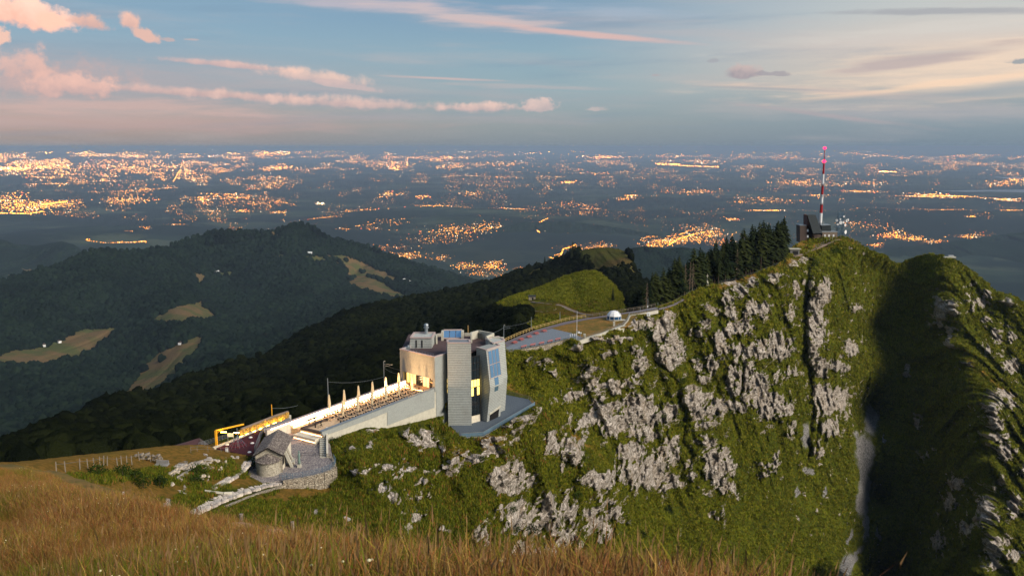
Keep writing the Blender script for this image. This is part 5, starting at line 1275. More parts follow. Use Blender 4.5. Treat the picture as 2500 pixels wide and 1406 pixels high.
far_e = [(1228, 838), (1262, 822), (1300, 807), (1340, 796), (1380, 785), (1430, 776), (1480, 769), (1520, 763), (1560, 757), (1600, 749)]
sheet('plateau_lawn', [P(x, y, z=ZP - .08) for x, y in far_e + [(1604, 757), (1562, 767), (1548, 776), (1531, 795), (1500, 802), (1460, 817), (1412, 831), (1395, 825), (1330, 842), (1240, 859), (1222, 858)]], M_LAWN, thick=.6)
sheet('gravel_terrace', [P(x, y, z=ZP) for x, y in [(1222, 857), (1240, 858), (1330, 841), (1394, 824.5), (1411, 831), (1424, 825), (1395, 813), (1347, 802), (1322, 809), (1290, 821), (1250, 840), (1230, 850)]], M_GRAVEL)
ribbon('footpath', [(1226, 838), (1262, 822.5), (1300, 807.5), (1340, 796.5), (1380, 785.5), (1430, 776.5), (1480, 769.5), (1520, 763.5), (1560, 757.3), (1603, 749)], [(1230, 851), (1262, 835), (1300, 817), (1345, 801), (1385, 791), (1430, 781), (1478, 774), (1520, 767), (1560, 762), (1604, 755)], M_PATHA, z=ZP + .01)
sheet('concrete_edge', [P(x, y, z=ZP + .02) for x, y in [(1416, 831), (1424, 826), (1443, 819), (1470, 811), (1500, 799), (1515, 794), (1531, 795), (1500, 802), (1460, 817), (1412, 833)]], M_CONC)
# retaining wall along the cliff edge
def wallalong(name, pts, h, m, label, cat='retaining wall', t_=.5, cap=None, zoff=0.0):
    root = thing(name, pts[0], label, cat); mb = MB()
    for p, q_ in zip(pts[:-1], pts[1:]):
        n_ = (q_ - p).cross(Vector((0, 0, 1))).normalized() * t_
        if n_.y > 0: n_ = -n_
        hh = Vector((0, 0, h)); mb.hexa([p - hh, q_ - hh, q_ + n_ - hh, p + n_ - hh], [p + Vector((0, 0, zoff)), q_ + Vector((0, 0, zoff)), q_ + n_ + Vector((0, 0, zoff)), p + n_ + Vector((0, 0, zoff))])
    part(mb, 'masonry', m, root)
    if cap:
        mb = MB()
        for p, q_ in zip(pts[:-1], pts[1:]):
            n_ = (q_ - p).cross(Vector((0, 0, 1))).normalized() * t_ * .5
            if n_.y > 0: n_ = -n_
            mb.beam(p + n_ + Vector((0, 0, zoff + .06)), q_ + n_ + Vector((0, 0, zoff + .06)), t_ * 1.25, .12)
        part(mb, 'capping', cap, root)
    return root
ed1 = [P(x, y, z=ZP) for x, y in [(1222, 861), (1240, 859.5), (1285, 851), (1330, 842.5), (1394, 826)]]
wallalong('retaining_wall', ed1, 1.8, M_RUBBLE, 'rubble retaining wall under the gravel terrace with the picnic tables', zoff=.06)
railing('terrace_railing', [p + Vector((0, -.25, .06)) for p in ed1], 'pale metal railing along the gravel terrace with the red picnic tables', 1.15, 2.4, 2, M_METAL, toprail=.12)
ed2 = [P(x, y, z=ZP) for x, y in [(1394, 826), (1411, 833), (1430, 826)]]
wallalong('retaining_wall', ed2, 1.0, M_CONCD, 'short grey wall around the corner by the flagpole', zoff=.05)
railing('corner_railing', [p + Vector((0, -.2, .05)) for p in ed2], 'dark railing around the corner by the flagpole', 1.15, 1.2, 4, M_METAL)
ed3 = [P(x, y, z=ZP) for x, y in [(1411, 833), (1428, 827.5), (1460, 817), (1500, 802)]]
wallalong('retaining_wall', ed3, 1.3, M_CONC, 'pale concrete wall along the lawn below the dome tent', zoff=.05, cap=M_CONC)
railing('lawn_railing', [p + Vector((0, -.2, .1)) for p in ed3], 'brown grey railing along the cliff edge of the dry lawn', 1.2, 2.2, 4, M_GREYW)
ed4 = [P(x, y, z=ZP) for x, y in [(1500, 802), (1520, 795), (1531, 783), (1537, 770), (1556, 767), (1605, 757)]]
wallalong('retaining_wall', ed4[:4], 4.2, M_CONC, 'tall pale angled wall beside the dome tent above the cliff', zoff=.05)
wallalong('retaining_wall', ed4[3:], 1.4, M_CONC, 'low pale wall under the path beyond the dome tent', zoff=.05)
railing('path_railing', [p + Vector((0, -.2, .1)) for p in ed4], 'grey railing along the pale wall from the dome tent to the trail', 1.2, 1.8, 4, M_METAL)
fe = [P(x, y - 1, z=ZP) for x, y in far_e]
railing('wooden_fence', fe[:6], 'light wooden fence of square bays along the far side of the footpath', 1.25, 2.6, 2, simple('pale_fence_timber', lin((178, 152, 96)), .8, var=.15), group=None, cat='fence', post=.16, rail_t=.11)
railing('wooden_fence', fe[5:], 'grey timber fence behind the dome tent along the path', 1.25, 3.2, 2, M_GREYW, cat='fence', post=.12, rail_t=.08)
# picnic tables and benches
def make_picnic():
    t_ = thing('picnic_table', (0, 0, 0), '', 'picnic table', 'red picnic tables on the gravel terrace')
    m_ = MB(); m_.box((0, 0, .75), (2.1, .8, .07)); m_.build('table_top', M_RED, t_, bevel=.01)
    for sy in (-1, 1): m_ = MB(); m_.box((0, sy * .75, .45), (2.1, .32, .06)); m_.build('bench_seat', M_RED, t_)
    for sx in (-.75, .75):
        m_ = MB(); m_.beam((sx, -.75, .42), (sx, .75, .42), .08); m_.beam((sx, -.2, .72), (sx, -.6, 0), .08); m_.beam((sx, .2, .72), (sx, .6, 0), .08); m_.build('leg_frame', M_RED, t_)
    return t_
pc0 = make_picnic(); pck = kids(pc0); us_ = False
for i, (x, y) in enumerate([(1256, 837), (1272, 829.5), (1291.5, 823), (1309, 815), (1328, 809)]):
    p = P(x, y + 1.5, z=ZP + .01); lb = 'red picnic table with attached seats beside the footpath, %s from the building' % ORD[i]
    if not us_: pc0.location = p; pc0['label'] = lb; us_ = True; pc0.rotation_euler.z = .9
    else: copy_tree(pc0, p, rz=.9 + rnd.uniform(-.15, .15), label=lb, children=pck)
def make_bench():
    t_ = thing('long_bench', (0, 0, 0), '', 'bench', 'red benches along the railing')
    m_ = MB(); m_.box((0, 0, .46), (2.6, .5, .07)); m_.build('seat', M_RED, t_)
    m_ = MB(); m_.box((0, .27, .8), (2.6, .06, .36)); m_.build('backrest', M_RED, t_)
    for sx in (-1, 1): m_ = MB(); m_.box((sx, 0, .22), (.1, .45, .42)); m_.build('leg', M_DARKM, t_)
    return t_
bn0 = make_bench(); bk = kids(bn0); us_ = False
ev = (ed1[-1] - ed1[1]); brz = math.atan2(ev.y, ev.x)
for i, x in enumerate((1278, 1300, 1321, 1342, 1361)):
    y = np.interp(x, [1240, 1285, 1330, 1394], [859.5, 851, 842.5, 826]) - 3.4; p = P(x, y, z=ZP + .01); lb = 'red slatted bench against the terrace railing, %s from the building' % ORD[i]
    if not us_: bn0.location = p; bn0['label'] = lb; us_ = True; bn0.rotation_euler.z = brz + math.pi
    else: copy_tree(bn0, p, rz=brz + math.pi, label=lb, children=bk)
# dome tent
yb = P(1499, 780, z=ZP); yrt = thing('dome_tent', yb, 'white faceted dome tent with dark blue window band on a pale deck', 'tent'); yrt.rotation_euler.z = .2
m_ = MB(); m_.lathe((0, 0, 0), [(3.25, 0), (3.25, .35)], 10); m_.build('deck', M_CONC, yrt)
m_ = MB(); m_.box((2.6, -2.4, .2), (2.6, 1.7, .25)); m_.build('step_deck', M_CONC, yrt)
for i in range(10):
    a0, a1 = 6.28319 * i / 10 + .03, 6.28319 * (i + 1) / 10 - .03
    q = lambda a, r_, z_: (math.cos(a) * r_, math.sin(a) * r_, z_)
    m_ = MB(); m_.wallpoly([q(a0, 2.95, .36), q(a1, 2.95, .36), q(a1, 2.95, 1.65), q(a0, 2.95, 1.65)], (0, 0.03, 0)); m_.build('window_pane', mat('blue_band_glass', lambda t, b: (t.put(b.inputs['Base Color'], lin((44, 78, 112))), setattr(b.inputs['Roughness'], 'default_value', .12))), yrt)
m_ = MB()
for i in range(10): a0 = 6.28319 * i / 10; m_.beam(q(a0, 2.97, .3), q(a0, 2.97, 1.7), .1)
m_.build('frame', M_WHITE, yrt)
m_ = MB(); m_.lathe((0, 0, 1.62), [(3.05, 0), (3.0, .25), (2.35, 1.2), (1.5, 1.85), (.5, 2.1), (.05, 2.12)], 10); m_.build('canvas_roof', M_WHITE, yrt)
m_ = MB(); m_.beam((.6, -.1, 3.78), (1.7, -1.75, 3.0), .1); m_.beam((1.7, -1.75, 3.0), (2.05, -2.2, 1.9), .1); m_.build('roof_seam', M_BLUEM, yrt)
# flagpole, bollards, telescope, small pillar
def pole(name, p, h, r_, label, m, cat='pole', extra=None):
    t_ = thing(name, p, label, cat); m_ = MB(); m_.tube((0, 0, 0), (0, 0, h), r_, r_ * .6, 8); m_.build('mast', m, t_)
    m_ = MB(); m_.lathe((0, 0, 0), [(r_ * 2, 0), (r_ * 2, .15), (r_, .2)], 8); m_.build('foot', m, t_)
    if extra: extra(t_)
    return t_
pole('flagpole', P(1408, 830, z=ZP), 10.6, .09, 'tall thin white flagpole at the railing corner', M_WHITE, extra=lambda t_: MB().lathe((0, 0, 10.6), [(.12, 0), (.16, .1), (.05, .25)], 8).build('finial', M_METAL, t_))
for i, (x, y) in enumerate(((1392, 822), (1397, 821), (1402, 820.5), (1406, 820))):
    t_ = thing('bollard', P(x, y, z=ZP), 'short white bollard, %s from the building in the row by the flagpole' % ORD[i], 'bollard', 'white bollards'); m_ = MB(); m_.lathe((0, 0, 0), [(.14, 0), (.14, .9), (.05, 1.0)], 8); m_.build('body', M_WHITE, t_)
t_ = thing('telescope', P(1417, 822, z=ZP), 'white coin telescope on a stand by the lawn corner', 'telescope'); m_ = MB(); m_.tube((0, 0, 0), (0, 0, 1.1), .08); m_.build('stand', M_METAL, t_); m_ = MB(); m_.tube((-.5, .1, 1.35), (.35, -.1, 1.5), .22, .3, 10); m_.build('barrel', M_WHITE, t_)
t_ = thing('viewing_table', P(1402, 817, z=ZP), 'curved white panorama board on posts behind the flagpole', 'panorama board'); m_ = MB()
for i in range(5):
    a0, a1 = 2.3 + i * .35, 2.3 + (i + 1) * .35; m_.beam((math.cos(a0) * -2, math.sin(a0) * 1.5, 1.05), (math.cos(a1) * -2, math.sin(a1) * 1.5, 1.05), .1, .35)
m_.build('board', M_WHITE, t_)
for sx in (-1.2, .9): m_ = MB(); m_.tube((sx, 1, 0), (sx, 1, 1), .05); m_.build('leg', M_METAL, t_)
for i, (x, y, h_) in enumerate(((1427, 827, 1.7), (1499, 796, 1.5))):
    t_ = thing('stone_pillar', P(x, y, z=ZP), ['short pale stone pillar at the railing near the telescope', 'short pale stone pillar on the lawn below the dome tent'][i], 'pillar'); m_ = MB(); m_.box((0, 0, h_ / 2), (.75, .75, h_)); m_.build('shaft', M_CONC, t_, bevel=.03); m_ = MB(); m_.box((0, 0, h_ + .08), (.9, .9, .16)); m_.build('cap', M_CONC, t_)
t_ = thing('utility_box', P(1583, 771, z=ZP + .2), 'small white cabinet on the wall beyond the dome tent', 'cabinet'); m_ = MB(); m_.box((0, 0, .6), (1.3, .9, 1.5)); m_.build('body', M_WHITE, t_, bevel=.04); m_ = MB(); m_.box((0, -.47, .6), (.5, .03, 1.1)); m_.build('door', M_CONC, t_)
# overhead line masts of the rack railway and single poles
def catpole(px, py, Y, h, label, arm=True, m=M_METAL, pyb=None):
    p = P(px, py, Y=Y)
    t_ = thing('railway_mast', p, label, 'mast', None); m_ = MB(); m_.tube((0, 0, 0), (0, 0, h), .13, .09, 8); m_.build('mast', m, t_)
    if arm:
        m_ = MB(); m_.beam((0, 0, h - .7), (2.4, .4, h - 1.1), .06); m_.beam((0, 0, h - 1.6), (2.4, .4, h - 1.1), .05); m_.build('bracket_arm', m, t_)
        m_ = MB(); m_.lathe((.3, 0, h - .2), [(.05, 0), (.14, .1), (.14, .25), (.05, .35)], 8); m_.build('insulator', M_CONC, t_)
    return p + Vector((0, 0, h - .9))
w1 = catpole(665, 1032, 197, 4.6, 'yellow lit railway mast left of the terrace', False, M_YEL)
w2 = catpole(802, 985, 208, 6.6, 'thin grey railway mast behind the low end of the terrace', False)
w3 = catpole(938, 935, 227, 6.2, 'grey railway mast with bracket behind the upper terrace')
w4 = catpole(1230, 835, 306, 6.4, 'grey railway mast with bracket just right of the building')
w5 = catpole(1297, 803, 332, 4.8, 'short grey mast behind the wooden fence', False)
catpole(1367, 782, 348, 3.6, 'tiny grey mast behind the fence below the shoulder', False)
def wire(a, b, sag, label, r_=.02):
    pts = [a.lerp(b, i / 10) - Vector((0, 0, sag * 4 * (i / 10) * (1 - i / 10))) for i in range(11)]
    mb = MB()
    for p, q_ in zip(pts[:-1], pts[1:]): mb.beam(p, q_, r_ * 2)
    o = mb.build('overhead_wire', M_METAL, origin=a); tag(o, label, 'wire')
wire(w1, w1 + (w2 - w1) * .45 + Vector((0, 0, -2.4)), .3, 'thin overhead wire sloping down from the yellow lit mast')
wire(w2, w3 + Vector((0, 0, -3.5)), .8, 'thin overhead wire between the two grey masts behind the terrace')
wire(w3, P(977, 903, Y=229), .2, 'thin overhead wire from the bracket mast to the building')
wire(w3 + Vector((0, 0, -.9)), P(977, 912, Y=229), .5, 'lower overhead wire from the bracket mast to the building')
wire(w4, P(1200, 814, Y=260), .2, 'thin overhead wire from the right mast to behind the roof')
wire(w4 + Vector((0, 0, .4)), w5 + Vector((0, 0, -.6)), .5, 'thin overhead wire between the two masts right of the building')
# path, wall and hut on the grassy shoulder
def gsurf(grid, px, py, lift=0.3):
    PXh, PYh, Yh = grid[0], grid[1], grid[2]; i = int(np.argmin(abs(PXh[0] - px))); j = int(np.argmin(abs(PYh[:, i] - py))); return P(px, py, Y=float(Yh[j, i]) - lift)
def stripon(name, pts, w, m, grid, lift=1.0, kind='structure'):
    mb = MB(); P3 = [gsurf(grid, x, y, lift) if grid is not None else T(x, y) + Vector((0, -.4, .1)) for x, y in pts]
    L_, R_ = [], []
    for i, p in enumerate(P3):
        d_ = (P3[min(i + 1, len(P3) - 1)] - P3[max(i - 1, 0)]); n_ = Vector((-d_.y, d_.x, 0)).normalized() * w / 2; L_.append(p + n_); R_.append(p - n_)
    for i in range(len(P3) - 1): mb.hexa([L_[i] - Vector((0, 0, .6)), L_[i + 1] - Vector((0, 0, .6)), R_[i + 1] - Vector((0, 0, .6)), R_[i] - Vector((0, 0, .6))], [L_[i], L_[i + 1], R_[i + 1], R_[i]])
    o = mb.build(name, m); tag(o, kind=kind); return o
stripon('gravel_track', [(1298, 736), (1315, 738), (1340, 741), (1360, 743), (1375, 748), (1390, 755), (1405, 761), (1425, 766), (1450, 769), (1475, 770)], 3.0, M_TRACK, GD)
stripon('gravel_track', [(1396, 770), (1415, 771), (1440, 775), (1455, 775)], 2.2, M_TRACK, GD)
wl = [gsurf(GD, x, y) for x, y in [(1298, 757), (1310, 759), (1325, 761), (1340, 759), (1352, 756), (1366, 751)]]
wallalong('dry_stone_wall', wl, 2.2, M_RUBBLE, 'old pale dry stone wall on the dark slope below the track', cat='wall')
t_ = thing('stone_hut', gsurf(GD, 1299, 732, 0.5), 'small dark hut with flat roof at the end of the gravel track', 'hut'); m_ = MB(); m_.box((0, 0, 1.3), (4.6, 3.6, 2.8)); m_.build('wall', M_RUBBLE, t_); m_ = MB(); m_.box((0, 0, 2.8), (5.2, 4.2, .3)); m_.build('roof', M_DARKM, t_); m_ = MB(); m_.box((0.4, -1.83, 1.0), (1.1, .08, 2.0)); m_.build('door', M_BLACK, t_)
# houses in the clearings of the far mountain
def house(p, s_, label, roofm=M_TILE, rz=0.0):
    t_ = thing('mountain_house', p, label, 'house', rz=rz); m_ = MB(); m_.box((0, 0, s_ * .3), (s_ * 1.4, s_, s_ * .8)); m_.build('wall', M_WHITE, t_)
    m_ = MB(); a, b_, h_ = s_ * .78, s_ * .6, s_ * .68; m_.hexa([(-a, -b_, h_), (a, -b_, h_), (a, b_, h_), (-a, b_, h_)], [(-a, -.02, h_ * 1.5), (a, -.02, h_ * 1.5), (a, .02, h_ * 1.5), (-a, .02, h_ * 1.5)]); m_.build('roof', roofm, t_)
    for sx in (-.35, .35): m_ = MB(); m_.box((s_ * sx, -s_ * .51, s_ * .35), (s_ * .2, .2, s_ * .25)); m_.build('window', M_BLACK, t_)
for i, (x, y, s_, lb) in enumerate([(757, 621, 13, 'small white house at the top edge of the upper clearing'), (530, 667, 13, 'pair of tiny white farm buildings beside the sandy clearing'), (985, 687, 13, 'small pale farmhouse at the right foot of the long clearing'), (1000, 690, 11, 'smaller pale farmhouse next to the one under the long clearing'), (440, 840, 8, 'tiny white hut at the top of the brown clearing'), (108, 845, 9, 'tiny pale barn on the ridge of the left clearing'), (145, 836, 9, 'tiny stone barn on the ridge right of the other barn')]):
    house(gsurf(MDt, x, y, 8), s_, lb, M_CLAD if i > 3 else M_WHITE, rz=.4 * i)

# ------------------------------------------------------------------ chapel
G = P(650, 1163, z=ZQ); G.y += 2.0
gx_, gy_ = Vector((1, .07, 0)).normalized(), Vector((-.07, 1, 0)).normalized()
chap = thing('stone_chapel', G, 'small stone chapel with slab roof and round apse beside the paved square', 'chapel')
def cp(x, y, z): return G + gx_ * x + gy_ * y + Vector((0, 0, z))
HW, EH, RH, CL = 2.55, 3.9, 5.35, 10.5
for y in (0, CL - .3): mb = MB(); mb.wallpoly([cp(-HW, y, -.5), cp(HW, y, -.5), cp(HW, y, EH), cp(0, y, RH - .12), cp(-HW, y, EH)], gy_ * .3); part(mb, 'gable_wall', M_APSE, chap)
mb = MB(); mb.hexa([cp(-HW, .3, -.5), cp(-HW + .35, .3, -.5), cp(-HW + .35, CL - .3, -.5), cp(-HW, CL - .3, -.5)], [cp(-HW, .3, EH), cp(-HW + .35, .3, EH), cp(-HW + .35, CL - .3, EH), cp(-HW, CL - .3, EH)]); part(mb, 'side_wall', M_APSE, chap)
mb = MB(); mb.hexa([cp(HW - .35, .3, -.5), cp(HW, .3, -.5), cp(HW, CL - .3, -.5), cp(HW - .35, CL - .3, -.5)], [cp(HW - .35, .3, EH), cp(HW, .3, EH), cp(HW, CL - .3, EH), cp(HW - .35, CL - .3, EH)]); part(mb, 'side_wall', M_PLASTER, chap)
mb = MB(); mb.hexa([cp(HW, 0, -.5), cp(HW + .12, 0, -.5), cp(HW + .12, .5, -.5), cp(HW, .5, -.5)], [cp(HW, 0, EH), cp(HW + .12, 0, EH), cp(HW + .12, .5, EH), cp(HW, .5, EH)]); part(mb, 'corner_quoins', M_RUBBLE, chap)
for i in range(3):
    y = .95 + i * .62; mb = MB(); mb.wallpoly([cp(HW + .02, y, 1.1), cp(HW + .02, y + .36, 1.1), cp(HW + .02, y + .36, 3.4), cp(HW + .02, y, 3.4)], gx_ * .04); part(mb, 'window', M_DARKM, chap)
OV, OF = .45, .35; sl = (RH - EH) / HW
for sg, nm in ((-1, 'roof_slope'), (1, 'roof_slope')):
    # the slope laid as overlapping courses of stone slabs
    rows = 9; root_s = None
    for r_ in range(rows):
        u0, u1 = r_ / rows, (r_ + 1) / rows + .02; x0_, x1_ = (HW + OV) * (1 - u0), (HW + OV) * (1 - u1)
        if x1_ < 0: x1_ = 0
        z0_, z1_ = RH - sl * x0_ + .02, RH - sl * x1_ + .02
        mb = MB(); mb.hexa([cp(sg * x0_, -OF, z0_), cp(sg * x0_, CL + .3, z0_), cp(sg * x1_, CL + .3, z1_), cp(sg * x1_, -OF, z1_)], [cp(sg * x0_, -OF, z0_ + .20), cp(sg * x0_, CL + .3, z0_ + .20), cp(sg * x1_, CL + .3, z1_ + .10), cp(sg * x1_, -OF, z1_ + .10)])
        part(mb, 'roof_course', M_SLATE, chap)
mb = MB(); mb.beam(cp(0, -OF - .04, RH - .02), cp(-HW - OV, -OF - .04, RH - sl * (HW + OV) - .02), .1, .22); mb.beam(cp(0, -OF - .04, RH - .02), cp(HW + OV, -OF - .04, RH - sl * (HW + OV) - .02), .1, .22); part(mb, 'bargeboard', M_DARKM, chap)
AR = 2.25
n = 20; mb = MB()
ringa = lambda r_, z_, k=0: [cp(math.cos(math.pi + math.pi * i / n) * r_, math.sin(math.pi + math.pi * i / n) * r_, z_) for i in range(n + 1)]
mb.hexa(ringa(AR, -.8), ringa(AR, 2.75)); part(mb, 'apse_wall', M_APSE, chap, smooth=False)
for r_ in range(5):
    ra, rb_ = (AR + .3) * (1 - r_ / 5.2), (AR + .3) * (1 - (r_ + 1.1) / 5.2); za, zb_ = 2.72 + 1.2 * r_ / 5, 2.72 + 1.2 * (r_ + 1.1) / 5
    mb = MB(); A1, B1 = ringa(ra, za), ringa(max(rb_, .02), zb_); A2, B2 = ringa(ra, za + .18), ringa(max(rb_, .02), zb_ + .12)
    for i in range(n): mb.hexa([A1[i], A1[i + 1], B1[i + 1], B1[i]], [A2[i], A2[i + 1], B2[i + 1], B2[i]])
    part(mb, 'apse_roof_course', M_SLATE, chap)
# sloping buttress arcade on the right side
for y in (2.7, 4.6):
    mb = MB(); mb.wallpoly([cp(HW, y, 3.7), cp(HW + .35, y, 3.8), cp(HW + 1.7, y, .2), cp(HW + 1.9, y, -.5), cp(HW + 1.45, y, -.5), cp(HW + .2, y, 2.6), cp(HW, y, 2.9)], gy_ * .4); part(mb, 'buttress', M_CONC, chap)
mb = MB(); mb.wallpoly([cp(HW + .05, 3.1, 3.6), cp(HW + 1.6, 3.1, .1), cp(HW + 1.6, 4.6, .1), cp(HW + .05, 4.6, 3.6)], (0, 0, -.15)); part(mb, 'porch_roof', M_RUBBLE, chap)
mb = MB(); mb.box(cp(HW + 1.1, 5.2, .9), (1.3, .35, .12)); mb.box(cp(HW + 1.1, 3.9, .9), (1.3, 1.6, .1)); part(mb, 'stone_bench', M_CONC, chap)

# ------------------------------------------------------------------ square, walls, path
sheet('paved_square', [P(x, y, z=ZQ) for x, y in [(690, 1060), (722, 1052), (790, 1055), (806, 1085), (812, 1115), (819, 1132), (814, 1142), (790, 1154), (740, 1164), (700, 1170), (640, 1178), (606, 1160), (612, 1120), (640, 1080)]], M_COBBLE, thick=.3)
sheet('upper_pavement', [P(x, y, z=ZQ + .35) for x, y in [(640, 1078), (668, 1050), (716, 1030), (745, 1052), (786, 1066), (792, 1072), (740, 1074), (700, 1084)]], simple('warm_pavement', lin((150, 132, 124)), .85, var=.1, scale=.8), thick=.5)
# playground of dark red rubber
pgz = ZQ + .4
sheet('playground_surface', [P(x, y, z=pgz) for x, y in [(522, 1092), (560, 1078), (600, 1062), (640, 1046), (637, 1060), (633, 1082), (622, 1100), (612, 1112), (580, 1106), (540, 1096)]], M_RUBBER, thick=.6)
kerb = [P(x, y, z=pgz + .3) for x, y in [(518, 1091), (560, 1075), (600, 1058), (650, 1036), (706, 1012)]]
wallalong('kerb_wall', kerb, 1.2, M_CONC, 'pale concrete kerb wall behind the dark red playground', cat='wall', t_=.6)
sheet('railway_platform', [P(x, y, z=ZQ + .9) for x, y in [(640, 1044), (706, 1019), (716, 1030), (668, 1050), (650, 1058)]], M_CONCD, thick=.8)
# hedge bank lit by yellow lamps
hb0 = [P(x, y, z=ZQ + .9) for x, y in [(585, 1062), (610, 1052), (640, 1040), (670, 1028), (700, 1018)]]
hroot = thing('lit_bank', hb0[0], 'rough rocky bank glowing yellow under the railway lamps', 'bank'); mb = MB()
for i in range(60):
    u = i / 59 * (len(hb0) - 1); k = min(int(u), len(hb0) - 2); p = hb0[k].lerp(hb0[k + 1], u - k); mb.box(p + Vector((rnd.uniform(-.1, .1), .6 + rnd.uniform(0, .4), .1 + rnd.uniform(-.2, .3))), (rnd.uniform(.5, 1.1), rnd.uniform(.4, .9), rnd.uniform(.8, 1.3)), rnd.random() * 3)
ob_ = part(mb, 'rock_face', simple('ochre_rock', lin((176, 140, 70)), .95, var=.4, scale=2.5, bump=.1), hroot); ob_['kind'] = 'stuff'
cap_ = [p + Vector((0, 1.3, 1.0)) for p in hb0]
mb = MB()
for p, q_ in zip(cap_[:-1], cap_[1:]): mb.beam(p, q_, .5, .3)
part(mb, 'coping', M_TRACK, hroot)
lroot = thing('bank_lamps', hb0[0], 'row of small yellow railway lamps at the foot of the rocky bank', 'lamps')
for i in range(7):
    u = (i + .5) / 7 * (len(hb0) - 1); k = min(int(u), len(hb0) - 2); p = hb0[k].lerp(hb0[k + 1], u - k) + Vector((0, -.9, -.25)); mb = MB(); mb.box(p, (.9, .12, .12), math.atan2((hb0[k + 1] - hb0[k]).y, (hb0[k + 1] - hb0[k]).x)); part(mb, 'lamp', emis('sodium_lamp', (1.0, .52, .05, 1), 45.0), lroot)
# yellow-lit gantry frame, sign, climbing net, railings, bin
gl, gr = P(529, 1088, z=ZQ + .4), P(596, 1060, z=ZQ + .6)
t_ = thing('yellow_lit_gantry', gl, 'steel gantry frame lit yellow at the edge of the playground', 'gantry'); d_ = gr - gl
m_ = MB(); m_.box((0, 0, 1.75), (.42, .42, 3.5)); m_.build('post', M_YEL, t_); m_ = MB(); m_.beam((0, 0, 3.5), (d_.x, d_.y, 2.6), .3); m_.build('beam', M_YEL, t_)
m_ = MB(); m_.beam((.0, 0, 2.8), (.8, .3, 3.3), .1); m_.build('brace', M_YEL, t_)
m_ = MB(); m_.box((1.6, .3, 3.05), (1.2, .2, .12)); m_.box((4.2, .9, 2.7), (1.2, .2, .1)); o_ = m_.build('gantry_lamp', emis('sodium_lamp', (1.0, .52, .05, 1), 45.0), t_)
o_['kind'] = 'stuff'
sb = P(557, 1080, z=ZQ + .5); t_ = thing('sign_board', sb, 'pale blank notice board on two posts behind the playground', 'sign')
for sx in (0, 1.25): m_ = MB(); m_.box((sx, 0, 1.15), (.1, .1, 2.3)); m_.build('post', M_METAL, t_)
m_ = MB(); m_.box((.62, -.02, 1.75), (1.3, .08, .85)); m_.build('board', M_WHITE, t_)
nb = P(581, 1090, z=pgz); t_ = thing('climbing_net', nb, 'conical blue rope climbing net on a tall pole in the playground', 'climbing frame'); m_ = MB(); m_.tube((0, 0, 0), (0, 0, 4.2), .08); m_.build('pole', M_METAL, t_)
for i in range(12):
    a = 6.28319 * i / 12; m_ = MB(); m_.beam((0, 0, 2.6), (math.cos(a) * 1.9, math.sin(a) * 1.9, .05), .04); m_.build('rope', M_BLUEM, t_)
for r_ in range(3):
    m_ = MB(); rr_ = .6 + r_ * .5
    for i in range(12): a, b_ = 6.28319 * i / 12, 6.28319 * (i + 1) / 12; z_ = 2.6 * (1 - rr_ / 1.95); m_.beam((math.cos(a) * rr_, math.sin(a) * rr_, z_), (math.cos(b_) * rr_, math.sin(b_) * rr_, z_), .035)
    m_.build('net_ring', simple('red_rope', lin((150, 40, 70)), .8), t_)
for i, (x, y) in enumerate(((612, 1068), (616, 1082), (609, 1104), (555, 1086))):
    t_ = thing('play_stone', P(x, y, z=pgz), 'small pale stepping stone on the red playground, ' + ['nearest the platform', 'right of the climbing net', 'beside the chapel roof', 'left of the climbing net'][i], 'stone'); m_ = MB(); m_.lathe((0, 0, 0), [(.4, 0), (.45, .1), (.3, .22), (.02, .25)], 7); m_.build('stone', M_WHITE, t_)
railing('playground_railing', [P(x, y, z=ZQ + .5) for x, y in [(486, 1092), (530, 1079), (556, 1070)]], 'pale metal railing climbing behind the yellow lit gantry', 1.1, 1.5, 4, M_METAL)
railing('stair_railing', [P(x, y, z=ZQ + .4) for x, y in [(622, 1108), (634, 1076), (642, 1056)]], 'vertical grey railing between playground and chapel roof', 1.6, .7, 1, M_METAL)
t_ = thing('litter_bin', P(554, 1104, z=ZQ + .3), 'small white bin on the lawn edge below the climbing net', 'bin'); m_ = MB(); m_.box((0, 0, .5), (.45, .45, 1.0)); m_.build('body', M_WHITE, t_); m_ = MB(); m_.box((0, 0, 1.05), (.55, .55, .1)); m_.build('lid', M_METAL, t_)
t_ = thing('lamp_column', P(647, 1068, z=ZQ + .3), 'short black and white marker column beside the platform', 'column'); m_ = MB(); m_.tube((0, 0, 0), (0, 0, 1.2), .12); m_.build('shaft', M_BLACK, t_); m_ = MB(); m_.tube((0, 0, 1.2), (0, 0, 2.0), .12); m_.build('cap', M_WHITE, t_)
# brown roofed shed on the left
sa, sb_, sc_, sd_ = P(418, 1092, Y=200), P(500, 1092, Y=196), P(486, 1070, Y=203), P(470, 1072, Y=206)
t_ = thing('brown_roof_shed', sa, 'low building with ribbed brown metal roof behind the left lawn', 'shed')
ra_, rb_ = P(418, 1090, Y=204), P(487, 1070, Y=200); re_ = P(505, 1090, Y=197); rf_ = P(412, 1098, Y=190)
mb = MB(); mb.wallpoly([rf_, P(492, 1094, Y=188), rb_, ra_], (0, 0, .15)); part(mb, 'roof', M_TILE, t_)
mb = MB(); mb.wallpoly([P(492, 1094, Y=188), re_ + Vector((1, 1, -.5)), rb_], (0, 0, .15)); part(mb, 'hip_roof', M_CLAD, t_)
for i in range(9):
    a = rf_.lerp(P(492, 1094, Y=188), i / 9); b_ = ra_.lerp(rb_, i / 9)
for i in range(7):
    u = (i + .5) / 7; a = rf_.lerp(ra_, u); b_ = P(492, 1094, Y=188).lerp(rb_, u); mb = MB(); mb.beam(a + Vector((0, 0, .2)), b_ + Vector((0, 0, .2)), .12, .12); part(mb, 'roof_rib', M_BLACK, t_)
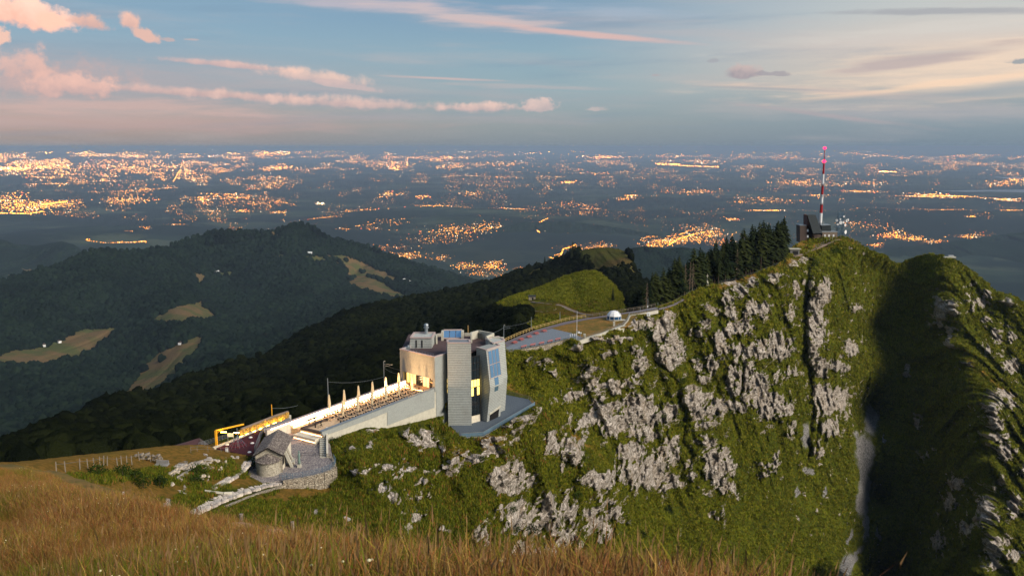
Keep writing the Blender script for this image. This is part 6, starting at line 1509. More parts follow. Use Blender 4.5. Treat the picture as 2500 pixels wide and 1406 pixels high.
mb = MB(); mb.wallpoly([rf_ + Vector((.3, .3, 0)), P(490, 1095, Y=188.5), P(490, 1110, Y=188.5), rf_ + Vector((.3, .3, -3))], (0, .3, 0)); part(mb, 'wall', M_CLAD, t_)
# curved retaining wall with railing
cv = [P(x, y, z=ZQ) for x, y in [(690, 1173), (715, 1169), (740, 1165), (765, 1160), (788, 1154), (806, 1147), (817, 1139), (820, 1130), (815, 1121), (806, 1113)]]
wallalong('curved_retaining_wall', cv, 5.0, M_RUBBLE, 'curved pale rubble retaining wall in front of the paved square', zoff=.12, t_=.55)
railing('square_railing', [p + Vector((0, -.2, .12)) for p in cv[:-1]], 'blue grey railing following the curved wall of the paved square', 1.1, 1.5, 4, M_BLUEM)
railing('gate_railing', [P(x, y, z=ZQ) for x, y in [(683, 1168), (700, 1166), (710, 1168)]], 'short blue grey railing at the foot of the chapel', 1.1, .9, 3, M_BLUEM)
railing('square_back_railing', [P(x, y, z=ZQ + .02) for x, y in [(712, 1080), (745, 1077), (782, 1074)]], 'grey railing at the back of the paved square under the terrace', 1.0, 2.4, 2, M_BLUEM)
railing('front_square_railing', [P(x, y, z=ZQ + .02) for x, y in [(735, 1116), (770, 1114), (806, 1118)]], 'thin grey railing across the paved square before the steps', .9, 2.0, 2, M_DARKM)
# leaning white stair beside the wall
st0, st1 = P(788, 1117, z=ZQ), P(788, 1062, z=ZQ + .2)
t_ = thing('external_stair', st0, 'narrow pale stair flight running along the end of the terrace wall', 'stairs'); n_s = 14
for i in range(n_s):
    p = st0.lerp(st1, i / n_s); mb = MB(); mb.box(p + Vector((0, .3, .06 + i * .05)), (1.3, .62, .16 + i * .1)); part(mb, 'step', M_CONC, t_)
mb = MB(); mb.hexa([st0 + Vector((.8, 0, -.2)), st0 + Vector((1.2, 0, -.2)), st1 + Vector((1.2, 0, -.2)), st1 + Vector((.8, 0, -.2))], [st0 + Vector((.8, 0, 1.0)), st0 + Vector((1.2, 0, 1.0)), st1 + Vector((1.2, 0, 2.0)), st1 + Vector((.8, 0, 2.0))]); part(mb, 'side_wall', M_PLASTER, t_)
t_ = thing('stone_statue', P(731, 1140, z=ZQ), 'slender weathered stone figure on the paved square beside the chapel', 'statue'); m_ = MB(); m_.box((0, 0, .35), (.7, .7, .7)); m_.build('plinth', M_CONC, t_); m_ = MB(); m_.lathe((0, 0, .7), [(.26, 0), (.3, .5), (.2, 1.2), (.3, 1.7), (.26, 2.1), (.1, 2.35), (.17, 2.5), (.16, 2.7), (.04, 2.85)], 10); m_.build('figure', simple('green_bronze', lin((112, 132, 124)), .7, var=.15), t_, smooth=True)
# stone path: slabs as pieces
def pathpieces(name, pts, w, nalong, nacross, label, lift=.15):
    root = thing(name, T(*pts[0]), label, 'path'); root['kind'] = 'structure'

    pl = np.array(pts, float); s = np.r_[0, np.cumsum(np.hypot(*np.diff(pl, axis=0).T))]
    ms = []
    for v in range(6):
        m_ = MB(); k_ = rnd.choice((5, 6, 5)); ring = [(math.cos(6.28319 * i / k_ + rnd.uniform(-.2, .2)) * rnd.uniform(.42, .56), math.sin(6.28319 * i / k_ + rnd.uniform(-.2, .2)) * rnd.uniform(.40, .54)) for i in range(k_)]
        m_.hexa([(x, y, -.3) for x, y in ring], [(x * .94, y * .94, .06) for x, y in ring]); o = m_.build('paving_stone', simple('path_slab_%d' % (v % 3), lin([(186, 176, 164), (164, 154, 144), (204, 192, 176)][v % 3]), .9, var=.2, scale=1.5, bump=.04), root); ms.append(o.data); bpy.data.objects.remove(o)
    for i in range(nalong):
        q_ = (i + .5) / nalong * s[-1]; x, y = np.interp(q_, s, pl[:, 0]), np.interp(q_, s, pl[:, 1]); wv = np.interp(q_, s, w)
        a = T(x, y, lift); b_ = T(np.interp(min(q_ + 8, s[-1]), s, pl[:, 0]), np.interp(min(q_ + 8, s[-1]), s, pl[:, 1]), lift)
        x2, y2 = np.interp(max(q_ - 8, 0), s, pl[:, 0]), np.interp(max(q_ - 8, 0), s, pl[:, 1]); d_ = b_ - T(x2, y2, lift); d_.z = 0; d_.normalize(); nrm = Vector((-d_.y, d_.x, 0))
        for j in range(nacross):
            off = (j + .5) / nacross - .5; p = a + nrm * off * wv + d_ * rnd.uniform(-.2, .2)
            o = bpy.data.objects.new('paving_stone', ms[rnd.randrange(6)]); COL.objects.link(o); o.parent = root; o.location = p - root.location + Vector((0, -.25, rnd.uniform(-.02, .05)))
            L_ = s[-1] / nalong; o.rotation_euler = (rnd.uniform(-.05, .05), rnd.uniform(-.05, .05), math.atan2(d_.y, d_.x) + rnd.uniform(-.4, .4)); k_ = wv / nacross * 1.12; o.scale = (k_ * rnd.uniform(.9, 1.35), k_, 1)
    return root
PTH = [(425, 1278), (450, 1262), (480, 1245), (515, 1228), (550, 1214), (590, 1200), (630, 1188), (665, 1180), (705, 1174), (730, 1170)]
pathpieces('stone_path', PTH, [3.2] * 5 + [3.0] * 4 + [2.2], 42, 4, '')
PTH2 = [(515, 1196), (535, 1184), (556, 1172), (578, 1158), (598, 1140), (606, 1126)]
pathpieces('stone_path', PTH2, [1.4, 1.6, 1.8, 1.8, 1.8, 1.6], 26, 2, '')
def postrow(name, pxs, h, label_fn, m=M_GREYW, cat='fence', group=None, lift=0.0, th_=.09, cap=False, rails=0, dy_=0.0):
    """a fence of posts (each a part) with wires"""
    pts = [T(x, y, lift) + Vector((0, dy_, 0)) for x, y in pxs]; root = thing(name, pts[0], label_fn, cat); o0 = None
    for p in pts:
        if o0 is None: m_ = MB(); m_.box((0, 0, h / 2 - .1), (th_, th_, h + .2)); o = m_.build('post', m, root); o0 = o
        else: o = o0.copy(); COL.objects.link(o)
        o.location = p - pts[0]; o.rotation_euler = (rnd.uniform(-.06, .06), rnd.uniform(-.06, .06), rnd.random())
    for r_ in range(rails):
        m_ = MB(); z_ = h * (r_ + 1) / (rails + .3)
        for p, q_ in zip(pts[:-1], pts[1:]): m_.beam(p - pts[0] + Vector((0, 0, z_)), q_ - pts[0] + Vector((0, 0, z_)), .03)
        m_.build('wire', M_METAL, root)
    return root
postrow('path_fence', [(436, 1276), (458, 1263), (474, 1258), (493, 1248), (518, 1240), (545, 1228), (572, 1220), (598, 1207), (626, 1200), (655, 1190), (680, 1180)], 1.1, 'row of thin metal posts with wires along the stone path', M_DARKM, rails=2, th_=.07, dy_=-.6)
low = np.array([(640, 1196), (600, 1210), (560, 1225), (545, 1238), (500, 1252)], float)
wallalong('path_edge_wall', [T(x, y, .15) + Vector((.4, -.6, 0)) for x, y in [(690, 1180), (660, 1190), (630, 1198), (600, 1210), (570, 1222), (545, 1232)]], 2.2, M_RUBBLE, 'rough pale edge wall under the stone path', t_=.5)
wallalong('kerb_rail', [T(x, y, .5) for x, y in [(500, 1201), (520, 1204), (545, 1207), (566, 1206)]], .35, M_CONC, 'pale straight kerb beam across the grass below the upper path', cat='kerb', t_=.25)
postrow('lawn_fence', [(138, 1152), (160, 1150), (195, 1144), (215, 1143), (230, 1140), (245, 1137), (253, 1134), (262, 1135), (287, 1137), (297, 1133), (310, 1132), (322, 1132), (340, 1122), (368, 1126)], 1.5, 'row of weathered wooden posts across the left lawn', M_GREYW, rails=1, th_=.13)
postrow('lawn_edge_fence', [(466, 1104), (482, 1102), (508, 1102), (540, 1104), (560, 1107)], 1.2, 'thin wire fence at the edge of the lawn above the outcrop', M_GREYW, rails=2, th_=.07)
# ruined stone heap, water trough
rp0 = T(352, 1120); t_ = thing('ruined_wall', rp0, 'low heap of grey dry stones on the left lawn', 'stone heap')
for i in range(46):
    m_ = MB(); s_ = rnd.uniform(.35, .9); m_.box((0, 0, 0), (s_, s_ * .7, s_ * .45)); o = m_.build('stone', simple('grey_field_stone', lin((128, 118, 104)), .95, var=.25, scale=2), t_, bevel=.05)
    u = rnd.random(); o.location = ((u - .5) * 6.8 + rnd.uniform(-.3, .3), rnd.uniform(-.8, .8), rnd.uniform(0, .9) * (1 - abs(u - .55))); o.rotation_euler = (rnd.uniform(-.3, .3), rnd.uniform(-.3, .3), rnd.random() * 3)
t_ = thing('stone_trough', T(395, 1138, .2), 'small grey stone trough slab beside the outcrop', 'trough'); m_ = MB(); m_.box((0, 0, .1), (2.4, 1.2, .25)); m_.box((0, .5, .4), (2.2, .3, .7)); m_.build('slab', M_CONCD, t_, bevel=.03)
# layered limestone slabs of the left outcrop and loose blocks
slabm = []
for v in range(5):
    k_ = 7; ring = [(math.cos(6.28319 * i / k_) * rnd.uniform(.38, .6), math.sin(6.28319 * i / k_) * rnd.uniform(.3, .5)) for i in range(k_)]
    m_ = MB(); m_.hexa([(x, y, -.16) for x, y in ring], [(x * .9 + .03, y * .9, .14) for x, y in ring]); o = m_.build('limestone_block', M_SLAB, None, bevel=.02); slabm.append(o.data); bpy.data.objects.remove(o)
def outcrop(px, py, n_, rx_, ry_, rot, sz_, label):
    root = thing('limestone_outcrop', T(px, py), label, 'rock outcrop'); ca, sa = math.cos(R(rot)), math.sin(R(rot))
    for i in range(n_):
        u, v = rnd.uniform(-1, 1), rnd.uniform(-1, 1); x = px + (u * ca * rx_ - v * sa * ry_); y = py - (u * sa * rx_ + v * ca * ry_)
        o = bpy.data.objects.new('limestone_block', slabm[rnd.randrange(5)]); COL.objects.link(o); o.parent = root; o.location = T(x, y) - root.location + Vector((0, -.3, 0))
        s_ = sz_ * rnd.uniform(.6, 1.5); o.scale = (s_ * 1.5, s_, s_ * rnd.uniform(.8, 1.5)); o.rotation_euler = (rnd.uniform(.05, .5), R(-rot) * .8 + rnd.uniform(-.15, .15), rnd.uniform(-.4, .4))
for a in [(440, 1148, 18, 34, 9, 28, 1.5, 'layered pale limestone outcrop slanting up the bank left of the bush gap'), (437, 1170, 10, 24, 6, 28, 1.3, 'lower slanting limestone ledge under the big left outcrop'), (494, 1128, 8, 13, 7, 15, 1.2, 'upper pale block cluster of the right hand outcrop'),
          (522, 1120, 9, 14, 8, 10, 1.1, 'broken pale slabs at the top of the outcrop near the lawn'), (508, 1145, 8, 9, 12, 10, 1.3, 'squarish pale blocks in the middle of the outcrop'), (494, 1163, 10, 22, 6, 22, 1.2, 'long low limestone ledge at the foot of the outcrop'), (542, 1140, 9, 18, 6, 50, 1.1, 'steep pale limestone fin beside the upper path'),
          (575, 1116, 6, 10, 5, 5, .8, 'scattered white stones on the grass by the playground'), (405, 1240, 9, 12, 14, 10, 1.2, 'pale broken rocks at the edge of the tall grass'), (448, 1203, 6, 8, 9, 0, 1.1, 'small rocks beside the end of the stone path')]: outcrop(a[0], a[1], a[2], a[3], a[4], a[5], a[6] * .62, a[7])

# ------------------------------------------------------------------ trail, crucifix statue
stripon('footpath', [(1604, 753), (1625, 748), (1645, 741), (1665, 730)], 1.8, M_PATHA, None)
postrow('trail_fence', [(1612, 750), (1625, 746), (1638, 741), (1652, 735), (1668, 724), (1684, 713), (1700, 704)], 1.2, 'thin fence climbing along the trail from the dome tent to the cross', M_GREYW, rails=2, th_=.08)
postrow('trail_fence', [(1755, 690), (1775, 687), (1795, 684), (1815, 677), (1835, 668), (1850, 664), (1870, 656), (1885, 650), (1900, 646)], 1.2, 'thin fence along the crest trail in front of the spruces', M_GREYW, rails=2, th_=.08)
sp = T(1726, 698, -.2); t_ = thing('stone_cross', sp, 'pale stone cross on a tall carved pedestal at the cliff edge', 'cross')
m_ = MB(); m_.box((0, 0, .3), (2.0, 2.0, .8)); m_.build('step', M_CONC, t_, bevel=.04); m_ = MB(); m_.box((0, 0, 1.2), (1.2, 1.2, 1.4)); m_.build('pedestal', M_CONC, t_, bevel=.06); m_ = MB(); m_.lathe((0, 0, 1.9), [(.75, 0), (.5, .2), (.36, 1.6), (.5, 1.8), (.3, 2.0)], 8); m_.build('column', M_CONC, t_)
m_ = MB(); m_.box((0, 0, 5.0), (.28, .28, 2.6)); m_.box((0, 0, 5.5), (1.1, .24, .26)); m_.build('cross', M_CONC, t_)
for i, (x, y, h_, lb) in enumerate([(1581, 756, 5.2, 'thin grey pole with small box beside the path near the dead spruce'), (1606, 748, 2.0, 'short white post beside the path before the spruces'), (1563, 760, 2.0, 'short thin white post at the path bend')]):
    pole('marker_pole', P(x, y + 1, z=ZP), h_, .09, lb, M_METAL, extra=(lambda tt_: MB().box((0, 0, 1.6), (.4, .3, .6)).build('box', M_WHITE, tt_)) if i == 0 else None)

# ------------------------------------------------------------------ summit station with masts
zs = T(2000, 579).z - .5; Ys = 603.0
def STP(px, py, dY=0.0): return P(px, py, Y=Ys + dY)
stn = thing('summit_station', STP(2000, 584), 'dark clad angular station building with slanted slate roof on the summit', 'building')
k_ = lambda a, b_, c, d_, dep, nm, m: part(MB().wallpoly([STP(*a), STP(*b_), STP(*c), STP(*d_)], (0, dep, 0)), nm, m, stn)
k_((1953, 551), (1984, 551), (1984, 592), (1953, 592), 8, 'wing_wall', M_CLAD)
k_((1969.5, 525), (1973, 525), (1990, 590), (1969.5, 590), 7, 'tower_wall', simple('red_brown_cladding', lin((94, 62, 54)), .8, var=.2))
mb = MB(); mb.wallpoly([STP(1971, 524.5, -1), STP(1991, 524.5, -1), STP(2008, 569.5, -3), STP(1985, 569.5, -3)], (0, .6, 0)); part(mb, 'slate_roof', M_SOLAR, stn)
k_((1991, 525.5), (1991.5, 525.5), (2008, 570), (1990, 570), 6, 'tower_wall', M_CLAD)
k_((1984.5, 570), (2008, 570), (2005, 582), (1984.5, 582), 5, 'porch_wall', M_CLAD)
k_((1984.5, 569), (2008, 569), (2008, 572.5), (1984.5, 572.5), 6.4, 'eaves', M_CONC)
k_((2004, 567), (2044, 567), (2044, 583), (2004, 583), 7, 'annex_wall', simple('grey_brown_cladding', lin((120, 106, 92)), .8, var=.15))
k_((2003, 564), (2045, 565), (2045, 567), (2003, 567), 8, 'annex_roof', M_METAL)
k_((2006, 551), (2028, 550), (2029, 564), (2006, 564), 6, 'upper_annex_wall', M_SOLAR)
k_((2005, 549.5), (2028, 549), (2028, 550.8), (2005, 551), 7, 'annex_roof', M_METAL)
k_((1952.5, 549.8), (1973, 549.8), (1973, 551.2), (1952.5, 551.2), 8.5, 'wing_roof', M_METAL)
for i, (x, y) in enumerate([(2012, 573), (2022, 573), (2033, 573), (1970, 560), (1970, 574)]):
    part(MB().wallpoly([STP(x, y, -.1), STP(x + 4, y, -.1), STP(x + 4, y + 6, -.1), STP(x, y + 6, -.1)], (0, .12, 0)), 'window', M_WHITE, stn)
part(MB().tube(STP(2010, 568, 2), STP(2010, 541, 2), .5, .45), 'flue', M_METAL, stn)
mp = STP(2001.5, 568, 6); MH = 62.0
mst = thing('radio_mast', mp, 'tall red and white banded radio mast with glowing red beacons', 'radio mast')
hs = [0, 7, 14, 20.5, 27, 34, 41.5, 49]
for i in range(7):
    r0_ = 1.15 - .55 * hs[i] / 50; m_ = MB(); m_.tube((0, 0, hs[i] + .01), (0, 0, hs[i + 1] - .01), r0_, r0_ - .06, 10); m_.build('mast_band', [M_METAL, M_WHITE, M_MASTR, M_WHITE, M_MASTR, M_WHITE, M_MASTR][i], mst)
m_ = MB(); m_.tube((0, 0, 49), (0, 0, 60.5), .3, .14, 8)
for z_ in (50, 51.5, 53, 57, 58.5): m_.lathe((0, 0, z_), [(.5, 0), (.5, .5)], 8)
m_.build('antenna_spire', M_MASTR, mst)
for z_, r_ in ((48.6, 1.2), (33, 1.1), (26, 1.5), (20, 1.5)):
    m_ = MB(); m_.lathe((0, 0, z_), [(r_, 0), (r_, .25)], 10)
    for i in range(4): a = 1.57 * i + .4; m_.box((math.cos(a) * r_, math.sin(a) * r_, z_ + 1), (.3, .3, 2.2))
    m_.build('antenna_panels', M_METAL, mst)
for z_, r_ in ((50.3, 1.35), (59.6, 1.15)):
    m_ = MB(); m_.lathe((0, 0, z_ - r_ * .7), [(r_ * .4, 0), (r_, r_ * .5), (r_, r_ * .9), (r_ * .4, r_ * 1.4)], 10); m_.build('red_beacon', E_RED, mst)
lt = STP(2049, 578, 4); lat = thing('lattice_tower', lt, 'dark lattice tower crowded with round white dish antennas', 'antenna tower'); mb = MB(); wd = 3.4
lev_ = [0, 3.5, 7, 10.5, 14, 17.0]
for sx in (-1, 1):
    for sy in (-1, 1): m_ = MB(); m_.beam((sx * wd / 2, sy * wd / 2, 0), (sx * wd / 2, sy * wd / 2, 17), .3); m_.build('leg', M_BLUEM, lat)
m_ = MB()
for a, b_ in zip(lev_[:-1], lev_[1:]):
    for (x0_, y0_, x1_, y1_) in ((-1, -1, 1, -1), (1, -1, 1, 1), (1, 1, -1, 1), (-1, 1, -1, -1)): h2 = wd / 2; m_.beam((x0_ * h2, y0_ * h2, a), (x1_ * h2, y1_ * h2, b_), .2); m_.beam((x1_ * h2, y1_ * h2, a), (x0_ * h2, y0_ * h2, b_), .2); m_.beam((x0_ * h2, y0_ * h2, b_), (x1_ * h2, y1_ * h2, b_), .22)
m_.build('lattice', M_BLUEM, lat)
for z_, w_ in ((7, 7.5), (11.5, 8.5), (14.5, 6)):
    m_ = MB(); m_.box((0, 0, z_), (w_, w_ * .6, .25)); m_.build('platform', M_BLUEM, lat)
dish = [(-3.4, 11.8, .95, -.3), (-1.0, 12.6, .6, 0), (-.6, 10.2, 1.25, 0), (1.2, 10.4, .8, .3), (3.4, 11.6, 1.1, .5), (4.2, 12.2, .9, .8), (2.6, 8.6, .9, .2), (1.4, 14.6, .7, 0), (3.0, 3.6, 1.5, .7), (-2.6, 9.0, .8, -.2)]
for x, z_, r_, a in dish:
    t0 = Vector((x, -2.2, z_)); n_ = Vector((math.sin(a), -math.cos(a), 0)); m_ = MB(); m_.tube(t0, t0 + n_ * .5, r_ * .55, r_, 12); m_.tube(t0 - n_ * .9, t0, .15, .15, 6); m_.build('dish_antenna', M_WHITE, lat)
for i in range(9): m_ = MB(); x = rnd.uniform(-3.5, 3.5); z_ = rnd.choice((7, 11.5, 14.5)); m_.tube((x, rnd.uniform(-1, 1), z_), (x, 0, z_ + rnd.uniform(2.5, 5)), .14); m_.build('whip_antenna', M_METAL, lat)
postrow('summit_fence', [(1991, 606), (1998, 603), (2004, 601), (2010, 598), (2017, 594), (2025, 590), (2032, 587), (2040, 584)], 2.6, 'line of pale posts along the path climbing to the station', M_GREYW, rails=1, th_=.3)
postrow('summit_fence', [(2052, 582), (2064, 583), (2076, 587), (2085, 591), (2094, 597), (2103, 603), (2112, 609), (2120, 613)], 2.6, 'line of pale posts descending right of the station', M_GREYW, rails=1, th_=.3)
stripon('footpath', [(1935, 626), (1955, 620), (1975, 612), (1995, 604), (2015, 596), (2030, 589), (2045, 584)], 3.0, M_TRACK, None)
t_ = thing('summit_hut', T(1938, 621), 'small flat roofed shelter below the summit station', 'hut'); m_ = MB(); m_.box((0, 0, 1.6), (6, 3.5, 3.6)); m_.build('wall', M_CONCD, t_); m_ = MB(); m_.box((0, -.2, 3.6), (7.5, 4.8, .4)); m_.build('roof', M_CONC, t_); m_ = MB(); m_.box((.4, -1.8, 1.2), (3.6, .15, 2.2)); m_.build('opening', M_BLACK, t_)
t_ = thing('summit_platform', T(2318, 628, .4), 'tiny pale platform with panels on the right hand hilltop', 'platform'); m_ = MB(); m_.box((0, 0, 0), (9, 3, .8)); m_.build('slab', M_CONC, t_); m_ = MB(); m_.box((1, 0, 1.2), (4, 1.2, .3)); m_.build('table', M_WHITE, t_)

# ------------------------------------------------------------------ spruces
def spruce_mesh(seed, h=1.0, dens=1.0, crown_from=0.12):
    r_ = random.Random(seed); v, f = [], []
    wh = 26
    for k in range(wh):
        t = k / (wh - 1); z = crown_from + (1 - crown_from) * t ** 0.9; L = 0.185 * (1 - t) ** 0.75 + .012
        nb = max(5, int(11 * (1 - .5 * t)))
        for i in range(nb):
            if r_.random() < .12: continue
            a = 6.28319 * (i + r_.random()) / nb; l = L * r_.uniform(.65, 1.18); dr = l * r_.uniform(.15, .5)
            ca, sa = math.cos(a), math.sin(a); w = l * .30
            zz = z + r_.uniform(-.012, .012); n = len(v)
            v += [(0, 0, zz + .012), (ca * l * .55 - sa * w, sa * l * .55 + ca * w, zz - dr * .35), (ca * l, sa * l, zz - dr), (ca * l * .55 + sa * w, sa * l * .55 - ca * w, zz - dr * .35), (ca * l * .5, sa * l * .5, zz - dr * .1 - l * .28)]
            f += [(n, n + 1, n + 2), (n, n + 2, n + 3), (n, n + 1, n + 4), (n + 4, n + 3, n)]
    me = bpy.data.meshes.new('spruce_crown'); me.from_pydata(v, [], f); return me
def m_spruce(c1, c2):
    def fn(t, b):
        oi = t.new('ShaderNodeObjectInfo'); pos = t.new('ShaderNodeNewGeometry').outputs['Position']
        c = t.mix(oi.outputs['Random'], c1, c2); c = t.mix(t.mr(t.noise(pos, .8, 4.0, .7), .35, .7, 0, .6), c, tuple(v * .5 for v in c1[:3]) + (1,))
        t.put(b.inputs['Base Color'], c); b.inputs['Roughness'].default_value = 1.0; b.inputs['Specular IOR Level'].default_value = 0.05
    return fn
M_SPR = mat('spruce_needles', m_spruce(lin((26, 38, 22)), lin((58, 64, 30))))
crowns = []
for i in range(6):
    me_ = spruce_mesh(100 + i, crown_from=[.10, .2, .35, .4, .15, .5][i]); me_.materials.append(M_SPR); crowns.append(me_)
m_ = MB(); m_.tube((0, 0, -.03), (0, 0, .97), .014, .002, 6); o = m_.build('trunk', M_BARK, None); trunkm = o.data; bpy.data.objects.remove(o)
def spruce(p, h, label, ci, group='spruces along the crest trail', name='spruce_tree'):
    t_ = thing(name, p, label, 'spruce', group); t_.scale = (h, h, h)
    o = bpy.data.objects.new('trunk', trunkm); COL.objects.link(o); o.parent = t_
    o = bpy.data.objects.new('crown', crowns[ci]); COL.objects.link(o); o.parent = t_; o.rotation_euler.z = rnd.random() * 6; w_ = rnd.uniform(.95, 1.4); o.scale = (w_, w_, 1)
    return t_
def LBLF(row, x):
    sec = 'behind the path beyond the dome tent' if x < 1640 else 'left of the stone cross' if x < 1725 else 'right of the stone cross' if x < 1800 else 'in the upper middle of the stand' if x < 1860 else 'towards the summit station'
    return ['slim front spruce ', 'tall spruce with bare lower trunk ', 'dark spruce, middle of the stand, ', 'dark spruce near the back ', 'dark spruce in the hindmost row '][row] + sec
def crestpt(px, back, drop=.45):
    cy = float(crest_y(px)); p = P(px, cy, Y=float(crY(px))); k = 1 + back / p.y
    return Vector((p.x * k, p.y * k, p.z - back * drop - 1.0))
for row, (back, drop) in enumerate(((3, .3), (12, .38), (24, .42), (38, .45), (56, .48))):
    x = (1565 if row < 2 else 1536) + rnd.uniform(0, 8)
    while x < 1912:
        hh = np.interp(x, [1560, 1620, 1700, 1760, 1800, 1860, 1905], [17, 21, 23, 26, 28, 30, 26]) * rnd.uniform(.82, 1.12)
        if row == 0 and (rnd.random() < .55 or 1700 < x < 1745): x += rnd.uniform(10, 18); continue
        if row == 0: hh *= .8
        bt = back if x < 1870 else back * .7
        if x < 1640: bt = back + 6
        p = crestpt(x, bt + rnd.uniform(-3, 3), drop)
        spruce(p, hh, LBLF(row, x), rnd.choice((1, 2, 3, 5)) if row < 2 else rnd.choice((0, 1, 4, 2)))
        x += rnd.uniform(4.6, 9) if row else rnd.uniform(16, 30)
for (x, b_, h_, lb) in ((1898, 26, 34, 'tallest dark spruce at the upper end of the stand beside the summit slope'), (1872, 34, 32, 'second tall dark spruce left of the tallest one'), (1914, 20, 19, 'shorter dense spruce at the summit end of the stand')):
    spruce(crestpt(x, b_, .4), h_, lb, 0)
deadv = MB(); 
r_ = random.Random(5)
for k in range(46):
    z = .25 + .7 * k / 46; a = r_.random() * 6.28; l = .10 * (1 - z) + .03; deadv.beam((0, 0, z), (math.cos(a) * l, math.sin(a) * l, z - l * .5), .004)
o = deadv.build('bare_branches', M_DEADW, None); deadm = o.data; bpy.data.objects.remove(o)
m_ = MB(); m_.tube((0, 0, -.03), (0, 0, .98), .012, .002, 6); o = m_.build('trunk', M_DEADW, None); dtm = o.data; bpy.data.objects.remove(o)
for x, y, h_, lb in ((1578, 752, 13, 'bare dead spruce standing alone at the lower end of the stand'), (1671, 722, 17, 'bare bleached dead spruce, leftmost of the three near the cross'), (1683, 716, 17, 'bare bleached dead spruce, middle of the three near the cross'), (1690, 712, 16, 'bare bleached dead spruce, rightmost of the three near the cross'), (1797, 686, 19, 'tall bleached dead trunk before the dense stand')):
    p = crestpt(x, 1.5, .2); t_ = thing('dead_spruce', p, lb, 'dead tree', 'dead spruces'); t_.scale = (h_,) * 3
    for nm, dm in (('trunk', dtm), ('bare_branches', deadm)): o = bpy.data.objects.new(nm, dm); COL.objects.link(o); o.parent = t_
# conifers dotted on the shoulders
for i, (x, y, h_) in enumerate([(1330, 652, 16), (1338, 650, 13), (1357, 640, 14), (1392, 626, 17), (1398, 623, 20), (1404, 621, 17), (1345, 648, 12), (1385, 634, 16), (1376, 640, 15), (1412, 632, 18), (1420, 640, 16), (1368, 646, 14), (1396, 640, 17), (1430, 650, 15)]):
    spruce(gsurf(FD, x, y, 2), h_, 'small dark conifer on the skyline of the wooded flank', rnd.choice((0, 4)), 'conifers on the wooded flank', 'conifer_tree')
spruce(gsurf(GD, 1496, 735, 2), 9, 'lone round dark conifer on the right side of the grassy shoulder', 0, None, 'conifer_tree')

# ------------------------------------------------------------------ scattered crowns (woods), via geometry nodes
def crown_mesh(seed, name='crown'):
    r_ = random.Random(seed); bm = bmesh.new(); bmesh.ops.create_icosphere(bm, subdivisions=3, radius=.5)
    for v in bm.verts:
        p = v.co; n = vnoise(np.array([p.x * 3.1 + seed * 7]), np.array([p.y * 3.1]), np.array([p.z * 3.1]), seed)[0]; n2_ = vnoise(np.array([p.x * 8 + seed]), np.array([p.y * 8]), np.array([p.z * 8]), seed + 5)[0]; v.co = v.co * (1 + .30 * n + .16 * n2_); v.co.z *= 1.05
    me = bpy.data.meshes.new(name); bm.to_mesh(me); bm.free(); me.polygons.foreach_set('use_smooth', [True] * len(me.polygons)); return me
def scatter(name, pts, scl, src_meshes, m, label, zscale=1.0):
    me = bpy.data.meshes.new(name); me.from_pydata([tuple(p) for p in pts], [], [])
    a = me.attributes.new('scl', 'FLOAT', 'POINT'); a.data.foreach_set('value', np.asarray(scl, np.float32))
    o = link(bpy.data.objects.new(name, me)); tag(o, label, None, None, 'stuff')
    ng = bpy.data.node_groups.new(name + '_nodes', 'GeometryNodeTree'); ng.interface.new_socket('Geometry', in_out='INPUT', socket_type='NodeSocketGeometry'); ng.interface.new_socket('Geometry', in_out='OUTPUT', socket_type='NodeSocketGeometry')
    gi, go = ng.nodes.new('NodeGroupInput'), ng.nodes.new('NodeGroupOutput')
    join = ng.nodes.new('GeometryNodeJoinGeometry')
    col = bpy.data.collections.new(name + '_src')
    for k, sm in enumerate(src_meshes):
        if not sm.materials: sm.materials.append(m)
        so = bpy.data.objects.new('source', sm); col.objects.link(so)
    ci = ng.nodes.new('GeometryNodeCollectionInfo'); ci.inputs['Collection'].default_value = col; ci.inputs['Separate Children'].default_value = True
    ip = ng.nodes.new('GeometryNodeInstanceOnPoints'); ip.inputs['Pick Instance'].default_value = True
    rv = ng.nodes.new('FunctionNodeRandomValue'); rv.data_type = 'FLOAT_VECTOR'; rv.inputs[0].default_value = (-.12, -.12, 0); rv.inputs[1].default_value = (.12, .12, 6.28)
    na = ng.nodes.new('GeometryNodeInputNamedAttribute'); na.data_type = 'FLOAT'; na.inputs[0].default_value = 'scl'
    sx = ng.nodes.new('ShaderNodeCombineXYZ'); mz = ng.nodes.new('ShaderNodeMath'); mz.operation = 'MULTIPLY'; mz.inputs[1].default_value = zscale
    l = ng.links.new; l(na.outputs[0], sx.inputs[0]); l(na.outputs[0], sx.inputs[1]); l(na.outputs[0], mz.inputs[0]); l(mz.outputs[0], sx.inputs[2])
    l(gi.outputs[0], ip.inputs['Points']); l(ci.outputs[0], ip.inputs['Instance']); l(rv.outputs[0], ip.inputs['Rotation']); l(sx.outputs[0], ip.inputs['Scale']); l(ip.outputs[0], go.inputs[0])
    md = o.modifiers.new('scatter', 'NODES'); md.node_group = ng
    return o
def m_crown(c1, c2):
    def fn(t, b):
        oi = t.new('ShaderNodeObjectInfo'); pos = t.new('ShaderNodeNewGeometry').outputs['Position']
        r = oi.outputs['Random']; c = t.mix(r, c1, c2); c = t.mix(t.mr(t.noise(pos, 1 / 160.0, 4.0, .6), .4, .65, 0, .6), c, tuple(v * .5 for v in c1[:3]) + (1,))
        t.put(b.inputs['Base Color'], c); b.inputs['Roughness'].default_value = 1.0; b.inputs['Specular IOR Level'].default_value = 0.0
        t.put(b.inputs['Normal'], t.bump(t.noise(pos, .9, 3.0, .7), 1.0, 1.2))
    return fn
M_CRN = mat('beech_crowns', m_crown(lin((15, 20, 12)), lin((32, 37, 18))))
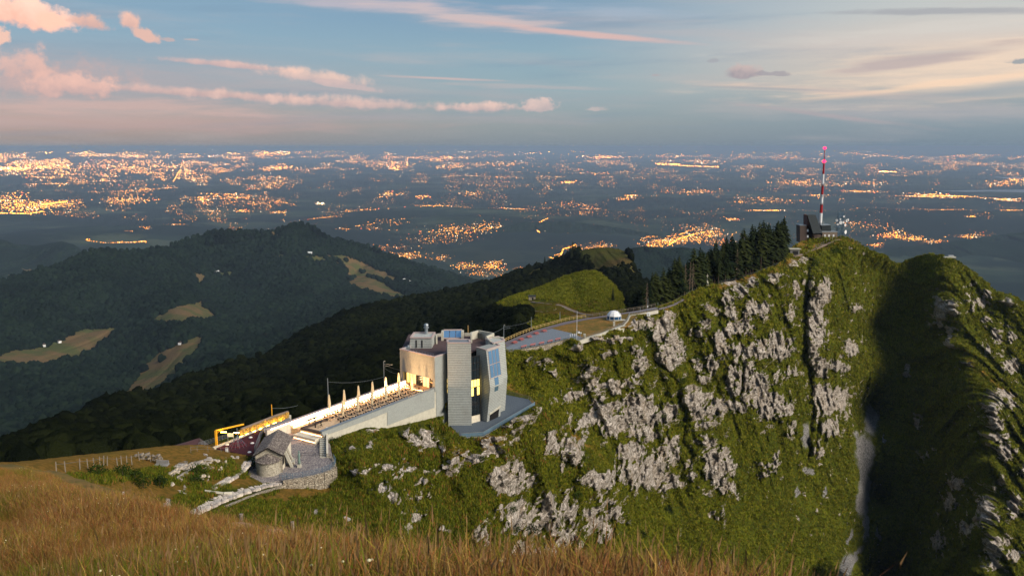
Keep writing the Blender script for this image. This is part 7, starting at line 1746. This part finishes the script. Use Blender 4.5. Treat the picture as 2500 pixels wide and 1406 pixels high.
M_CRF = mat('far_crowns', m_crown(lin((17, 28, 24)), lin((32, 44, 32))))
srcA = [crown_mesh(s_) for s_ in range(4)]
for s_ in srcA: s_.materials.append(M_CRN)
srcB = [crown_mesh(s_ + 20) for s_ in range(3)]
for s_ in srcB: s_.materials.append(M_CRF)
rs = np.random.RandomState(9)
GCOV = [(1130, 800), (1215, 735), (1300, 704), (1380, 671), (1450, 653), (1480, 668), (1530, 745), (1640, 764), (1760, 785), (1760, 810), (1235, 890), (1200, 860)]
GMW = [(1405, 617), (1440, 604), (1490, 601), (1525, 611), (1555, 650), (1562, 690), (1535, 700), (1500, 690), (1480, 665), (1450, 652), (1420, 640)]
def wood(name, grid, n, szr, src, m, label, mask=None, sink=.2):
    PXh, PYh, Yh, Vh, md = grid; h, w = PXh.shape
    # sample by real surface area
    a = Vh[1:, :-1] - Vh[:-1, :-1]; b_ = Vh[:-1, 1:] - Vh[:-1, :-1]; ar = np.linalg.norm(np.cross(a, b_), axis=-1); dist_ = np.maximum(Vh[:-1, :-1, 1], 1)
    onscreen = (PXh[:-1, :-1] > -80) & (PXh[:-1, :-1] < 2600)
    wgt = ar * onscreen * (md[:-1, :-1] < .5) * (mask[:-1, :-1] if mask is not None else 1)
    wgt = wgt / dist_ ** 0.9
    q_ = rs.choice(wgt.size, n, p=(wgt / wgt.sum()).ravel()); j, i = np.unravel_index(q_, wgt.shape)
    u, v = rs.rand(n)[:, None], rs.rand(n)[:, None]
    p = Vh[j, i] + a[j, i] * u + b_[j, i] * v; s_ = rs.uniform(szr[0], szr[1], n) * (1 + .25 * rs.randn(n)).clip(.5, 1.6)
    p[:, 2] += s_ * sink
    return scatter(name, p, s_, src, m, label, 1.15)
wood('woods', FD, 46000, (4.2, 7.5), srcA, M_CRN, 'dark beech woods covering the flank behind the building', mask=(~inpoly(FD[0], FD[1], GCOV)) & (~inpoly(FD[0], FD[1], GMW)))
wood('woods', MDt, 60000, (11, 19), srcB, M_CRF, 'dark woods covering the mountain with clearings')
wood('woods', GD, 1600, (3, 6), srcA, M_CRN, 'dark trees at the foot of the grassy shoulder', mask=(GD[0] < 1290) & (GD[1] > 765))
# trees on grassy dome: dark lower right half
dp = []
for i in range(620):
    x = rs.uniform(1440, 1562); y = rs.uniform(625, 735)
    lim = np.interp(x, [1440, 1480, 1520, 1562], [668, 655, 640, 650])
    if y > lim and rs.rand() < min(1, (y - lim) / 40 + .12): dp.append(gsurf(FD, x, y, 3) + Vector((0, 0, 1)))
for i in range(60): x = rs.uniform(1395, 1440); y = rs.uniform(625, 655); dp.append(gsurf(FD, x, y, 3))
scatter('thicket', dp, rs.uniform(2.5, 6, len(dp)), srcA, M_CRN, 'dark thicket over the shaded side of the grassy dome')
cl = [gsurf(MDt, x, y, 6) + Vector((0, 0, 6)) for x, y in [(800, 634), (805, 636), (812, 633), (818, 637), (822, 634), (828, 640), (834, 645), (815, 640), (807, 640), (845, 637), (795, 630), (890, 664), (885, 667), (880, 663), (575, 782), (400, 765), (330, 895), (395, 880), (352, 905), (440, 905), (455, 915), (420, 930), (310, 940)] for _ in range(2)]
scatter('clearing_trees', cl, rs.uniform(14, 26, len(cl)), srcB, M_CRF, 'small dark tree groups on the clearings')

# bushes on the cliffs
def bush_mesh(seed):
    r_ = random.Random(seed); v, f = [], []
    for k in range(420):
        a, b_ = r_.random() * 6.283, math.acos(r_.uniform(-.3, 1)); rr_ = .5 * r_.uniform(.55, 1.05) * (1 + .25 * math.sin(3 * a + seed)); p = Vector((math.cos(a) * math.sin(b_) * rr_, math.sin(a) * math.sin(b_) * rr_, math.cos(b_) * rr_ * .9 + .1)); n = len(v); s_ = r_.uniform(.04, .085)
        d1 = Vector((r_.uniform(-1, 1), r_.uniform(-1, 1), r_.uniform(-1, 1))).normalized() * s_; d2 = Vector((r_.uniform(-1, 1), r_.uniform(-1, 1), r_.uniform(-1, 1))).normalized() * s_; v += [tuple(p), tuple(p + d1), tuple(p + d1 + d2), tuple(p + d2)]; f.append((n, n + 1, n + 2, n + 3))
    me = bpy.data.meshes.new('foliage'); me.from_pydata(v, [], f); return me
M_BUSH = mat('bush_leaves', m_spruce(lin((34, 48, 20)), lin((62, 78, 26))))
bm_ = [bush_mesh(i) for i in range(3)]
for b_ in bm_: b_.materials.append(M_BUSH)
BL = [(1577, 820, 5.5, 'big dark bush on the cliff below the pale path wall'), (1562, 808, 3.6, 'small dark bush left of the big one below the path wall'), (1592, 842, 4, 'dark bush under the big one on the cliff'), (1296, 1302, 3.6, 'dark bush below the tall pale rock face above the grass'), (1258, 1300, 3.0, 'dark bush left of the one under the pale rock face'), (483, 1160, 3.2, 'dark bush in the gap of the limestone outcrop'), (478, 1180, 2.6, 'dark bush at the foot of the limestone outcrop'),
      (612, 1140, 3.6, 'dark clump beside the round apse of the chapel'), (1412, 1215, 3, 'dark bush between two cliff blocks'), (1615, 1020, 3.6, 'dark bush beside a cliff cleft'), (1665, 935, 4, 'dark green bush in the cliff gully'), (1655, 1040, 4.2, 'dark bush beneath the gully rocks'), (1775, 1010, 5, 'dark hollow bush on the middle cliff'), (1990, 650, 5, 'dark bush under the summit path'), (2040, 620, 6, 'dark bush under the summit station'),
      (1700, 880, 4, 'dark bush between the upper cliff blocks'), (1630, 1250, 3.5, 'dark bush on the lower green slope'), (1570, 1310, 3.5, 'dark bush above the tall grass on the lower slope'), (1250, 1250, 2.5, 'small bush beside the broad pale rock face'), (1175, 1125, 2.2, 'small dark bush below the deck wall'), (812, 1082, 2.2, 'mossy bush on the rock at the end of the terrace wall'), (1480, 1235, 3, 'bush on the ledge of the lower cliff'), (300, 1163, 3.0, 'dark green shrub on the left bank'), (330, 1170, 2.6, 'dark green shrub below the lawn posts'), (236, 1158, 2.6, 'dark shrub in the tall grass under the lawn posts'), (390, 1185, 2.8, 'dark shrub on the green bank left of the outcrop'), (350, 1190, 2.6, 'low shrub in the middle of the green bank')]
for x, y, s_, lb in BL:
    t_ = thing('bush', T(x, y), lb, 'bush'); t_.scale = (s_,) * 3
    o = bpy.data.objects.new('foliage', rnd.choice(bm_)); COL.objects.link(o); o.parent = t_; o.rotation_euler.z = rnd.random() * 6; o.location.z = .1
    o = bpy.data.objects.new('stem', trunkm); COL.objects.link(o); o.parent = t_; o.scale = (2, 2, .5)

# ------------------------------------------------------------------ tussocks over the near turf, instanced
def tuft_mesh(seed, n, hgt, spread, wid, cols, lean=.35, seedhead=.0):
    r_ = random.Random(seed); v, f, c = [], [], []
    for k in range(n):
        a = r_.random() * 6.283; rr_ = spread * math.sqrt(r_.random()); x, y = math.cos(a) * rr_, math.sin(a) * rr_; h = hgt * r_.uniform(.45, 1.1); la = r_.gauss(-.3, .9); l = h * lean * r_.uniform(.3, 1.5); dx_, dy_ = math.cos(la) * l, math.sin(la) * l * .6; w = wid * r_.uniform(.6, 1.3); wa_ = r_.random() * 3.14; wx, wy = math.cos(wa_) * w, math.sin(wa_) * w
        col_ = cols[min(int(r_.random() * len(cols)), len(cols) - 1)]; k_ = r_.uniform(.7, 1.2); col_ = tuple(q_ * k_ for q_ in col_[:3]) + (1,)
        n0 = len(v); v += [(x - wx, y - wy, -.1), (x + wx, y + wy, -.1), (x + dx_ * .35 - wx * .8, y + dy_ * .35 - wy * .8, h * .55), (x + dx_ * .35 + wx * .8, y + dy_ * .35 + wy * .8, h * .55), (x + dx_, y + dy_, h * .97)]
        f += [(n0, n0 + 1, n0 + 3, n0 + 2), (n0 + 2, n0 + 3, n0 + 4)]; c += [col_] * 5
        if r_.random() < seedhead:
            n0 = len(v); hw = w * 2; sc_ = (.20, .115, .055, 1); tx, ty = x + dx_, y + dy_
            v += [(tx - wx * 1.7, ty - wy * 1.7, h * .86), (tx + wx * 1.7, ty + wy * 1.7, h * .9), (tx + dx_ * .12, ty, h * 1.12), (tx, ty, h * .74)]; f += [(n0, n0 + 3, n0 + 1, n0 + 2)]; c += [sc_] * 4
    me = bpy.data.meshes.new('tuft'); me.from_pydata(v, [], f); at = me.attributes.new('tint', 'FLOAT_COLOR', 'POINT'); at.data.foreach_set('color', np.array(c, np.float32).ravel()); return me
def m_blade(t, b):
    oi = t.new('ShaderNodeObjectInfo'); c = t.attr('tint', 'Color')
    c = t.mix(t.m('MULTIPLY', oi.outputs['Random'], .25), c, lin((98, 94, 28))); t.put(b.inputs['Base Color'], c); b.inputs['Roughness'].default_value = .8; b.inputs['Specular IOR Level'].default_value = .1
M_BLADE = mat('grass_blades', m_blade)
GRN, OLV, STR, RST, DRK = lin((94, 106, 22)), lin((122, 114, 32)), lin((166, 130, 72)), lin((146, 88, 52)), lin((52, 66, 16))
turf = [tuft_mesh(40 + i, 34, .75, .55, .045, [GRN, GRN, DRK, DRK, OLV] if i < 4 else [OLV, GRN, GRN, RST], .5) for i in range(5)]
for s_ in turf: s_.materials.append(M_BLADE)
# on the near ridge: denser close to the camera, none on rock or paving
okm = (DM < .6) & (RM < .25) & (SM < .2) & (flatmask < .5) & (PY > cy_[None, :] + 1)
wgt = okm * np.clip((260 - Y0) / 150, 0, 1) ** .5 * (PY < 1400)
for poly in ([(525, 1085), (640, 1040), (800, 1030), (1120, 930), (1320, 985), (1180, 1075), (1120, 1065), (1080, 1025), (800, 1075), (825, 1150), (700, 1190), (420, 1290), (430, 1265), (600, 1165)],): wgt = wgt * ~inpoly(PX, PY, poly)
q_ = rs.choice(wgt.size, 26000, p=(wgt / wgt.sum()).ravel()); j, i = np.unravel_index(q_, wgt.shape); pts_ = V[j, i] + rs.uniform(-.3, .3, (len(j), 3)) * [1, 1, .1]
scatter('turf_tussocks', pts_, rs.uniform(.5, 1.3, len(j)) * np.clip(V[j, i, 1] / 160, .6, 1.3), turf, M_BLADE, 'rough green and dry tussocks over the near slopes')

wgt = (RM < .3) & (SM < .2) & (flatmask < .5) & (PY > cy_[None, :] + 1) & (PY < 1425) & (PX > 820)
wgt = wgt * np.clip((Y0 - 150) / 60, 0, 1) * np.clip(.25 + .9 * sstep(fbm(wx / 9, wz / 9, oct=3, seed=505), -.5, .4), 0, 1)
wgt = wgt * ~inpoly(PX, PY, [(800, 1030), (1120, 930), (1320, 985), (1180, 1075), (1120, 1065), (1080, 1025), (800, 1078)])
q_ = rs.choice(wgt.size, 75000, p=(wgt / wgt.sum()).ravel()); j, i = np.unravel_index(q_, wgt.shape); pts_ = V[j, i] + rs.uniform(-.4, .4, (len(j), 3))
turfw = [tuft_mesh(140 + i, 26, .6, .6, .06, [lin((110, 120, 22)), lin((130, 132, 26)), lin((64, 78, 18)), lin((146, 132, 42))], .7) for i in range(5)]
for s_ in turfw: s_.materials.append(M_BLADE)
scatter('cliff_turf', pts_, rs.uniform(.6, 1.5, len(j)) * V[j, i, 1] / 320, turfw, M_BLADE, 'shaggy green turf hanging over the cliff')
wgt = (GD[4] > .5) * (GD[0] < 1560) * (GD[1] > 662) * (1 - .97 * (inpoly(GD[0], GD[1], [(1290, 728), (1345, 734), (1380, 744), (1410, 757), (1450, 764), (1490, 766), (1490, 778), (1400, 778), (1370, 768), (1295, 768)]))) * (1 - .8 * (GD[1] > 735)); q_ = rs.choice(wgt.size, 9000, p=(wgt / wgt.sum()).ravel()); j, i = np.unravel_index(q_, wgt.shape)
scatter('shoulder_turf', GD[3][j, i], rs.uniform(.7, 1.7, len(j)) * 1.5, turfw, M_BLADE, 'rough turf on the grassy shoulder')

# ------------------------------------------------------------------ foreground meadow
E = np.array([(-200, 1112), (0, 1136), (60, 1146), (100, 1150), (150, 1172), (200, 1192), (300, 1222), (400, 1262), (500, 1284), (600, 1298), (700, 1324), (900, 1352), (1100, 1372), (1250, 1402), (1400, 1440), (1550, 1490), (1800, 1520), (2700, 1800)], float)
def fgY(px, t): y0 = np.interp(px, [-200, 0, 300, 700, 1100, 1500, 2700], [30, 27, 19, 13.5, 11, 9, 7]); return y0 * (1 - t) ** 1.3 + 2.6 * t
nx, nr2 = 300, 90
X = np.linspace(-200, 2700, nx); tq = np.linspace(0, 1, nr2)
PYg = np.interp(X, E[:, 0], E[:, 1])[None] + 12 + (1950 - np.interp(X, E[:, 0], E[:, 1]))[None] * tq[:, None] ** 1.0
Yg = np.stack([fgY(X, t) for t in tq ** .45]); PXg = np.broadcast_to(X, PYg.shape).copy()
Vg = worldpts(PXg, PYg, Yg)
Vg[..., 2] += fbm(Vg[..., 0] / 1.6, Vg[..., 1] / 1.6, oct=4, seed=303) * .12
bk = []
for a_, d_ in ((30, -30), (12, -10), (4, -2.4), (1.2, -.35)): b_ = Vg[0].copy(); b_[:, 1] += a_; b_[:, 2] += d_; bk.append(b_[None])
def m_soil(t, b):
    pos = t.new('ShaderNodeNewGeometry').outputs['Position']; t.put(b.inputs['Base Color'], t.mix(t.mr(t.noise(pos, 2.0, 5.0, .65), .35, .65), lin((92, 82, 28)), lin((124, 96, 44)))); b.inputs['Roughness'].default_value = 1.0
gridmesh('meadow_ground', np.concatenate(bk + [Vg], 0), mat('meadow_soil', m_soil))
PINK = lin((138, 84, 56))
def fgset(s0, cols, k): return [tuft_mesh(s0 + i, 90, .20 + .05 * (i % 3), .5, .0028, cols[i % len(cols)], .9, .12) for i in range(k)]
dry_t = fgset(70, [[STR, RST, RST, OLV], [RST, RST, STR, PINK], [STR, RST, OLV, PINK]], 6)
grn_t = fgset(80, [[OLV, GRN, STR, GRN], [GRN, OLV, DRK, STR], [OLV, GRN, RST, GRN]], 6)
tall = [tuft_mesh(90 + i, 9, .5, .4, .003, [STR, RST, lin((190, 160, 80))], .4, .9) for i in range(4)]
for s_ in dry_t + grn_t + tall: s_.materials.append(M_BLADE)
a = Vg[1:, :-1] - Vg[:-1, :-1]; b_ = Vg[:-1, 1:] - Vg[:-1, :-1]; ar = np.linalg.norm(np.cross(a, b_), axis=-1)
wgt = ar * (PXg[:-1, :-1] > -120) * (PXg[:-1, :-1] < 2000) * (PYg[:-1, :-1] < 1600) / np.maximum(Vg[:-1, :-1, 1], 2) ** .35
pn = fbm(Vg[:-1, :-1, 0] / 2.6, Vg[:-1, :-1, 1] / 2.6, oct=4, seed=404)
low = sstep(PYg[:-1, :-1] - np.interp(PXg[:-1, :-1], E[:, 0], E[:, 1]), 60, 220)
wdry = wgt * sstep(pn - low * .5 + .1, -.25, .25); wgrn = wgt * (1.05 - sstep(pn - low * .5 + .1, -.25, .25))
def fgscatter(name, n, src, smin, smax, label, ww=wgt):
    q_ = rs.choice(ww.size, n, p=(ww / ww.sum()).ravel()); j, i = np.unravel_index(q_, ww.shape); u, v = rs.rand(n)[:, None], rs.rand(n)[:, None]
    return scatter(name, Vg[j, i] + a[j, i] * u + b_[j, i] * v, rs.uniform(smin, smax, n) * np.interp(Vg[j, i, 1], [4, 12, 25], [1.15, .8, .55]) * np.interp(fbm(Vg[j, i, 0] / 1.7, Vg[j, i, 1] / 1.7, oct=3, seed=77), [-.4, .4], [.45, 1.25]), src, M_BLADE, label)
fgscatter('meadow_grass', 10000, dry_t, .45, 1.15, 'dry reddish and straw coloured meadow grass in front', wdry)
fgscatter('meadow_grass', 8000, grn_t, .45, 1.05, 'greener meadow grass in front', wgrn)
fgscatter('tall_grass_stems', 1800, tall, .45, 1.0, 'tall dry grass stems rising above the meadow')
# small flowers
flm = MB(); flm.lathe((0, 0, .34), [(.002, 0), (.008, .003), (.009, .008), (.003, .012)], 7); o = flm.build('flower', simple('pale_flower', lin((214, 204, 160)), .8), None); fm_ = o.data; bpy.data.objects.remove(o)
fgscatter('meadow_flowers', 420, [fm_], .7, 1.1, 'small pale seed heads dotted in the meadow')
# posts in the meadow
def fgpost(px, ytop, Yd, h, label, m=M_GREYW, r_=.045, brace=None):
    p = P(px, ytop, Y=Yd); p.z -= h; t_ = thing('fence_post', p, label, 'post', 'old posts in the meadow'); m_ = MB(); m_.tube((0, 0, -.3), (0.02, 0, h), r_, r_ * .8, 7); m_.build('post', m, t_)
    if brace: m_ = MB(); m_.beam((0, 0, h * .8), brace, r_ * 1.2); m_.build('brace', m, t_)
fgpost(586, 1254, 15, 1.1, 'grey weathered fence post standing in the tall grass left of centre')
fgpost(711, 1273, 14.5, 1.1, 'grey post with slanting brace in the tall grass', brace=(.75, -.3, .05))
fgpost(299, 1200, 21, .7, 'short post with white top in the meadow on the left', M_WHITE, .04)
for i, (x, y, lb) in enumerate(((575, 1300, 'broad pinkish boulder half hidden in the tall grass'), (670, 1303, 'small flat boulder half hidden in the grass near the braced post'))):
    p = P(x, y, Y=13.4 if i else 13.8); t_ = thing('boulder', p, lb, 'boulder'); bm2 = bmesh.new(); bmesh.ops.create_icosphere(bm2, subdivisions=3, radius=.24 if i == 0 else .14)
    for v in bm2.verts: nn = fbm(np.array([v.co.x * 5]), np.array([v.co.y * 5]), np.array([v.co.z * 5]), oct=3, seed=i)[0]; v.co *= 1 + .35 * nn; v.co.x *= 1.35; v.co.z *= .6
    me_ = bpy.data.meshes.new('stone'); bm2.to_mesh(me_); bm2.free(); me_.materials.append(simple('pinkish_boulder', lin((170, 138, 118)), .95, var=.2, scale=8, bump=.01)); o = bpy.data.objects.new('stone', me_); COL.objects.link(o); o.parent = t_
